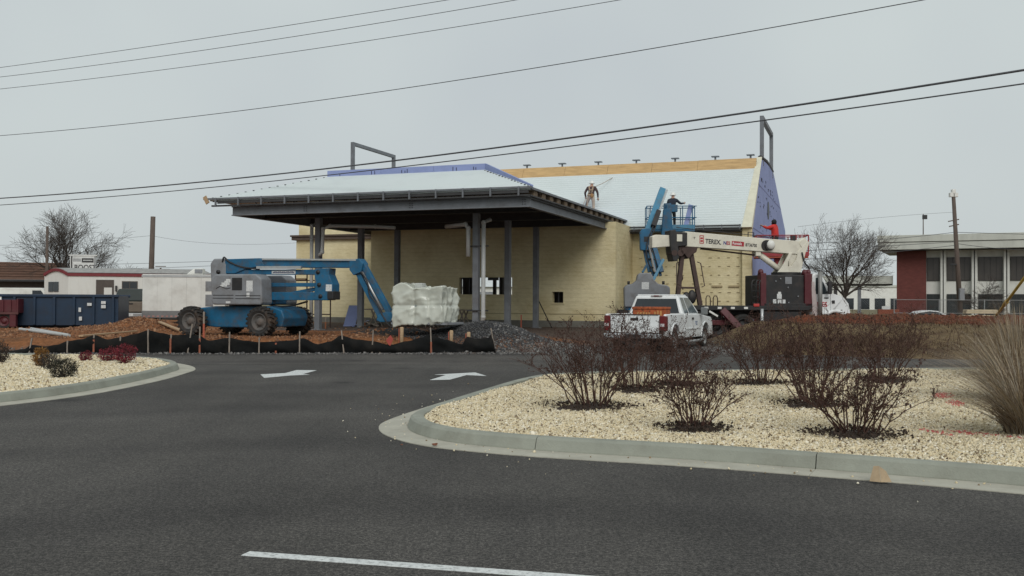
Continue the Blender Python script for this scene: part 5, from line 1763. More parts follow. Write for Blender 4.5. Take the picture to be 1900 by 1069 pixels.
roofer = person('roofer in dark plaid jacket, khaki trousers and white hard hat standing on the main roof', rp_, BR + R(4), J, RADB, std_zones(1.02, 0.14, 1.47), [skin, flannel, khaki, boots], 1.0,
                [helmet(J), ('harness', har, mat('tan_webbing', (0.40, 0.30, 0.20), 0.8)), ('tool_pouch', pouch, mat('leather', (0.30, 0.16, 0.06), 0.7))])
# safety line from the ridge to the roofer and down
m = MB()
A = bld.matrix_basis @ Vector((8.55, 16.05, 7.98))
B = roofer.matrix_basis @ Vector((-0.05, 0.0, 1.35))
D = bld.matrix_basis @ Vector((7.35, 12.35, ROOF(12.35) + 0.08))
m.tube([A, A.lerp(B, 0.5) + Vector((0, 0, -0.04)), B], 0.018, 5)
m.tube([B, B.lerp(D, 0.5) + Vector((0, 0, -0.1)), D], 0.016, 5)
tag(m.build('safety_rope', mat('rope', (0.35, 0.28, 0.22), 0.9)), 'tan safety rope running from the plywood ridge to the roofer', 'rope')
# man in the raised blue lift, leaning over his work
J = dict(BASE)
J.update(spine=(0, 0.04, 1.16), chest=(0.02, 0.10, 1.38), neck=(0.02, 0.14, 1.52), head=(0.02, 0.18, 1.61), crown=(0.02, 0.18, 1.73), shoL=(-0.17, 0.10, 1.42), elbL=(-0.26, 0.30, 1.24), wriL=(-0.18, 0.5, 1.28),
         shoR=(0.21, 0.10, 1.42), elbR=(0.38, 0.20, 1.26), wriR=(0.50, 0.40, 1.30))
person('worker in dark clothes and white hard hat standing in the raised blue lift', PLAT2, R(-20), J, RADB, std_zones(1.0, 0.12, 1.52), [skin, navy, blackw, boots], 1.0, [helmet(J)])
# man in red jacket in the red platform, arms up to the gable on the left
J = dict(BASE)
J.update(spine=(0, 0.02, 1.15), chest=(0, 0.05, 1.37), neck=(0, 0.07, 1.52), head=(0, 0.10, 1.61), crown=(0, 0.10, 1.73), shoL=(-0.19, 0.05, 1.43), elbL=(-0.30, 0.28, 1.35), wriL=(-0.26, 0.50, 1.46),
         shoR=(0.19, 0.05, 1.43), elbR=(0.25, 0.30, 1.32), wriR=(0.15, 0.50, 1.44))
hood = MB(); hood.ell((0, 0.06, 1.66), (0.12, 0.125, 0.12), 12, 8)
person('worker in red jacket with dark hood reaching to the gable from the red platform', RL, R(52), J, RADBIG, std_zones(0.98, 0.12, 1.55), [skin, red_jkt, blackw, boots], 1.0, [('hood', hood, blackw)])

# ---------------------------------------------------------------- left side of the site
def on(x, y, dz=0.0):
    return Vector((x, y, H(x, y) + dz))


# blue roll-off dumpster
navyblue = mat('dumpster_blue', (0.004, 0.022, 0.052), 0.5, 0, 0.25, 1.5, dirt=(0.012, 0.015, 0.025), dirt_amt=0.6, dscale=2)
dp = thing('dumpster', 'long dark blue roll-off dumpster standing on the dirt left of the cargo trailer', 'dumpster', (-18.75, 42.0, 0.36), R(10))
m = MB(); m.prism([(-2.6, 0.15), (-2.75, 1.38), (1.75, 1.38), (1.75, 0.15)], 'y', -1.05, -0.97); m.build('side_panel', navyblue, dp, bevel=0.01)
m = MB(); m.prism([(-2.6, 0.15), (-2.75, 1.38), (1.75, 1.38), (1.75, 0.15)], 'y', 0.97, 1.05); m.build('side_panel', navyblue, dp, bevel=0.01)
m = MB(); m.box(1.75, 1.85, -1.05, 1.05, 0.15, 1.40); m.build('end_gate', navyblue, dp, bevel=0.01)
m = MB(); m.box(-2.78, -2.66, -1.05, 1.05, 0.15, 1.40); m.build('end_panel', navyblue, dp, bevel=0.01)
m = MB(); m.box(-2.6, 1.75, -0.97, 0.97, 0.15, 0.25); m.build('floor', navyblue, dp)
m = MB(); m.box(-2.85, 1.90, -1.13, -1.03, 1.34, 1.46); m.build('top_rail', navyblue, dp, bevel=0.02)
m = MB(); m.box(-2.85, 1.90, 1.03, 1.13, 1.34, 1.46); m.build('top_rail', navyblue, dp, bevel=0.02)
for x in np.arange(-2.3, 1.7, 0.78):
    m = MB(); m.box(x, x + 0.10, -1.14, -1.05, 0.18, 1.34); m.build('side_rib', navyblue, dp, bevel=0.01)
for (x, z, w_, h_) in ((-2.55, 0.98, 0.14, 0.13), (0.28, 0.72, 0.10, 0.18), (0.30, 0.36, 0.12, 0.16), (0.62, 0.98, 0.18, 0.12), (1.18, 1.06, 0.18, 0.12), (1.18, 0.88, 0.18, 0.14)):
    m = MB(); m.box(x, x + w_, -1.152, -1.141, z, z + h_); m.build('sticker', decal, dp)
m = MB()
for s_ in (-1, 1): m.bar((-2.7, s_ * 0.5, 0.10), (1.8, s_ * 0.5, 0.10), 0.14, 0.12)
tag(m.build('skid', black_metal, dp), kind='stuff')
for x in (-2.2, 1.5):
    for y in (-0.75, 0.75):
        m = MB(); m.tube([(x, y - 0.08, 0.1), (x, y + 0.08, 0.1)], 0.11, 12); m.build('roller', black_metal, dp)

# maroon tilt trailer at the frame's left edge
tr = thing('dump_trailer', 'maroon ribbed dump trailer with dark wheels at the left picture edge', 'trailer', (-21.5, 40.9, 0.36), R(6))
m = MB(); m.box(-1.6, 0.95, -0.95, -0.88, 0.72, 1.22); m.build('side_panel', maroon, tr, bevel=0.01)
m = MB(); m.box(-1.6, 0.95, 0.88, 0.95, 0.72, 1.22); m.build('side_panel', maroon, tr, bevel=0.01)
m = MB(); m.box(0.95, 1.02, -0.95, 0.95, 0.68, 1.26); m.build('tailgate', maroon, tr, bevel=0.01)
m = MB(); m.box(-1.6, 0.95, -0.88, 0.88, 0.66, 0.74); m.build('bed', maroon, tr)
m = MB(); m.box(-1.7, 1.04, -1.02, -0.93, 0.62, 0.72); m.build('frame_rail', mat('dull_maroon', (0.09, 0.03, 0.03), 0.7), tr)
for x in np.arange(-1.4, 0.95, 0.30):
    m = MB(); m.box(x, x + 0.06, -1.0, -0.951, 0.74, 1.22); m.build('side_rib', maroon, tr)
for x in (-0.3, 0.45):
    for s_ in (-1, 1): wheel(tr, (x, s_ * 0.82, 0.34), 0.34, 0.22, s_, maroon)
m = MB(); m.box(0.70, 0.95, -1.0, -0.8, 0.1, 0.62); m.build('fender', maroon, tr, bevel=0.02)

# grey pipes and boards on the dirt
p0, p1 = gp(37, 612, 0.52), gp(128, 619, 0.52)
pipes = [(p0, p1, 0.055), (p0 + Vector((0.3, 0.2, 0)), p1 + Vector((-0.1, 0.2, 0)), 0.055)]
for i, (a, b2, r_) in enumerate(pipes):
    m = MB()
    d = (b2 - a).normalized()
    a = Vector((a.x, a.y, H(a.x, a.y) + r_)); b2 = Vector((b2.x, b2.y, H(b2.x, b2.y) + r_))
    sdv = d.cross(Vector((0, 0, 1))).normalized()
    prof = [(r_, 0), (r_ * 0.82, 0)]
    m.tube([a, b2], r_, 12)
    tag(m.build('conduit_pipe', pvc, smooth=False), ['long grey plastic pipe on the dirt before the blue dumpster, nearer of two', 'long grey plastic pipe on the dirt before the blue dumpster, farther of two'][i], 'pipe', 'pipes before the dumpster')


def plank(a, b2, w, h, label, m_=wood, name='plank', dz=0.02):
    a = Vector(a); b2 = Vector(b2)
    m = MB(); m.bar(a, b2, w, h)
    return tag(m.build(name, m_, bevel=0.004), label, 'board')


def gpH(px, py, it=6):
    """ground hit on the terrain"""
    z = 0.3
    for _ in range(it):
        p = gp(px, py, z)
        z = H(p.x, p.y)
    return Vector((p.x, p.y, z))


a, b2 = gpH(150, 627), gpH(252, 619); plank(a + Vector((0, 0, 0.06)), b2 + Vector((0, 0, 0.06)), 0.14, 0.05, 'long pale board lying on the dirt behind the left silt fence')
a, b2 = gpH(296, 614), gpH(340, 611); plank(a + Vector((0, 0, 0.06)), b2 + Vector((0, 0, 0.06)), 0.14, 0.05, 'short pale board lying on the dirt beside the lift wheel')

# white enclosed cargo trailer with roof air conditioner
cg = thing('cargo_trailer', 'white enclosed cargo trailer with grey skirt and roof air conditioner', 'trailer', (-15.35, 46.0, 0.36), R(9))
m = MB(); m.box(-1.85, 1.85, -1.1, 1.1, 0.72, 2.38); cb = m.build('body', off_white, cg, bevel=0.03)
m = MB(); m.box(-1.87, 1.87, -1.115, 1.115, 0.42, 0.74); m.build('skirt', mat('stone_guard_grey', (0.17, 0.17, 0.17), 0.6, 0, 0.15, 4), cg, bevel=0.01)
m = MB(); m.box(-1.88, 1.88, -1.12, -1.09, 2.30, 2.40); m.build('roof_trim', silver, cg)
m = MB(); m.box(-1.86, 1.86, -1.06, 1.06, 2.38, 2.43); m.build('roof', off_white, cg, bevel=0.02)
for (z0, z1) in ((1.65, 2.12), (0.95, 1.50)):
    m = MB(); m.box(0.95, 1.30, -1.108, -1.09, z0, z1); m.build('vent_panel', lift_grey, cb, bevel=0.005)
for x in (-1.2, -0.55, 0.1, 0.75):
    m = MB(); m.box(x, x + 0.012, -1.104, -1.09, 0.76, 2.3); m.build('panel_seam', mat('pale_seam', (0.50, 0.50, 0.47), 0.6), cb)
for x in (0.35, 1.05):
    for s_ in (-1, 1): wheel(cg, (x, s_ * 1.02, 0.33), 0.33, 0.2, s_, silver)
m = MB(); m.tube([(0.35 + 0.42 * math.cos(t) if t > math.pi / 2 else 1.05 + 0.42 * math.cos(t), -1.13, 0.36 + 0.42 * math.sin(t)) for t in np.linspace(math.pi, 0, 14)], 0.04, 6); m.build('fender', silver, cg, smooth=True)
m = MB()
for k in range(9): m.box(-1.8 + k * 0.2, -1.7 + k * 0.2, -1.125, -1.115, 0.46, 0.52)
tag(m.build('reflector_dashes', mat('reflector_red_white', (0.4, 0.2, 0.18), 0.4), cg), kind='stuff')
m = MB(); m.prism([(-0.05, 2.43), (0.28, 2.72), (0.72, 2.74), (0.72, 2.43)], 'y', -0.35, 0.35); acu = m.build('air_conditioner', off_white, cg, bevel=0.03)
m = MB(); m.box(0.34, 0.70, -0.36, -0.345, 2.5, 2.70); m.build('vent_grille', lift_grey, acu)
m = MB(); m.box(-0.15, 0.8, -0.4, 0.4, 2.425, 2.46); m.build('base_gasket', black_metal, acu)

# tan pickup between dumpster and trailer (only its back shows)
tp = thing('pickup_truck', 'dark covered pickup with tan tailgate parked between dumpster and cargo trailer', 'pickup truck', (-18.4, 49.8, 0.36), R(88))
tanm = mat('tan_vehicle_paint', (0.16, 0.13, 0.10), 0.4, 0, 0.1, 3)
m = MB(); m.prism([(-2.6, 0.5), (-2.65, 1.16), (2.5, 1.1), (2.6, 0.9), (2.6, 0.5)], 'y', -0.98, 0.98); m.build('body', tanm, tp, bevel=0.05)
m = MB(); m.box(-2.70, -2.62, -0.76, 0.76, 0.66, 1.14); tg = m.build('tailgate', tanm, tp, bevel=0.02)
m = MB(); m.box(-2.72, -2.69, -0.1, 0.1, 1.02, 1.08); m.build('handle', black_metal, tg)
for s_ in (-1, 1):
    m = MB(); m.box(-2.72, -2.5, min(s_ * 0.8, s_ * 0.99), max(s_ * 0.8, s_ * 0.99), 0.72, 1.14); m.build('tail_light', tail_red, tp, bevel=0.02)
m = MB(); m.hexa([(-2.6, -0.95, 1.16), (1.4, -0.95, 1.16), (1.4, 0.95, 1.16), (-2.6, 0.95, 1.16)], [(-2.4, -0.78, 1.78), (0.7, -0.78, 1.80), (0.7, 0.78, 1.80), (-2.4, 0.78, 1.78)]); m.build('bed_cover', mat('dark_green_cap', (0.02, 0.028, 0.025), 0.4), tp, bevel=0.08, seg=3)
m = MB(); m.box(-2.85, -2.62, -0.96, 0.96, 0.42, 0.60); m.build('rear_bumper', silver, tp, bevel=0.03)
m = MB(); m.box(-2.855, -2.84, -0.18, 0.18, 0.45, 0.57); m.build('number_plate', decal, tp)
for x in (-1.6, 1.7):
    for s_ in (-1, 1): wheel(tp, (x, s_ * 0.84, 0.37), 0.37, 0.25, s_, silver)
# white car and blue tarp poking above the dumpster rim
wc = thing('parked_car', 'white car roof showing over the rim of the blue dumpster', 'car', (-24.5, 54.0, 0.36), R(5))
m = MB(); m.prism([(-2.2, 0.35), (-2.2, 0.85), (-1.4, 0.95), (-0.8, 1.38), (0.5, 1.42), (1.2, 1.0), (2.1, 0.85), (2.2, 0.35)], 'y', -0.86, 0.86); m.build('body', white_paint, wc, bevel=0.08, seg=3)
m = MB(); m.prism([(-1.2, 0.97), (-0.72, 1.30), (0.42, 1.33), (0.98, 1.0)], 'y', -0.868, 0.868); m.build('windows', dark_glass, wc)
for x in (-1.35, 1.35):
    for s_ in (-1, 1): wheel(wc, (x, s_ * 0.78, 0.31), 0.31, 0.2, s_, silver)

# site office trailer, white with red trim and a bowed roof
ot = thing('office_trailer', 'white site office trailer with dark red roof trim and sliding windows', 'trailer', (-26.53, 58.0, 0.35), R(14))
OW, OL, OZ = 2.4, 8.2, 2.80   # end width (towards -x), side length (+x), wall top
# local frame: the near corner is the origin, the long side runs +x, the short end runs back along y towards -x side
bow = [(-OW + OW * t, OZ + 0.28 * math.sin(math.pi * t)) for t in np.linspace(0, 1, 9)]
side_poly = [(0, 0.5), (0, OZ), (OL, OZ), (OL, 0.5)]
otm = mat('trailer_siding', (0.66, 0.66, 0.62), 0.6, 0, 0.05, 1, dirt=(0.45, 0.43, 0.38), dirt_amt=0.5, dscale=1.0, stretch=(3, 3, 0.4))
redtrim = mat('dark_red_trim', (0.17, 0.02, 0.025), 0.6)
m = MB(); m.box(0.0, OL, 0.0, 0.1, 0.5, OZ); ow = m.build('long_wall', otm, ot)
EA = R(180 - 46)     # direction of the short end, seen obliquely
ex, ey = math.cos(EA), math.sin(EA)
m = MB()
pts_b = [(0, 0.5)] + [(0 + OW * t, OZ + 0.30 * math.sin(math.pi * t)) for t in np.linspace(0, 1, 11)] + [(OW, 0.5)]
vs = [(ex * d_, ey * d_, z) for d_, z in pts_b] + [(ex * d_ - ey * 0.1, ey * d_ + ex * 0.1 * -1 + 0.2, z) for d_, z in pts_b]
n = len(pts_b)
m.add(vs, [tuple(range(n)), tuple(range(2 * n - 1, n - 1, -1))] + [(i, i + n, (i + 1) % n + n, (i + 1) % n) for i in range(n)])
oe = m.build('end_wall', otm, ot)
# bowed roof joining both
m = MB()
prof = [(OW * t, OZ + 0.30 * math.sin(math.pi * t)) for t in np.linspace(0, 1, 11)]
vs = [(ex * d_, ey * d_, z + 0.02) for d_, z in prof] + [(OL + ex * d_, ey * d_, z + 0.02) for d_, z in prof] + [(ex * d_, ey * d_, z + 0.07) for d_, z in prof] + [(OL + ex * d_, ey * d_, z + 0.07) for d_, z in prof]
n = len(prof)
fs = []
for i in range(n - 1):
    fs += [(i, i + 1, n + i + 1, n + i), (2 * n + i, 3 * n + i, 3 * n + i + 1, 2 * n + i + 1), (i, 2 * n + i, 2 * n + i + 1, i + 1), (n + i, n + i + 1, 3 * n + i + 1, 3 * n + i)]
m.add(vs, fs); m.build('roof', mat('grey_membrane', (0.28, 0.28, 0.27), 0.8), ot)
m = MB(); m.box(-0.05, OL + 0.05, -0.06, -0.004, OZ - 0.14, OZ + 0.04); m.build('roof_trim', redtrim, ot)
m = MB()
for i in range(n - 1):
    a, b2 = prof[i], prof[i + 1]
    m.bar((ex * a[0] + ey * -0.0 - 0.03, ey * a[0] - 0.05, a[1] - 0.05), (ex * b2[0] - 0.03, ey * b2[0] - 0.05, b2[1] - 0.05), 0.06, 0.17)
m.build('roof_trim', redtrim, ot)


def slider(x0, x1, z0, z1, par=None):
    m = MB(); m.box(x0, x1, -0.03, -0.002, z0, z1); wf = m.build('window', mat('brown_frame', (0.07, 0.055, 0.045), 0.5), par or ow)
    for (a, b2) in ((x0 + 0.05, (x0 + x1) / 2 - 0.02), ((x0 + x1) / 2 + 0.02, x1 - 0.05)):
        m = MB(); m.box(a, b2, -0.036, -0.028, z0 + 0.05, z1 - 0.05); pn = m.build('pane', dark_glass, ow)


slider(3.0, 3.9, 1.90, 2.38)
slider(4.6, 5.6, 1.88, 2.36)
slider(6.6, 7.5, 1.85, 2.36)
m = MB(); m.box(1.55, 2.55, -0.05, -0.004, 0.6, 2.45); dd = m.build('doorway', mat('brown_frame', (0.07, 0.055, 0.045), 0.5), ot)
m = MB(); m.box(2.0, 2.45, -0.062, -0.05, 0.7, 1.98); m.build('door', otm, dd)
m = MB(); m.box(2.65, 2.75, -0.2, -0.05, 1.75, 2.1); m.build('porch_lamp', black_metal, ot)
# end wall window
for t0, t1 in ((0.95, 1.42), (1.48, 1.95)):
    m = MB()
    q = [(ex * t0, ey * t0), (ex * t1, ey * t1)]
    nx_, ny_ = ey * -1, ex
    off = (-ey * 0.03 * 1, -0.035)
    m.hexa([(q[0][0] - 0.03, q[0][1] - 0.03, 1.72), (q[1][0] - 0.03, q[1][1] - 0.03, 1.72), (q[1][0], q[1][1] + 0.02, 1.72), (q[0][0], q[0][1] + 0.02, 1.72)],
           [(q[0][0] - 0.03, q[0][1] - 0.03, 2.32), (q[1][0] - 0.03, q[1][1] - 0.03, 2.32), (q[1][0], q[1][1] + 0.02, 2.32), (q[0][0], q[0][1] + 0.02, 2.32)])
    m.build('window', dark_glass, oe)
m = MB(); m.box(0.4, OL - 0.3, 0.2, 1.2, 0.05, 0.5); m.build('underframe', black_metal, ot)

# roof sign behind the office trailer
sg = thing('roof_sign', 'white pole sign with black lettering behind the office trailer', 'sign', (-33.2, 75.0, 0.75), R(12))
m = MB(); m.box(-0.9, 0.95, -0.12, 0.12, 2.9, 4.22); sb_ = m.build('sign_face', mat('sign_white', (0.62, 0.63, 0.62), 0.5), sg, bevel=0.01)
m = MB(); m.box(-1.0, 1.05, -0.15, 0.15, 4.22, 4.32); m.build('sign_cap', mat('sign_white', (0.62, 0.63, 0.62), 0.5), sg)
m = MB(); m.box(-0.82, -0.74, -0.16, 0.16, 0, 4.2); m.build('sign_post', black_metal, sg)
m = MB(); m.box(0.86, 0.93, -0.16, 0.16, 0, 4.2); m.build('sign_post', lift_grey, sg)
text_mesh('sign_lettering', 'BOOST', 0.56, blk, sb_, (-0.60, -0.125, 3.15), (math.pi / 2, 0, 0), 0.002, 0.01, 0.86)
m = MB(); m.box(-0.05, 0.80, -0.13, -0.121, 3.72, 4.05); pn = m.build('sign_panel', blk, sb_)
m = MB()
for k in range(7): m.box(-0.66 + k * 0.085, -0.61 + k * 0.085, -0.126, -0.121, 3.78, 4.02)
for k in range(8): m.box(0.05 + k * 0.085, 0.11 + k * 0.085, -0.136, -0.131, 3.84, 3.93, 1)
tag(m.build('sign_small_lettering', [lift_grey, decal], sb_), kind='stuff')

# brown-roofed building at the left edge
br = thing('shop_building', 'low building with long brown shingle roof at the left picture edge', 'building', (-45.0, 85.0, 0.3), R(10))
shin = mat('brown_shingles', (0.105, 0.055, 0.036), 0.9, 0, 0.25, 1.2, bump=0.4, bscale=8, stretch=(1, 1, 4))
m = MB(); m.hexa([(-14, -0.6, 3.02), (5.6, -0.6, 3.02), (5.6, 0.2, 3.02), (-14, 0.2, 3.02)], [(-14, 2.4, 4.75), (4.6, 2.4, 4.62), (4.6, 3.2, 4.62), (-14, 3.2, 4.75)]); m.build('mansard_roof', shin, br)
for k in range(6):
    z = 3.3 + k * 0.24
    y = -0.6 + (z - 3.02) / 1.7 * 3.0
    m = MB(); m.box(-14, 5.5 - k * 0.15, y - 0.05, y + 0.02, z, z + 0.05); m.build('shingle_course', shin, br)
m = MB(); m.box(-13.8, 5.4, 0.5, 6.0, 0, 3.0); bw = m.build('wall', mat('dark_brick', (0.11, 0.085, 0.075), 0.9, 0, 0.25, 3), br)
for x in np.arange(-12, 4.5, 2.3):
    m = MB(); m.box(x, x + 1.7, 0.44, 0.52, 0.7, 2.3); w_ = m.build('window', dark_glass, bw)
    m = MB(); m.box(x + 0.82, x + 0.88, 0.42, 0.45, 0.7, 2.3); m.build('mullion', off_white, bw)
m = MB(); m.box(-13.9, 5.5, -0.5, 0.5, 2.86, 3.0); m.build('soffit', dark_steel, br)
for i, (x, y, lab) in enumerate(((-41.5, 76.0, 'white delivery van parked under the brown-roofed building, farthest left'), (-38.0, 77.0, 'white box truck parked between the brown-roofed building and office trailer'))):
    vv = thing('delivery_van', lab, 'van', (x, y, 0.3), R(5))
    m = MB(); m.prism([(-2.4, 0.4), (-2.4, 2.2), (1.0, 2.2), (1.6, 1.4), (2.4, 1.2), (2.4, 0.4)], 'y', -0.95, 0.95); m.build('body', off_white, vv, bevel=0.05)
    m = MB(); m.prism([(0.3, 1.35), (0.3, 2.0), (0.95, 2.0), (1.4, 1.35)], 'y', -0.96, 0.96); m.build('side_window', dark_glass, vv)
    for xx in (-1.4, 1.5):
        for s_ in (-1, 1): wheel(vv, (xx, s_ * 0.85, 0.35), 0.35, 0.22, s_, silver)

# white warehouse seen through the window opening and far white buildings
wh = thing('warehouse', 'low white metal warehouse far behind the building, seen through its window', 'building', (-2.0, 118.0, 0.2), R(0))
m = MB(); m.box(-14, 14, 0, 10, 0, 3.2); w0 = m.build('wall', off_white, wh)
m = MB(); m.hexa([(-14.3, -0.4, 3.2), (14.3, -0.4, 3.2), (14.3, 10.4, 3.2), (-14.3, 10.4, 3.2)], [(-14.3, 4.9, 4.6), (14.3, 4.9, 4.6), (14.3, 5.1, 4.6), (-14.3, 5.1, 4.6)]); m.build('roof', mat('pale_metal_roof', (0.55, 0.57, 0.57), 0.5), wh)
for x in (-9, -3, 3, 9):
    m = MB(); m.box(x, x + 2.8, -0.05, 0.02, 0, 2.6); m.build('roller_door', lift_grey, w0)

# ---------------------------------------------------------------- trees, bare
def tree(label, loc, height, spread, seed, trunk_r, levels=6, first=0.28, lean=0.0, up=0.55, crowd=1.0, twig=0.012):
    rd = random.Random(seed)
    root = thing('bare_tree', label, 'tree', loc, rd.uniform(0, 6))
    tm, cm = MB(), MB()

    def grow(p, d, ln, r_, lev):
        mb = tm if lev < 2 else cm
        nseg = 4 if lev < 2 else 3
        pts, rs = [p], [r_]
        q, dd = p.copy(), d.copy()
        for i in range(nseg):
            dd = (dd + Vector((rd.gauss(0, 0.10), rd.gauss(0, 0.10), rd.gauss(0, 0.06) + (0.10 if lev > 0 else 0) * up))).normalized()
            q = q + dd * (ln / nseg)
            pts.append(q.copy())
            rs.append(max(twig, r_ * (1 - 0.42 * (i + 1) / nseg)))
        mb.tube(pts, rs, 7 if lev < 1 else (5 if lev < 3 else 3), cap=False)
        if lev >= levels: return
        nb = {0: 9, 1: 6, 2: 5}.get(lev, 4)
        nb = max(2, int(nb * crowd + 0.5))
        for k in range(nb):
            t = rd.uniform(0.35 if lev else first, 1.0) if k else 1.0
            i = min(nseg - 1, int(t * nseg))
            base = pts[i].lerp(pts[i + 1], t * nseg - i)
            ax = dd.orthogonal().normalized()
            ax.rotate(Matrix.Rotation(rd.uniform(0, 2 * math.pi) if lev else 2 * math.pi * k * 0.382, 3, dd))
            an = rd.uniform(0.35, 0.85) if lev else rd.uniform(0.5, 1.05) * (0.35 if k == 0 else 1)
            nd = (dd * math.cos(an) + ax * math.sin(an)).normalized()
            nd.x *= spread; nd.y *= spread
            nd.normalize()
            rr = max(twig, (rs[i] * 0.62) * rd.uniform(0.75, 1.0))
            grow(base, nd, ln * rd.uniform(0.55, 0.78) * (1.0 if lev else 1.15), rr, lev + 1)

    grow(Vector((0, 0, -0.1)), Vector((lean, 0, 1)).normalized(), height * 0.42, trunk_r, 0)
    tm.build('trunk', bark, root, smooth=True, fix=False)
    cm.build('crown', bark, root, fix=False)
    return root


tree('wide bare tree standing behind the office trailer on the left', (-38.6, 82.0, 0.3), 8.2, 1.0, 5, 0.25, 5, 0.42, crowd=1.0, twig=0.008)
tree('smaller bare tree behind the office trailer, right of the wide one', (-41.0, 100.0, 0.3), 5.4, 1.3, 8, 0.13, 4, 0.35, crowd=1.05, twig=0.010)
tree('low bare tree behind the brown-roofed building at the left', (-49.5, 105.0, 0.3), 5.6, 1.3, 12, 0.12, 4, 0.35, crowd=0.9, twig=0.010)
tree('tall rounded bare tree between the crane truck and the brick building', (24.6, 72.5, 0.2), 7.3, 1.0, 61, 0.20, 5, 0.32, crowd=0.95, twig=0.006)
tree('small dark bare tree in front of the office building windows', (38.2, 79.0, 0.3), 3.6, 1.75, 33, 0.08, 4, 0.30, crowd=1.0, twig=0.010, up=0.2)

# ---------------------------------------------------------------- poles
polewood = mat('creosote_pole', (0.105, 0.080, 0.066), 0.9, 0, 0.25, 3, stretch=(3, 3, 0.5))


def pole(label, base, top, r0, r1):
    b_ = Vector(base)
    o = thing('utility_pole', label, 'pole', b_)
    m = MB(); m.tube([(0, 0, -0.3), Vector(top) - b_], [r0, r1], 10); m.build('shaft', polewood, o, smooth=True)
    return o


g_ = lambda px, Y, z=0.3: Vector((at(px, 560, Y).x, Y, z))
P_left = pole('thin weathered pole standing before the wide bare tree', g_(86, 72), at(88, 420, 72), 0.13, 0.10)
P_mid = pole('bare brown pole rising behind the cargo trailer', g_(278, 62), at(284, 402, 62), 0.19, 0.15)
Pr_b, Pr_t = g_(1783, 72, 0.35), at(1769, 362, 72)
P_right = pole('leaning utility pole with lamps on top before the brick office building', Pr_b, Pr_t, 0.20, 0.13)
d = Pr_t - Pr_b
for k, (dx, dz) in enumerate(((-0.16, -0.05), (0.16, -0.05), (0.0, 0.2))):
    m = MB(); m.box(d.x + dx - 0.14, d.x + dx + 0.14, d.y - 0.15, d.y + 0.15, d.z + dz - 0.1, d.z + dz + 0.22); m.build('floodlight', off_white, P_right, bevel=0.03)
for t, w_ in ((0.80, 0.5), (0.76, 0.45)):
    c = d * t
    m = MB(); m.bar(c + Vector((-w_, 0, -0.1)), c + Vector((w_ * 0.6, 0, 0.06)), 0.06, 0.08); m.build('crossarm', polewood, P_right)
c = d * 0.45
m = MB(); m.box(c.x - 0.55, c.x - 0.15, c.y - 0.25, c.y - 0.05, c.z - 0.1, c.z + 0.02); m.build('bracket_box', black_metal, P_right, bevel=0.02)
m = MB(); m.box(d.x * 0.12 - 0.2, d.x * 0.12 + 0.16, -0.42, -0.2, 1.5, 2.4); m.build('meter_box', lift_grey, P_right, bevel=0.02)
P_th = pole('slim antenna mast standing on the office building roof', at(1713, 440, 92), at(1713, 397, 92), 0.05, 0.04)
m = MB(); m.box(-0.05, 0.35, -0.1, 0.1, 1.7, 2.1); m.build('antenna_head', black_metal, P_th)
P_far = pole('far utility pole with crossarm above the cargo trailer', g_(298, 130), at(298, 497, 130), 0.16, 0.12)
tp_ = at(298, 500, 130) - g_(298, 130)
m = MB(); m.bar(tp_ + Vector((-1.2, 0, 0)), tp_ + Vector((1.2, 0, 0)), 0.12, 0.14); m.build('crossarm', polewood, P_far)
m = MB(); m.bar(tp_ + Vector((-0.7, 0, 0.4)), tp_ + Vector((0.7, 0, 0.4)), 0.1, 0.1); m.build('crossarm', polewood, P_far)

# ---------------------------------------------------------------- overhead wires
wirem = mat('power_cable', (0.07, 0.072, 0.08), 0.7)


def wire(label, pix, z_or_Y, r_, n=28, by_height=True):
    """pix: three photo points; the line keeps a constant height when by_height"""
    P = []
    for i, (px, py) in enumerate(pix):
        v = ray(px, py)
        if by_height:
            P.append(Vector((0, 0, EYE)) + v * ((z_or_Y[i] - EYE) / v.z))
        else:
            P.append(at(px, py, z_or_Y[i]))
    (x0, x1, x2) = (0.0, (P[1] - P[0]).length, (P[1] - P[0]).length + (P[2] - P[1]).length)
    pts = []
    for k in range(n + 1):
        t = x2 * k / n
        l0 = (t - x1) * (t - x2) / ((x0 - x1) * (x0 - x2))
        l1 = (t - x0) * (t - x2) / ((x1 - x0) * (x1 - x2))
        l2_ = (t - x0) * (t - x1) / ((x2 - x0) * (x2 - x1))
        pts.append(P[0] * l0 + P[1] * l1 + P[2] * l2_)
    m = MB(); m.tube(pts, r_, 6)
    return tag(m.build('overhead_wire', wirem, smooth=True), label, 'wire', 'overhead wires')


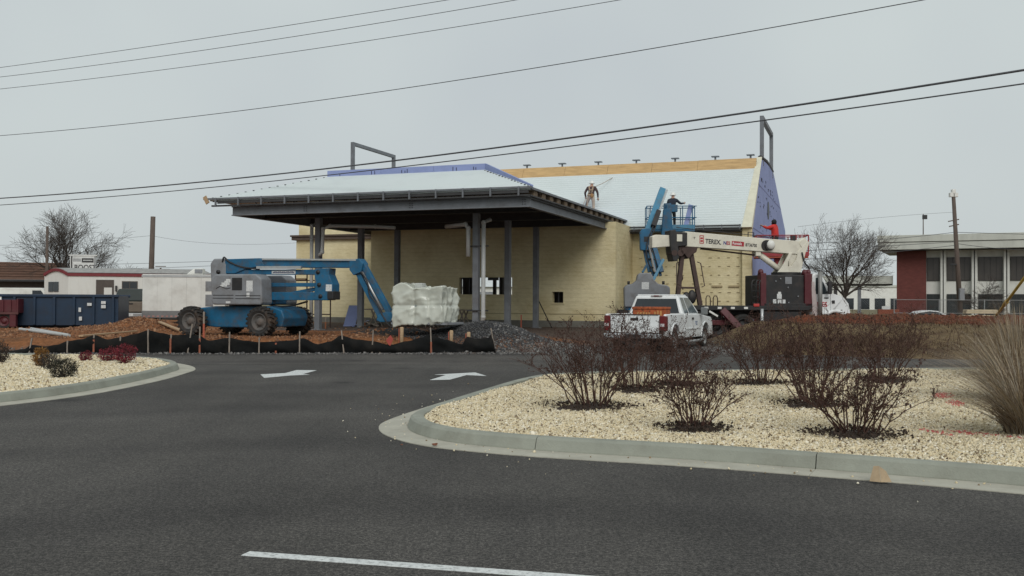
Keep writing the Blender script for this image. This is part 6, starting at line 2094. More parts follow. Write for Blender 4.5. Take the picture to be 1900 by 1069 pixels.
wire('topmost thin wire of the three crossing the upper left sky', [(-120, 141), (500, 52.6), (1000, -28)], (10.2, 9.95, 10.2), 0.0085)
wire('second thin wire from the top in the upper left sky', [(-120, 156), (500, 75), (1150, -34)], (9.9, 9.6, 9.9), 0.0085)
wire('third thin wire from the top, leaving the frame above the ridge', [(-120, 177), (500, 102.6), (1300, -26)], (9.6, 9.3, 9.6), 0.0085)
wire('lone thin wire sagging across the middle of the sky', [(-120, 260), (900, 141), (1830, -22)], (8.6, 8.2, 8.6), 0.011)
wire('thick dark cable crossing over the roof, upper of the pair', [(-120, 375), (900, 277), (2020, 111)], (6.95, 6.75, 6.95), 0.027)
wire('dark cable crossing before the lavender upstand, lower of the pair', [(-120, 388), (900, 291), (2020, 138)], (6.75, 6.55, 6.75), 0.018)
bw_ = [('faint wire running left from the leaning pole, highest', [(1480, 421), (1620, 405), (1767, 394)], (66, 69, 72)),
       ('background wire on the office fascia, upper', [(1440, 452), (1600, 447), (1772, 431)], (66, 69, 72)),
       ('background wire on the office fascia, second', [(1420, 470), (1600, 459), (1773, 449)], (66, 69, 72)),
       ('background wire at the foot of the office fascia', [(1400, 488), (1600, 473), (1775, 455)], (66, 69, 72)),
       ('wire running right from the leaning pole, upper', [(1773, 431), (1840, 433), (1960, 436)], (72, 70, 68)),
       ('wire running right from the leaning pole, lower', [(1775, 452), (1840, 460), (1960, 466)], (72, 70, 68)),
       ('background wire above the cargo trailer, highest', [(120, 492), (260, 489), (420, 484)], (100, 100, 100)),
       ('background wire above the cargo trailer, middle', [(120, 500), (260, 498), (420, 492)], (100, 100, 100)),
       ('background wire above the cargo trailer, lowest', [(250, 511), (330, 509), (560, 499)], (90, 90, 90)),
       ('faint wire left of the bare brown pole', [(-20, 456), (150, 448), (283, 437)], (66, 64, 62)),
       ('faint wire right of the bare brown pole', [(284, 438), (400, 452), (560, 450)], (62, 70, 80))]
for lab, pix, Y in bw_:
    wire(lab, pix, Y, 0.018 if 'faint' not in lab else 0.008, 14, False)

# ---------------------------------------------------------------- two-storey office building on the right
ob = thing('office_building', 'two-storey brick and white office building with overhanging flat roof at right', 'building', (34.9, 88.0, 0.3), R(-26))
brick = mat('red_brick', (0.125, 0.036, 0.030), 0.9, 0, 0.2, 2, bump=0.3, bscale=14, stretch=(1, 1, 2.5))
conc_w = mat('pale_precast', (0.62, 0.62, 0.58), 0.85, 0, 0.06, 1, dirt=(0.38, 0.37, 0.33), dirt_amt=0.5, dscale=0.6)
fasc = mat('fascia_grey', (0.50, 0.51, 0.46), 0.8, 0, 0.06, 1.0, dirt=(0.30, 0.30, 0.27), dirt_amt=0.5, dscale=0.7, stretch=(1, 1, 0.3))
m = MB(); m.box(0, 2.45, 0, 9, 0, 6.1); m.build('brick_pier', brick, ob)
m = MB(); m.box(2.45, 26, 0.45, 9, 0, 6.1); ow2 = m.build('wall', conc_w, ob)
m = MB(); m.box(-1.45, 27, -1.6, 10, 6.12, 6.75); m.build('lower_fascia', fasc, ob, bevel=0.02)
m = MB(); m.box(-1.52, 27.1, -1.68, 10.1, 6.80, 7.40); m.build('upper_fascia', fasc, ob, bevel=0.02)
m = MB(); m.box(-1.40, 26.9, -1.5, 9.9, 6.74, 6.81); m.build('fascia_shadow_gap', dark_steel, ob)
m = MB(); m.box(-1.2, 26, -1.4, -0.02, 6.06, 6.12); m.build('soffit', dark_steel, ob)
bay = 2.52
winm = glass('smoked_glass', (0.055, 0.048, 0.042), 0.35)
low = glass('lower_glass', (0.018, 0.022, 0.022), 0.25)
for k in range(9):
    x0 = 2.45 + k * bay
    xa, xb = (x0 + 0.04, x0 + 1.0) if k == 0 else (x0 - 0.95 - 0.38, x0 + 0.72)
    if k == 0: xa, xb = 2.50, 3.55
    else: xa, xb = 1.62 + k * bay, 1.62 + k * bay + 1.92
    for (z0, z1, gm_) in ((3.35, 5.45, winm), (0.1, 2.18, low)):
        m = MB(); m.box(xa, xb, 0.38, 0.45, z0, z1); wf = m.build('window', dark_steel, ob)
        n_ = 2 if k == 0 else 4
        for q in range(n_):
            pa = xa + 0.03 + q * (xb - xa - 0.03) / n_
            m = MB(); m.box(pa, pa + (xb - xa - 0.03) / n_ - 0.04, 0.355, 0.385, z0 + 0.04, z1 - 0.04); m.build('pane', gm_, wf)
    # paired white fins right of the bay
    for dx in (0.10, 0.36):
        m = MB(); m.box(xb + dx, xb + dx + 0.17, -0.15, 0.45, 0, 6.08); m.build('fin', conc_w, ob)
    m = MB(); m.box(xb + 0.27, xb + 0.36, -0.05, 0.44, 0, 6.0); m.build('fin_gap', dark_steel, ob)

# covered link left of the office
lk = thing('covered_walkway', 'flat-roofed covered walkway with dark posts joining the brick building', 'walkway', (29.0, 90.0, 0.3), R(-12))
m = MB(); m.box(-3.4, 6.0, 0, 4, 3.10, 3.85); m.build('roof_fascia', fasc, lk, bevel=0.02)
m = MB(); m.box(-3.2, 6.0, 0.2, 3.8, 2.98, 3.10); m.build('soffit', dark_steel, lk)
for x in (-2.4, 0.9, 3.0):
    m = MB(); m.box(x, x + 0.28, 0.4, 0.68, 0, 2.98); m.build('post', steel_grey if x != 0.9 else dark_steel, lk)
far_b = [('low white shop building far behind the covered walkway', (33.0, 150.0), 12, 4.0), ('long pale store building far behind the crane truck cab', (52.0, 190.0), 34, 4.6)]
for lab, (x, y), w_, h_ in far_b:
    fb_ = thing('store_building', lab, 'building', (x, y, 0.2), R(-4))
    m = MB(); m.box(0, w_, 0, 8, 0, h_); fw = m.build('wall', off_white, fb_)
    m = MB(); m.box(-0.2, w_ + 0.2, -0.2, 8.2, h_, h_ + 0.4); m.build('roof_edge', fasc, fb_)
    for q in range(int(w_ / 3)):
        m = MB(); m.box(0.6 + q * 3, 2.6 + q * 3, -0.08, 0.02, 0.3, 2.4); m.build('window', dark_glass, fb_)
# white sedan behind the bank
sd_ = thing('parked_car', 'white sedan roof showing above the red dirt before the brick building', 'car', (32.4, 75.5, H(32.4, 75.5)), R(-4))
m = MB(); m.prism([(-2.2, 0.3), (-2.25, 0.82), (-1.6, 0.95), (-0.9, 1.36), (-0.2, 1.46), (0.5, 1.40), (1.3, 0.98), (2.1, 0.82), (2.25, 0.35)], 'y', -0.86, 0.86); m.build('body', white_paint, sd_, bevel=0.10, seg=3)
m = MB(); m.prism([(-1.35, 0.97), (-0.82, 1.29), (-0.2, 1.38), (0.42, 1.32), (1.05, 0.98)], 'y', -0.868, 0.868); m.build('windows', dark_glass, sd_)
for x in (-1.35, 1.4):
    for s_ in (-1, 1): wheel(sd_, (x, s_ * 0.78, 0.31), 0.31, 0.2, s_, silver)
# orange barrier by the walkway
ob2 = thing('barrier', 'orange and white barrier board standing before the covered walkway', 'barrier', (27.6, 74.0, H(27.6, 74.0) + 0.35), 0)
m = MB(); m.box(0.3, 1.9, -0.1, 0.1, 0.35, 1.15); m.build('board', mat('dull_orange', (0.20, 0.055, 0.028), 0.8, 0, 0.2, 3), ob2, bevel=0.02)
for x in (0.6, 1.6):
    m = MB(); m.box(x - 0.06, x + 0.06, -0.3, 0.3, 0.0, 0.34); m.build('foot', black_metal, ob2)
m = MB(); m.box(0.6, 1.2, -0.10, 0.0, 1.152, 1.40); m.build('sign_plate', decal, ob2)

# chain-link fence in front of it
cf = thing('chain_link_fence', 'chain-link fence with galvanised posts and rails before the office building', 'fence', (26.0, 66.0, H(30, 66)), R(-3))
galv = mat('galvanised_tube', (0.26, 0.27, 0.27), 0.5, 0.4, 0.1, 3)
for x in np.arange(0, 26.5, 3.0):
    m = MB(); m.tube([(x, 0, 0), (x, 0, 2.3)], 0.035, 6); m.build('post', galv, cf)
for z in (1.35, 2.25):
    m = MB(); m.tube([(0, 0, z), (26, 0, z)], 0.022, 6); m.build('rail', galv, cf)
m = MB()
for k in range(170):
    x = k * 0.16
    for s_ in (-1, 1):
        m.tube([(x, 0.01 * s_, 0.05), (x + s_ * 2.15, 0.01 * s_, 2.2)], 0.0035, 3, cap=False)
tag(m.build('wire_mesh', galv, cf, fix=False), kind='stuff')
# stacked pale lumber
for i, (px, py, w_, lab) in enumerate(((1812, 588, 1.8, 'lowest bundle of pale lumber stacked before the office building'), (1818, 578, 1.7, 'upper bundle of pale lumber stacked before the office building'))):
    p = at(px, py, 58)
    lb = thing('lumber_bundle', lab, 'lumber', (p.x, 58.0, p.z - 0.12), R(-6))
    for q in range(5):
        for r_ in range(2):
            m = MB(); m.box(-w_ / 2 + random.uniform(-0.08, 0.08), w_ / 2 + random.uniform(-0.08, 0.08), -0.3 + q * 0.12, -0.19 + q * 0.12, r_ * 0.12, r_ * 0.12 + 0.11); m.build('board', mat('pale_lumber', (0.46, 0.40, 0.28), 0.8, 0, 0.15, 3), lb)
# dirt-coloured pallet under the bundles
p = at(1812, 592, 58)
pl_ = thing('pallet', 'dark timber base beneath the pale lumber before the office building', 'pallet', (p.x, 58.0, p.z - 0.5), R(-6))
for x in (-0.8, 0, 0.8):
    m = MB(); m.box(x - 0.06, x + 0.06, -0.4, 0.4, 0, 0.42); m.build('block', grey_wood, pl_)
m = MB(); m.box(-1.1, 1.1, -0.42, 0.42, 0.421, 0.46); m.build('top_board', grey_wood, pl_)

# yellow guy-wire guard
gb0, gb1 = gpH(1815, 641), at(1915, 497, 29.3)
gg = thing('guy_wire_guard', 'slanted yellow plastic guy-wire guard rising from the bank at right', 'guy guard', gb0)
yel = mat('yellow_plastic', (0.42, 0.27, 0.045), 0.6, 0, 0.15, 4, dirt=(0.25, 0.17, 0.05), dirt_amt=0.5)
dv = gb1 - gb0
m = MB(); m.tube([dv * -0.02, dv * 0.5, dv], 0.045, 8); m.build('tube', yel, gg, smooth=True)
m = MB(); m.tube([dv * 0.9, dv * 3.2], 0.010, 5); m.build('guy_wire', galv, gg)
m = MB(); m.tube([dv * -0.10, dv * 0.01], 0.06, 8); m.build('anchor_rod', black_metal, gg)
m = MB(); m.tube([dv * 0.55, dv * 0.60], 0.07, 8); m.build('clamp', yel, gg)

# ---------------------------------------------------------------- silt fence along the asphalt edge
sf = thing('silt_fence', 'sagging black silt fence on wooden stakes along the asphalt edge', 'fence', (0, 0, 0))


def fl_y(x): return edge_y(x) + 0.14


def fl_pt(px, py):
    k = ray(px, 600).x
    x = k * (29.89) / (1 - 0.1 * k)
    y = fl_y(x)
    return x, y, (Vector((0, 0, EYE)) + ray(px, py) * y).z


TOP = [(-30, 653), (20, 651), (45, 648), (60, 640), (85, 643), (105, 640), (127, 633), (150, 630), (176, 622), (200, 630), (225, 626), (250, 620), (276, 613), (300, 618), (320, 622), (345, 621),
       (368, 622), (388, 632), (425, 627), (455, 632), (482, 635), (510, 634), (540, 632), (562, 628), (590, 639), (612, 634), (633, 623), (662, 630), (690, 633), (724, 640), (758, 633), (780, 627), (798, 620),
       (825, 630), (858, 639), (867, 625), (885, 629), (906, 627), (913, 618), (920, 648)]
fabm = mat('black_woven_fabric', (0.007, 0.0075, 0.0075), 0.85, 0, 0.3, 3, dirt=(0.022, 0.018, 0.015), dirt_amt=0.6, dscale=1.5, spec=0.15)
cols, NR = [], 9
for i in range(len(TOP) - 1):
    for k in range(5):
        t = k / 5
        px, py = lerp(TOP[i][0], TOP[i + 1][0], t), lerp(TOP[i][1], TOP[i + 1][1], t * t * (3 - 2 * t))
        cols.append(fl_pt(px, py))
cols.append(fl_pt(*TOP[-1]))
m = MB()
vs = []
for (x, y, zt_) in cols:
    zb = -0.03
    zt_ = max(zt_, 0.06)
    for r_ in range(NR):
        f = r_ / (NR - 1)
        z = lerp(zb, zt_, f)
        n_ = noise.noise(Vector((x * 1.3, z * 2.5, 1.0))) * 0.10 + noise.noise(Vector((x * 4 + z * 5, z * 2, 4.0))) * 0.045
        bulge = -0.16 * math.sin(math.pi * f) * (0.5 + 0.5 * noise.noise(Vector((x * 0.7, 0, 9))))
        vs.append((x + 0.05 * n_, y + n_ * (0.3 + 0.7 * math.sin(math.pi * min(1, f * 1.1))) + bulge, z))
fs = [(i * NR + r_, (i + 1) * NR + r_, (i + 1) * NR + r_ + 1, i * NR + r_ + 1) for i in range(len(cols) - 1) for r_ in range(NR - 1)]
m.add(vs, fs)
fb2 = m.build('fabric', fabm, sf, smooth=True)
so = fb2.modifiers.new('thick', 'SOLIDIFY')
so.thickness = 0.008
STK = [((56, 656), (61, 627)), ((127, 656), (127, 632)), ((176, 656), (176, 621)), ((225, 650), (225, 624)), ((277, 652), (276, 611)), ((318, 652), (319, 620)), ((349, 654), (358, 601)),
       ((372, 656), (372, 606)), ((427, 657), (427, 616)), ((482, 657), (482, 626)), ((557, 657), (557, 615)), ((640, 657), (634, 613)), ((691, 658), (693, 612)), ((802, 656), (799, 608)), ((921, 651), (911, 609)), ((708, 658), (705, 651))]
for i, (b_, t_) in enumerate(STK):
    x, y, z = fl_pt(*b_)
    x2, y2, z2 = fl_pt(*t_)
    m = MB(); m.bar((x, y - 0.06, -0.08), (x2, y2 - 0.04, z2), 0.035, 0.045, (0, 1, 0)); m.build('stake', grey_wood, sf)
for (px, p_top) in ((513, 636), (318, 628), (372, 628), (800, 634), (176, 630)):
    x, y, z = fl_pt(px, p_top)
    m = MB(); m.bar((x + 0.01, y - 0.09, 0.02), (x + 0.01, y - 0.085, z), 0.05, 0.02, (0, 1, 0)); m.build('marked_stake', mat('faded_orange_stake', (0.28, 0.09, 0.05), 0.8, 0, 0.3, 8), sf)
# thick wooden stakes behind the fabric, survey stakes, ribbons
for px, pt_, pb_, lab in ((745, 607, 640, 'thick pale wooden stake behind the silt fence, left of the stone heap'), (837, 613, 645, 'thick pale wooden stake behind the silt fence, before the stone heap'), (869, 616, 645, 'short thick wooden stake behind the silt fence, right of its neighbour')):
    x, y, z = fl_pt(px, pt_)
    yy = y + 0.5
    x *= yy / y
    z = (Vector((0, 0, EYE)) + ray(px, pt_) * yy).z
    o = thing('wooden_stake', lab, 'stake', (x, yy, H(x, yy)))
    m = MB(); m.tube([(0, 0, -0.2), (0.01, 0, z - H(x, yy) - 0.03), (0.01, 0, z - H(x, yy))], [0.062, 0.06, 0.045], 8); m.build('post', wood, o, smooth=True)
    m = MB(); m.box(-0.085, -0.062, -0.03, 0.03, -0.1, z - H(x, yy) - 0.05); m.build('lath', orange_paint, o)
for px, py, hgt, lab in ((967, 609, 0.62, 'orange survey stake beside the canopy column, tallest'), (914, 603, 0.45, 'orange survey stake behind the stone heap'), (1007, 604, 0.45, 'thin orange survey stake right of the tallest one'),
                         (604, 611, 0.5, 'thin orange survey stake left of the leaning lavender board'), (677, 607, 0.42, 'thin orange survey stake right of the leaning lavender board'), (378, 628, 0.85, 'tall thin survey stake with orange base beside the lift wheel')):
    p = gpH(px, py)
    o = thing('survey_stake', lab, 'stake', p, group='survey stakes')
    m = MB(); m.box(-0.028, 0.028, -0.012, 0.012, -0.1, hgt * 0.55); m.build('lath', orange_paint if 'tall thin' in lab or 'thin' not in lab else mat('orange_lath', (0.30, 0.11, 0.05), 0.8), o)
    m = MB(); m.box(-0.027, 0.027, -0.011, 0.011, hgt * 0.551, hgt); m.build('top', orange_paint if 'thin' not in lab else grey_wood, o)
x, y, z = fl_pt(723, 632)
m = MB(); m.prism([(-0.10, 0.0), (-0.02, 0.20), (0.10, 0.10), (0.08, -0.12), (0.02, -0.10)], 'y', -0.01, 0.01)
tag(m.build('flagging_ribbon', mat('pink_orange_ribbon', (0.42, 0.08, 0.06), 0.7), loc=(x, y - 0.12, z - 0.02), rot=(0.2, 0.3, 0.4)), 'crumpled orange-red flagging ribbon on the silt fence', 'ribbon')

# leaning lavender board, scrap lumber, sawhorse tables
p = gpH(648, 606)
m = MB(); m.hexa([(-0.28, -0.02, 0), (0.28, -0.02, 0), (0.28, 0.02, 0), (-0.28, 0.02, 0)], [(-0.10, 0.50, 0.98), (0.40, 0.50, 0.98), (0.40, 0.54, 0.98), (-0.10, 0.54, 0.98)])
tag(m.build('foam_board', lavender, loc=p), 'lavender insulation board leaning upright between the canopy columns', 'board')
random.seed(12)
for i, ((xa, ya), (xb, yb_), lab) in enumerate((((655, 606), (703, 594), 'longest pale scrap board beside the leaning lavender board'), ((668, 609), (712, 602), 'dark scrap board lying across the rubble pile'), ((676, 600), (700, 608), 'short crossed scrap board on the rubble pile'))):
    a, b2 = gpH(xa, ya), gpH(xb, yb_)
    plank(a + Vector((0, 0, 0.05)), b2 + Vector((0, 0, 0.16 - 0.04 * i)), 0.12, 0.05, lab, lavender if i == 0 else grey_wood)
for i, (xl, xr, yy, lab) in enumerate(((-0.9, 1.7, 6.2, 'plank table on sawhorses under the canopy, left one'), (1.9, 4.2, 6.6, 'plank table on sawhorses under the canopy, right one'))):
    xl -= 0.2
    tb_ = thing('work_table', lab, 'table', bld.matrix_basis @ Vector(((xl + xr) / 2, yy, -0.02)), BR)
    w_ = (xr - xl) / 2
    m = MB(); m.box(-w_, w_, -0.3, 0.3, 0.80, 0.85); m.build('top', grey_wood, tb_)
    for sx in (-w_ * 0.65, w_ * 0.65):
        for dy in (-0.25, 0.25):
            m = MB(); m.bar((sx - 0.22, dy, 0.0), (sx + 0.1, dy, 0.80), 0.05, 0.05); m.build('leg', grey_wood, tb_)
            m = MB(); m.bar((sx + 0.22, dy, 0.0), (sx - 0.1, dy, 0.80), 0.05, 0.05); m.build('leg', grey_wood, tb_)
# small scaffold behind the first lift
sc_ = thing('scaffold', 'rusty pipe scaffold frame standing behind the blue lift', 'scaffold', bld.matrix_basis @ Vector((-2.2, 2.5, 0)), BR)
for x in (-0.5, 0.1, 0.7, 1.3):
    m = MB(); m.tube([(x, 0, 0), (x, 0, 2.35)], 0.03, 6); m.build('upright', rust_frame, sc_)
for z in (0.6, 2.1):
    m = MB(); m.tube([(-0.5, 0, z), (1.3, 0, z)], 0.025, 6); m.build('ledger', rust_frame, sc_)
for x in (-0.45, 0.75):
    m = MB(); m.box(x, x + 0.5, -0.06, 0.06, 2.12, 2.2); m.build('timber', wood, sc_)
# prop against the shaded wall
q0 = bld.matrix_basis @ Vector((7.6, 8.0, 0)); q1 = bld.matrix_basis @ Vector((6.6, 8.9, 1.35))
m = MB(); m.tube([q0, q1], 0.025, 6)
tag(m.build('steel_prop', black_metal), 'thin dark steel prop leaning against the shaded wall', 'prop')

# ---------------------------------------------------------------- planting
def quat_frames(n, rg):
    q = rg.normal(0, 1, (n, 4))
    q /= np.linalg.norm(q, axis=1, keepdims=True)
    w, a, b, c = q.T
    X = np.stack([1 - 2 * (b * b + c * c), 2 * (a * b + c * w), 2 * (a * c - b * w)], 1)
    Y = np.stack([2 * (a * b - c * w), 1 - 2 * (a * a + c * c), 2 * (b * c + a * w)], 1)
    return X, Y


def leaf_arrays(P, size, rg, aspect=0.5):
    """one small bent leaf (two triangles sharing a rib) at every point"""
    n = len(P)
    X, Y = quat_frames(n, rg)
    s = size * rg.uniform(0.6, 1.3, n)[:, None]
    Z = np.cross(X, Y)
    a = P - X * s * 0.5
    b = P + Y * s * aspect * 0.5 + Z * s * 0.12
    c = P + X * s * 0.5
    d = P - Y * s * aspect * 0.5 + Z * s * 0.12
    V = np.stack([a, b, c, d], 1).reshape(-1, 3)
    i = np.arange(n)[:, None] * 4
    return V, (i + np.array([[0, 1, 2, 3]]))


cane = mat('rose_cane', (0.062, 0.028, 0.019), 0.8, 0, 0.35, 6)
cane2 = mat('dry_rose_leaf', (0.050, 0.022, 0.015), 0.85, 0, 0.4, 9)
mulch = mat('dark_mulch', (0.040, 0.026, 0.018), 0.95, 0, 0.4, 14, bump=0.8, bscale=30)


def rose(label, loc, hgt, wid, seed, stems=24, lean=0.0):
    rd = random.Random(seed)
    rg = np.random.default_rng(seed)
    root = thing('rose_shrub', label, 'shrub', loc, 0, 'dormant shrubs on the right planting island')
    st, tw = MB(), MB()
    tips = []

    def twigs(p, d, ln, r_, lev):
        pts, rs = [p], [r_]
        q, dd = p.copy(), d.copy()
        for i in range(3):
            dd = (dd + Vector((rd.gauss(0, 0.16), rd.gauss(0, 0.16), rd.gauss(0.05, 0.10)))).normalized()
            q = q + dd * ln / 3
            pts.append(q.copy())
            rs.append(max(0.0022, r_ * (1 - 0.22 * (i + 1))))
        tw.tube(pts, rs, 3, cap=False)
        tips.append(pts[-1]); tips.append(pts[-2]); tips.append(pts[1])
        if lev < 2:
            for k in range(rd.randint(1, 3)):
                i = rd.randint(1, 3)
                nd = (dd + Vector((rd.gauss(0, 0.6), rd.gauss(0, 0.6), rd.gauss(0.1, 0.35)))).normalized()
                twigs(pts[i], nd, ln * rd.uniform(0.5, 0.85), max(0.0024, rs[i] * 0.75), lev + 1)

    for k in range(stems):
        a = 2 * math.pi * k / stems + rd.uniform(-0.3, 0.3)
        out = rd.uniform(0.15, 1.0) ** 0.7
        base = Vector((0.16 * wid * math.cos(a) * rd.uniform(0.2, 1), 0.16 * wid * math.sin(a) * rd.uniform(0.2, 1), 0))
        h = hgt * rd.uniform(0.62, 1.0) * (1.0 - 0.38 * out)
        end = Vector((wid * 0.5 * out * math.cos(a) + lean * h, wid * 0.5 * out * math.sin(a), h))
        pts, rs = [], []
        r0 = rd.uniform(0.006, 0.011)
        for i in range(7):
            t = i / 6
            p = base.lerp(end, t) + Vector((rd.gauss(0, 0.012), rd.gauss(0, 0.012), 0.10 * h * math.sin(math.pi * t) * out))
            pts.append(p)
            rs.append(r0 * (1 - 0.55 * t))
        st.tube(pts, rs, 5, cap=False)
        for k2 in range(rd.randint(4, 7)):
            i = rd.randint(2, 6)
            d0 = (pts[i] - pts[i - 1]).normalized()
            nd = (d0 + Vector((rd.gauss(0, 0.55), rd.gauss(0, 0.55), rd.gauss(0.15, 0.3)))).normalized()
            twigs(pts[i], nd, hgt * rd.uniform(0.13, 0.26), 0.0042, 0)
    st.build('canes', cane, root, fix=False)
    tag(tw.build('twigs', cane, root, fix=False), kind='stuff')
    T = np.array([tuple(p) for p in tips])
    T = T[rg.uniform(0, 1, len(T)) < 0.6]
    V, F = leaf_arrays(T + rg.normal(0, 0.012, T.shape), 0.028, rg, 0.75)
    o = np_mesh('dry_leaves', V, F, cane2, parent=root)
    tag(o, kind='stuff')
    # mulch saucer with litter
    m = MB()
    ring = 22
    vs = [(0, 0, 0.045)]
    for rr, z in ((0.5, 0.035), (1.0, -0.02)):
        for k in range(ring):
            a = 2 * math.pi * k / ring
            r_ = wid * 0.31 * rr * (1 + 0.4 * noise.noise(Vector((math.cos(a) * 1.7 + seed, math.sin(a) * 1.7, 0))))
            vs.append((r_ * math.cos(a), r_ * 0.9 * math.sin(a), z + 0.012 * noise.noise(Vector((a * 3, rr * 3, seed)))))
    fs = [(0, 1 + k, 1 + (k + 1) % ring) for k in range(ring)] + [(1 + k, 1 + ring + k, 1 + ring + (k + 1) % ring, 1 + (k + 1) % ring) for k in range(ring)]
    m.add(vs, fs)
    m.build('mulch_saucer', mulch, root, loc=(0, 0, 0.0), smooth=True)
    nL = 520
    a = rg.uniform(0, 2 * math.pi, nL)
    r_ = wid * 0.40 * np.sqrt(rg.uniform(0, 1, nL)) * rg.uniform(0.7, 1.15, nL)
    P = np.stack([r_ * np.cos(a), r_ * 0.9 * np.sin(a), 0.035 + rg.uniform(-0.01, 0.035, nL)], 1)
    V, F = leaf_arrays(P, 0.045, rg, 0.6)
    tag(np_mesh('leaf_litter', V, F, mulch, parent=root), kind='stuff')
    return root


ROSES = [((1100, 757), 1.22, 1.75, 30, -0.10, 'bare reddish-brown shrub at the left end of the right island, widest spreading'),
         ((1290, 797), 0.88, 1.15, 22, 0.0, 'low bare shrub nearest the kerb in the middle of the right island'),
         ((1585, 808), 0.92, 1.50, 30, 0.04, 'bare shrub nearest the kerb towards the right of the island, with wide mulch'),
         ((1180, 724), 1.30, 1.55, 28, -0.04, 'bare shrub in the back row directly before the pickup tailgate'),
         ((1250, 716), 1.05, 1.35, 24, 0.08, 'bare shrub in the back row before the pickup rear wheel'),
         ((1410, 713), 1.38, 1.65, 28, 0.0, 'tall bare shrub in the back row before the crane truck deck'),
         ((1512, 753), 1.38, 1.55, 32, 0.0, 'tall dense bare shrub in the middle row before the crane truck pedestal'),
         ((1640, 707), 1.36, 1.60, 28, 0.05, 'bare shrub in the back row farthest right, before the brushy bank')]
for i, ((px, py), h_, w_, n_, ln_, lab) in enumerate(ROSES):
    p = gp(px, py, 0.12)
    rose(lab, p, h_, w_, 40 + i, n_, ln_)


# ornamental grass at the right edge
def grass_clump(label, loc, n, hgt, spread, seed, mats_, width=0.006, lean=(0, 0)):
    rg = np.random.default_rng(seed)
    root = thing('ornamental_grass', label, 'grass clump', loc, 0, 'ornamental grasses at the right edge')
    a = rg.uniform(0, 2 * math.pi, n)
    r0 = 0.22 * np.sqrt(rg.uniform(0, 1, n))
    out = rg.uniform(0.05, 1, n) ** 0.8 * spread
    h = hgt * rg.uniform(0.55, 1.0, n) * (1 - 0.35 * out / spread)
    B = np.stack([r0 * np.cos(a), r0 * np.sin(a), np.zeros(n)], 1)
    dirv = np.stack([np.cos(a) + rg.normal(0, 0.25, n), np.sin(a) + rg.normal(0, 0.25, n), np.zeros(n)], 1)
    side = np.cross(dirv, [0, 0, 1]) + rg.normal(0, 0.4, (n, 3)) * [1, 1, 0]
    side /= np.linalg.norm(side, axis=1, keepdims=True)
    S = 6
    V = np.zeros((n, (S + 1) * 2, 3))
    for i in range(S + 1):
        t = i / S
        c = B + dirv * (out * t ** 1.7)[:, None] + np.array([lean[0], lean[1], 0]) * (h * t ** 1.5)[:, None]
        c[:, 2] = h * (t - 0.30 * t ** 3 * (out / spread))
        w = width * (1 - 0.85 * t)
        V[:, 2 * i] = c - side * w
        V[:, 2 * i + 1] = c + side * w
    f = np.array([(2 * i, 2 * i + 1, 2 * i + 3, 2 * i + 2) for i in range(S)])
    F = (np.arange(n)[:, None, None] * (S + 1) * 2 + f[None]).reshape(-1, 4)
    o = np_mesh('blades', V.reshape(-1, 3), F, mats_, np.repeat(rg.integers(0, len(mats_), n), S), root)
    tag(o, kind='stuff')
    return root


gr_m = [mat('straw_blade', (0.37, 0.29, 0.19), 0.8, 0, 0.2, 3), mat('grey_straw_blade', (0.30, 0.265, 0.21), 0.8, 0, 0.2, 3), mat('brown_straw_blade', (0.13, 0.085, 0.05), 0.85, 0, 0.2, 3)]
p = gp(1905, 806, 0.12)
grass_clump('tall dry ornamental grass clump at the right edge, nearest the camera', p, 1300, 1.30, 1.5, 3, gr_m, 0.0042, (-0.16, 0))
p = gp(1880, 745, 0.12)
grass_clump('dry ornamental grass clump behind the nearest one at the right edge', p, 1400, 1.45, 1.5, 4, gr_m, 0.005, (-0.12, 0))
p = gp(1890, 700, 0.12)
grass_clump('farthest dry ornamental grass clump at the right edge before the bank', p, 1300, 1.85, 1.25, 5, gr_m, 0.0065, (-0.05, 0))


# small leafy shrubs on the left island
def leafy(label, px, py, w_px, h_px, n, size, cols, seed, spiky=0.0, group='small shrubs on the left planting island'):
    p = gp(px, py, 0.12)
    k = p.y / FPX
    w, h = w_px * k, h_px * k
    rg = np.random.default_rng(seed)
    root = thing('small_shrub', label, 'shrub', p, 0, group)
    d = rg.normal(0, 1, (n, 3))
    d /= np.linalg.norm(d, axis=1, keepdims=True)
    rr = rg.uniform(0.25, 1, n) ** 0.45
    lump = 1 + 0.16 * np.sin(d[:, 0] * 5 + seed) * np.cos(d[:, 1] * 4) + 0.12 * np.sin(d[:, 2] * 7 + d[:, 0] * 6)
    P = d * (rr * lump)[:, None] * np.array([w / 2, w / 2, h / 2]) + np.array([0, 0, h * 0.48])
    P[:, 2] = np.maximum(P[:, 2], 0.01)
    V, F = leaf_arrays(P, size, rg, 0.42)
    if spiky:
        # needle-like: draw leaves out along their direction
        V = V.reshape(n, 4, 3)
        V[:, 2] += d * size * spiky * np.array([1, 1, 1.3])
        V = V.reshape(-1, 3)
    mats_ = [mat(f'leaf_{seed}_{i}', c, 0.75, 0, 0.25, 6) for i, c in enumerate(cols)]
    tag(np_mesh('foliage', V, F, mats_, rg.integers(0, len(mats_), n), root), kind='stuff')
    m = MB()
    rd = random.Random(seed)
    for q in range(9):
        a = rd.uniform(0, 6.3)
        e = Vector((w * 0.36 * math.cos(a) * rd.random(), w * 0.36 * math.sin(a) * rd.random(), h * rd.uniform(0.5, 0.8)))
        m.tube([(0.02 * math.cos(a), 0.02 * math.sin(a), -0.03), e * 0.5 + Vector((0, 0, 0.04)), e], [0.010, 0.007, 0.004], 4, cap=False)
    m.build('stems', bark, root, fix=False)
    return root


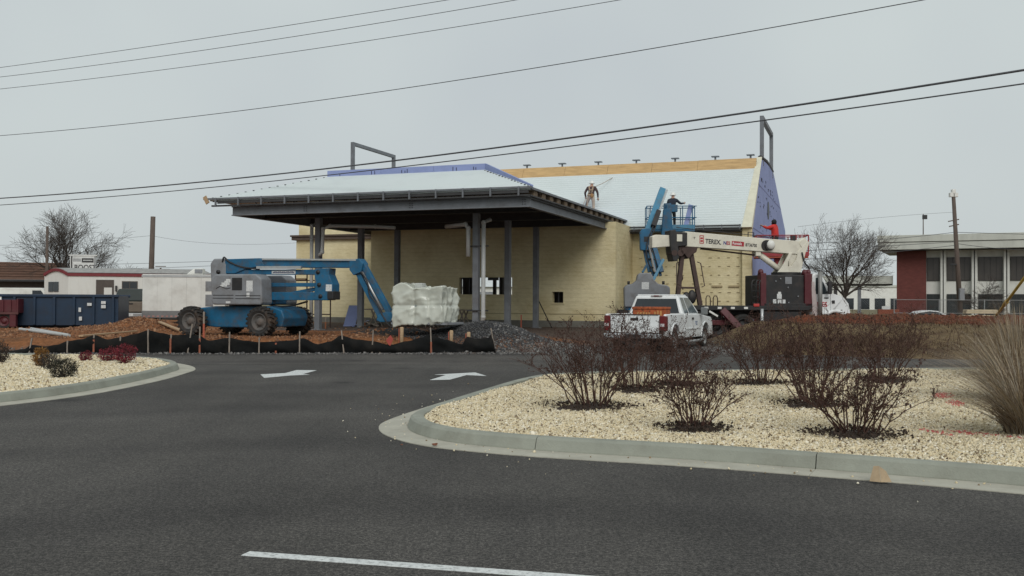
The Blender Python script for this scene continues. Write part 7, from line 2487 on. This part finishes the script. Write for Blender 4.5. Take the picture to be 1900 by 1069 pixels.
CR = [(0.16, 0.010, 0.022), (0.22, 0.018, 0.03), (0.09, 0.008, 0.016)]
leafy('smallest crimson shrub, leftmost of the three red ones', 160, 671, 25, 20, 900, 0.035, CR, 101)
leafy('middle crimson shrub, partly behind the largest red one', 203, 672, 40, 28, 1400, 0.04, CR, 102)
leafy('largest crimson shrub, rightmost on the left island', 231, 675, 42, 38, 1800, 0.04, CR, 103)
leafy('golden-brown feathery shrub on the left island', 75, 680, 28, 36, 1500, 0.04, [(0.22, 0.10, 0.018), (0.30, 0.15, 0.03), (0.12, 0.055, 0.015)], 104, 0.5)
leafy('grey-brown shrub between the golden and dark evergreen ones', 92, 687, 38, 32, 1300, 0.035, [(0.045, 0.035, 0.026), (0.07, 0.05, 0.035), (0.025, 0.02, 0.016)], 105, 0.4)
leafy('dark evergreen mound nearest the kerb on the left island', 117, 703, 52, 38, 2600, 0.032, [(0.014, 0.016, 0.009), (0.022, 0.024, 0.012), (0.03, 0.022, 0.012)], 106, 0.6)
leafy('dark spiky shrub cut by the left picture edge', 0, 676, 34, 42, 1500, 0.04, [(0.03, 0.022, 0.016), (0.05, 0.03, 0.02)], 107, 0.5)

# ---------------------------------------------------------------- rough dry growth on the bank
rg = np.random.default_rng(77)
n = 15000
bx = rg.uniform(6.8, 20, n)
by = rg.uniform(27.0, 35.0, n)
keep = np.array([by[i] > edge_y(bx[i]) + 0.25 and noise.noise(Vector((bx[i] * 0.7, by[i] * 0.9, 5))) + 0.25 > rg.uniform(-0.6, 0.6) and not (bx[i] > 9.8 and by[i] > 33.3 + 0.3 * math.sin(bx[i] * 2.1)) and bx[i] - 7.1 > (34 - by[i]) * 0.05 for i in range(n)])
bx, by = bx[keep], by[keep]
n = len(bx)
hz = np.array([H(bx[i], by[i]) for i in range(n)])
clump = np.array([noise.noise(Vector((bx[i] * 1.5, by[i] * 1.5, 2))) for i in range(n)])
hh = rg.uniform(0.04, 0.14, n) * (1 + 1.0 * np.maximum(0, clump)) * np.where(bx < 10, 1.0, 0.8)
a = rg.uniform(0, 2 * math.pi, n)
B = np.stack([bx, by, hz - 0.02], 1)
tipv = B + np.stack([np.cos(a) * hh * 0.7, np.sin(a) * hh * 0.7, hh], 1)
sd = np.stack([np.sin(a), -np.cos(a), np.zeros(n)], 1) * 0.012
mid = (B + tipv) / 2 + np.array([0, 0, 1]) * (hh * 0.15)[:, None]
V = np.stack([B - sd, B + sd, mid + sd * 0.7, mid - sd * 0.7, tipv + sd * 0.1, tipv - sd * 0.1], 1).reshape(-1, 3)
F = (np.arange(n)[:, None, None] * 6 + np.array([[(0, 1, 2, 3), (3, 2, 4, 5)]])).reshape(-1, 4)
wm = [mat('bank_straw', (0.155, 0.108, 0.055), 0.9, 0, 0.25, 2), mat('bank_brown', (0.095, 0.055, 0.030), 0.9, 0, 0.3, 2), mat('bank_dark', (0.035, 0.020, 0.014), 0.9, 0, 0.3, 2)]
kd = np.where(clump > 0.12, rg.choice(3, n, p=[0.2, 0.45, 0.35]), rg.choice(3, n, p=[0.6, 0.3, 0.1]))
tag(np_mesh('dry_bank_grass', V, F, wm, np.repeat(kd, 2)), 'rough dry brown grass and weeds covering the bank at right', 'grass', kind='stuff')
# upright weed stalks on the bank
m = MB()
rd = random.Random(5)
for k in range(420):
    x, y = rd.uniform(7.4, 17), rd.uniform(27.6, 33.8)
    if y < edge_y(x) + 0.4 or noise.noise(Vector((x * 0.8, y * 0.8, 31))) < -0.05: continue
    z = H(x, y)
    h = rd.uniform(0.18, 0.5)
    d = Vector((rd.gauss(0, 0.18), rd.gauss(0, 0.18), 1)) * h
    b_ = Vector((x, y, z))
    m.tube([b_, b_ + d * 0.6, b_ + d], [0.006, 0.005, 0.003], 3, cap=False)
    for q in range(4):
        t = rd.uniform(0.35, 0.95)
        e = Vector((rd.gauss(0, 0.09), rd.gauss(0, 0.09), rd.uniform(0.03, 0.12)))
        m.tube([b_ + d * t, b_ + d * t + e], [0.004, 0.003], 3, cap=False)
tag(m.build('weed_stalks', cane, fix=False), 'thin dark dead weed stalks standing on the bank', 'weeds', kind='stuff')


# ---------------------------------------------------------------- loose stone and clods
def scatter_stones(name, label, cat, P, size, mats_, seed, flat=0.7):
    rg = np.random.default_rng(seed)
    n = len(P)
    base = np.array([(1, 0, 0), (-1, 0, 0), (0, 1, 0), (0, -1, 0), (0, 0, 1), (0, 0, -1)], float)
    s = size * rg.lognormal(0, 0.4, n)
    X, Y = quat_frames(n, rg)
    Z = np.cross(X, Y)
    sc = np.stack([s, s * rg.uniform(0.6, 0.95, n), s * rg.uniform(0.45, 0.8, n) * flat / 0.7], 1)
    L = base[None] * sc[:, None, :] * rg.uniform(0.75, 1.25, (n, 6, 1))
    W = L[..., 0:1] * X[:, None] + L[..., 1:2] * Y[:, None] + L[..., 2:3] * Z[:, None] + P[:, None]
    tri = np.array([(0, 2, 4), (2, 1, 4), (1, 3, 4), (3, 0, 4), (2, 0, 5), (1, 2, 5), (3, 1, 5), (0, 3, 5)])
    F = (np.arange(n)[:, None, None] * 6 + tri[None]).reshape(-1, 3)
    return tag(np_mesh(name, W.reshape(-1, 3), F, mats_, np.repeat(rg.integers(0, len(mats_), n), 8)), label, cat, kind='stuff')


greyst = [mat('grey_stone', (0.13, 0.125, 0.12), 0.9, 0, 0.2, 3), mat('dark_stone', (0.055, 0.055, 0.055), 0.9, 0, 0.2, 3), mat('pale_grey_stone', (0.20, 0.19, 0.18), 0.9, 0, 0.2, 3)]
rg = np.random.default_rng(3)
# gravel verge and drive
n = 9000
x = np.concatenate([rg.uniform(-16, 0, n // 3), rg.uniform(-1.0, 7.6, 2 * n // 3)])
y = np.array([edge_y(v) for v in x]) + np.concatenate([rg.normal(0.05, 0.22, n // 3), rg.exponential(1.6, 2 * n // 3) - 0.15])
k = (y < 37) & ~((x < -0.6) & (y > 31))
x, y = x[k], y[k]
z = np.array([max(0.0, H(a_, b_)) for a_, b_ in zip(x, y)]) + 0.012
scatter_stones('verge_gravel', 'grey gravel spilled along the asphalt edge and across the site drive', 'gravel', np.stack([x, y, z], 1), 0.028, greyst, 1)
# stone heap
n = 11000
a = rg.uniform(0, 2 * math.pi, n)
r_ = 2.5 * np.sqrt(rg.uniform(0, 1, n))
x, y = -1.2 + r_ * np.cos(a), 32.0 + r_ * 0.85 * np.sin(a)
k = np.array([b_ > edge_y(a_) + 0.3 for a_, b_ in zip(x, y)])
x, y = x[k], y[k]
z = np.array([H(a_, b_) for a_, b_ in zip(x, y)]) + 0.012
scatter_stones('heap_stones', 'dark crushed stone on the heap behind the silt fence', 'gravel', np.stack([x, y, z], 1), 0.024, [greyst[1], mat('heap_grey_stone', (0.085, 0.085, 0.085), 0.9, 0, 0.2, 3), mat('blue_black_stone', (0.035, 0.037, 0.042), 0.85, 0, 0.2, 3)], 2)
# soil clods on the left
soil = [mat('soil_clod', (0.22, 0.095, 0.042), 0.95, 0, 0.25, 3), mat('dark_soil_clod', (0.12, 0.055, 0.028), 0.95, 0, 0.25, 3), mat('pale_soil_clod', (0.28, 0.15, 0.08), 0.95, 0, 0.25, 3)]
n = 6000
x = np.concatenate([rg.uniform(-22, -2.5, n // 2), rg.normal(-14.7, 1.6, n // 2)])
y = np.concatenate([30 + rg.exponential(3.5, n // 2), rg.normal(38.3, 1.2, n // 2)])
k = np.array([b_ > edge_y(a_) + 0.5 and b_ < 48 for a_, b_ in zip(x, y)])
x, y = x[k], y[k]
z = np.array([H(a_, b_) for a_, b_ in zip(x, y)]) + 0.005
scatter_stones('soil_clods', 'orange-brown soil clods strewn over the dirt on the left', 'soil', np.stack([x, y, z], 1), 0.042, soil, 4)
# red soil on the bank top
n = 2500
x = rg.uniform(9.6, 19, n)
y = rg.uniform(33.4, 36.6, n)
z = np.array([H(a_, b_) for a_, b_ in zip(x, y)])
scatter_stones('bank_clods', 'red soil clods along the top of the bank at right', 'soil', np.stack([x, y, z], 1), 0.05, [mat('red_clod', (0.13, 0.045, 0.024), 0.95, 0, 0.25, 3), soil[1]], 6)
# pebbles that have strayed onto gutter and asphalt
L_ = [p for p in RLINE if p.y < 20]
P = []
for k in range(520):
    p = random.choice(L_)
    o_ = random.choice([random.gauss(0.36, 0.05), random.gauss(0.2, 0.2), random.gauss(-0.25, 0.5)])
    q = p + Vector((random.gauss(0, 0.15), random.gauss(0, 0.15)))
    c = Vector((3.2, 14.5))
    d = (c - q).normalized()
    w = q + d * o_ * 0.8
    P.append((w.x, w.y, 0.015))
P = np.array(P)
P = P[rg.uniform(0, 1, len(P)) < 0.5]
scatter_stones('stray_pebbles', 'pale pebbles strayed onto the gutter and asphalt beside the right island', 'gravel', P, 0.010, stone_mats[:4], 8)

# dead leaves and bark flecks lying on the stone beds
n = 1500
x = rg.uniform(-1.2, 9, n)
y = rg.uniform(8.5, 21.5, n)
bed = [tuple(p) for p in offset_line(RLINE, 0.6)] + [(10.6, 5.3), (17, 8), (17, 23)]
k = point_in(bed, x, y)
P = np.stack([x, y, np.full(n, 0.148)], 1)[k]
V, F = leaf_arrays(P, 0.032, rg, 0.6)
tag(np_mesh('leaf_flecks', V, F, [mulch, cane2, MATS['brown_chip']], rg.integers(0, 3, len(P))), 'dead leaf and bark flecks scattered on the right gravel bed', 'leaves', kind='stuff')

# ---------------------------------------------------------------- litter
p = gp(1632, 893, 0.02)
o = thing('paper_bag', 'crumpled tan paper bag lying against the right island kerb', 'paper bag', p, R(-20))
paper = mat('tan_paper', (0.36, 0.27, 0.17), 0.9, 0, 0.15, 12)
m = MB(); m.hexa([(-0.085, -0.03, 0), (0.01, -0.05, 0), (0.01, -0.04, 0), (-0.085, -0.02, 0)], [(-0.05, 0.035, 0.125), (-0.005, 0.03, 0.13), (-0.005, 0.04, 0.13), (-0.05, 0.045, 0.125)]); m.build('front_fold', paper, o)
m = MB(); m.hexa([(0.012, -0.05, 0), (0.10, -0.01, 0), (0.10, 0.0, 0), (0.012, -0.04, 0)], [(-0.003, 0.03, 0.128), (0.055, 0.045, 0.085), (0.055, 0.055, 0.085), (-0.003, 0.04, 0.128)]); m.build('side_fold', paper, o)
for (px, py, lab) in ((806, 827, 'curled reddish dead leaf resting at the island kerb tip'), (745, 826, 'small dark dead leaf on the gutter at the island tip')):
    p = gp(px, py, 0.016)
    m = MB()
    s_ = 0.07 if 'reddish' in lab else 0.03
    vs = []
    for i in range(5):
        t = i / 4
        w_ = math.sin(math.pi * (0.12 + 0.8 * t)) * 0.45 * s_
        z = 0.35 * s_ * (t - 0.4) ** 2 * 3
        vs += [(s_ * (t - 0.5), -w_, z + 0.3 * w_), (s_ * (t - 0.5), 0, z), (s_ * (t - 0.5), w_, z + 0.5 * w_)]
    fs = [(3 * i + q, 3 * i + 3 + q, 3 * i + 4 + q, 3 * i + 1 + q) for i in range(4) for q in range(2)]
    m.add(vs, fs)
    tag(m.build('dead_leaf', mat('dead_leaf', (0.16, 0.06, 0.03), 0.8, 0, 0.3, 20), loc=p, rot=(0.2, 0.1, 0.7)), lab, 'leaf')
for (px, py, lab) in ((1698, 612, 'white scrap of litter on the bank below the sedan'), (1727, 636, 'small white scrap of litter on the bank near the shrubs')):
    p = gpH(px, py)
    m = MB(); m.hexa([(-0.16, -0.05, 0.02), (0.16, -0.04, 0.0), (0.14, 0.05, 0.02), (-0.15, 0.06, 0.03)], [(-0.15, -0.04, 0.10), (0.14, -0.03, 0.06), (0.12, 0.06, 0.10), (-0.12, 0.06, 0.12)])
    tag(m.build('litter_scrap', decal, loc=p), lab, 'litter')
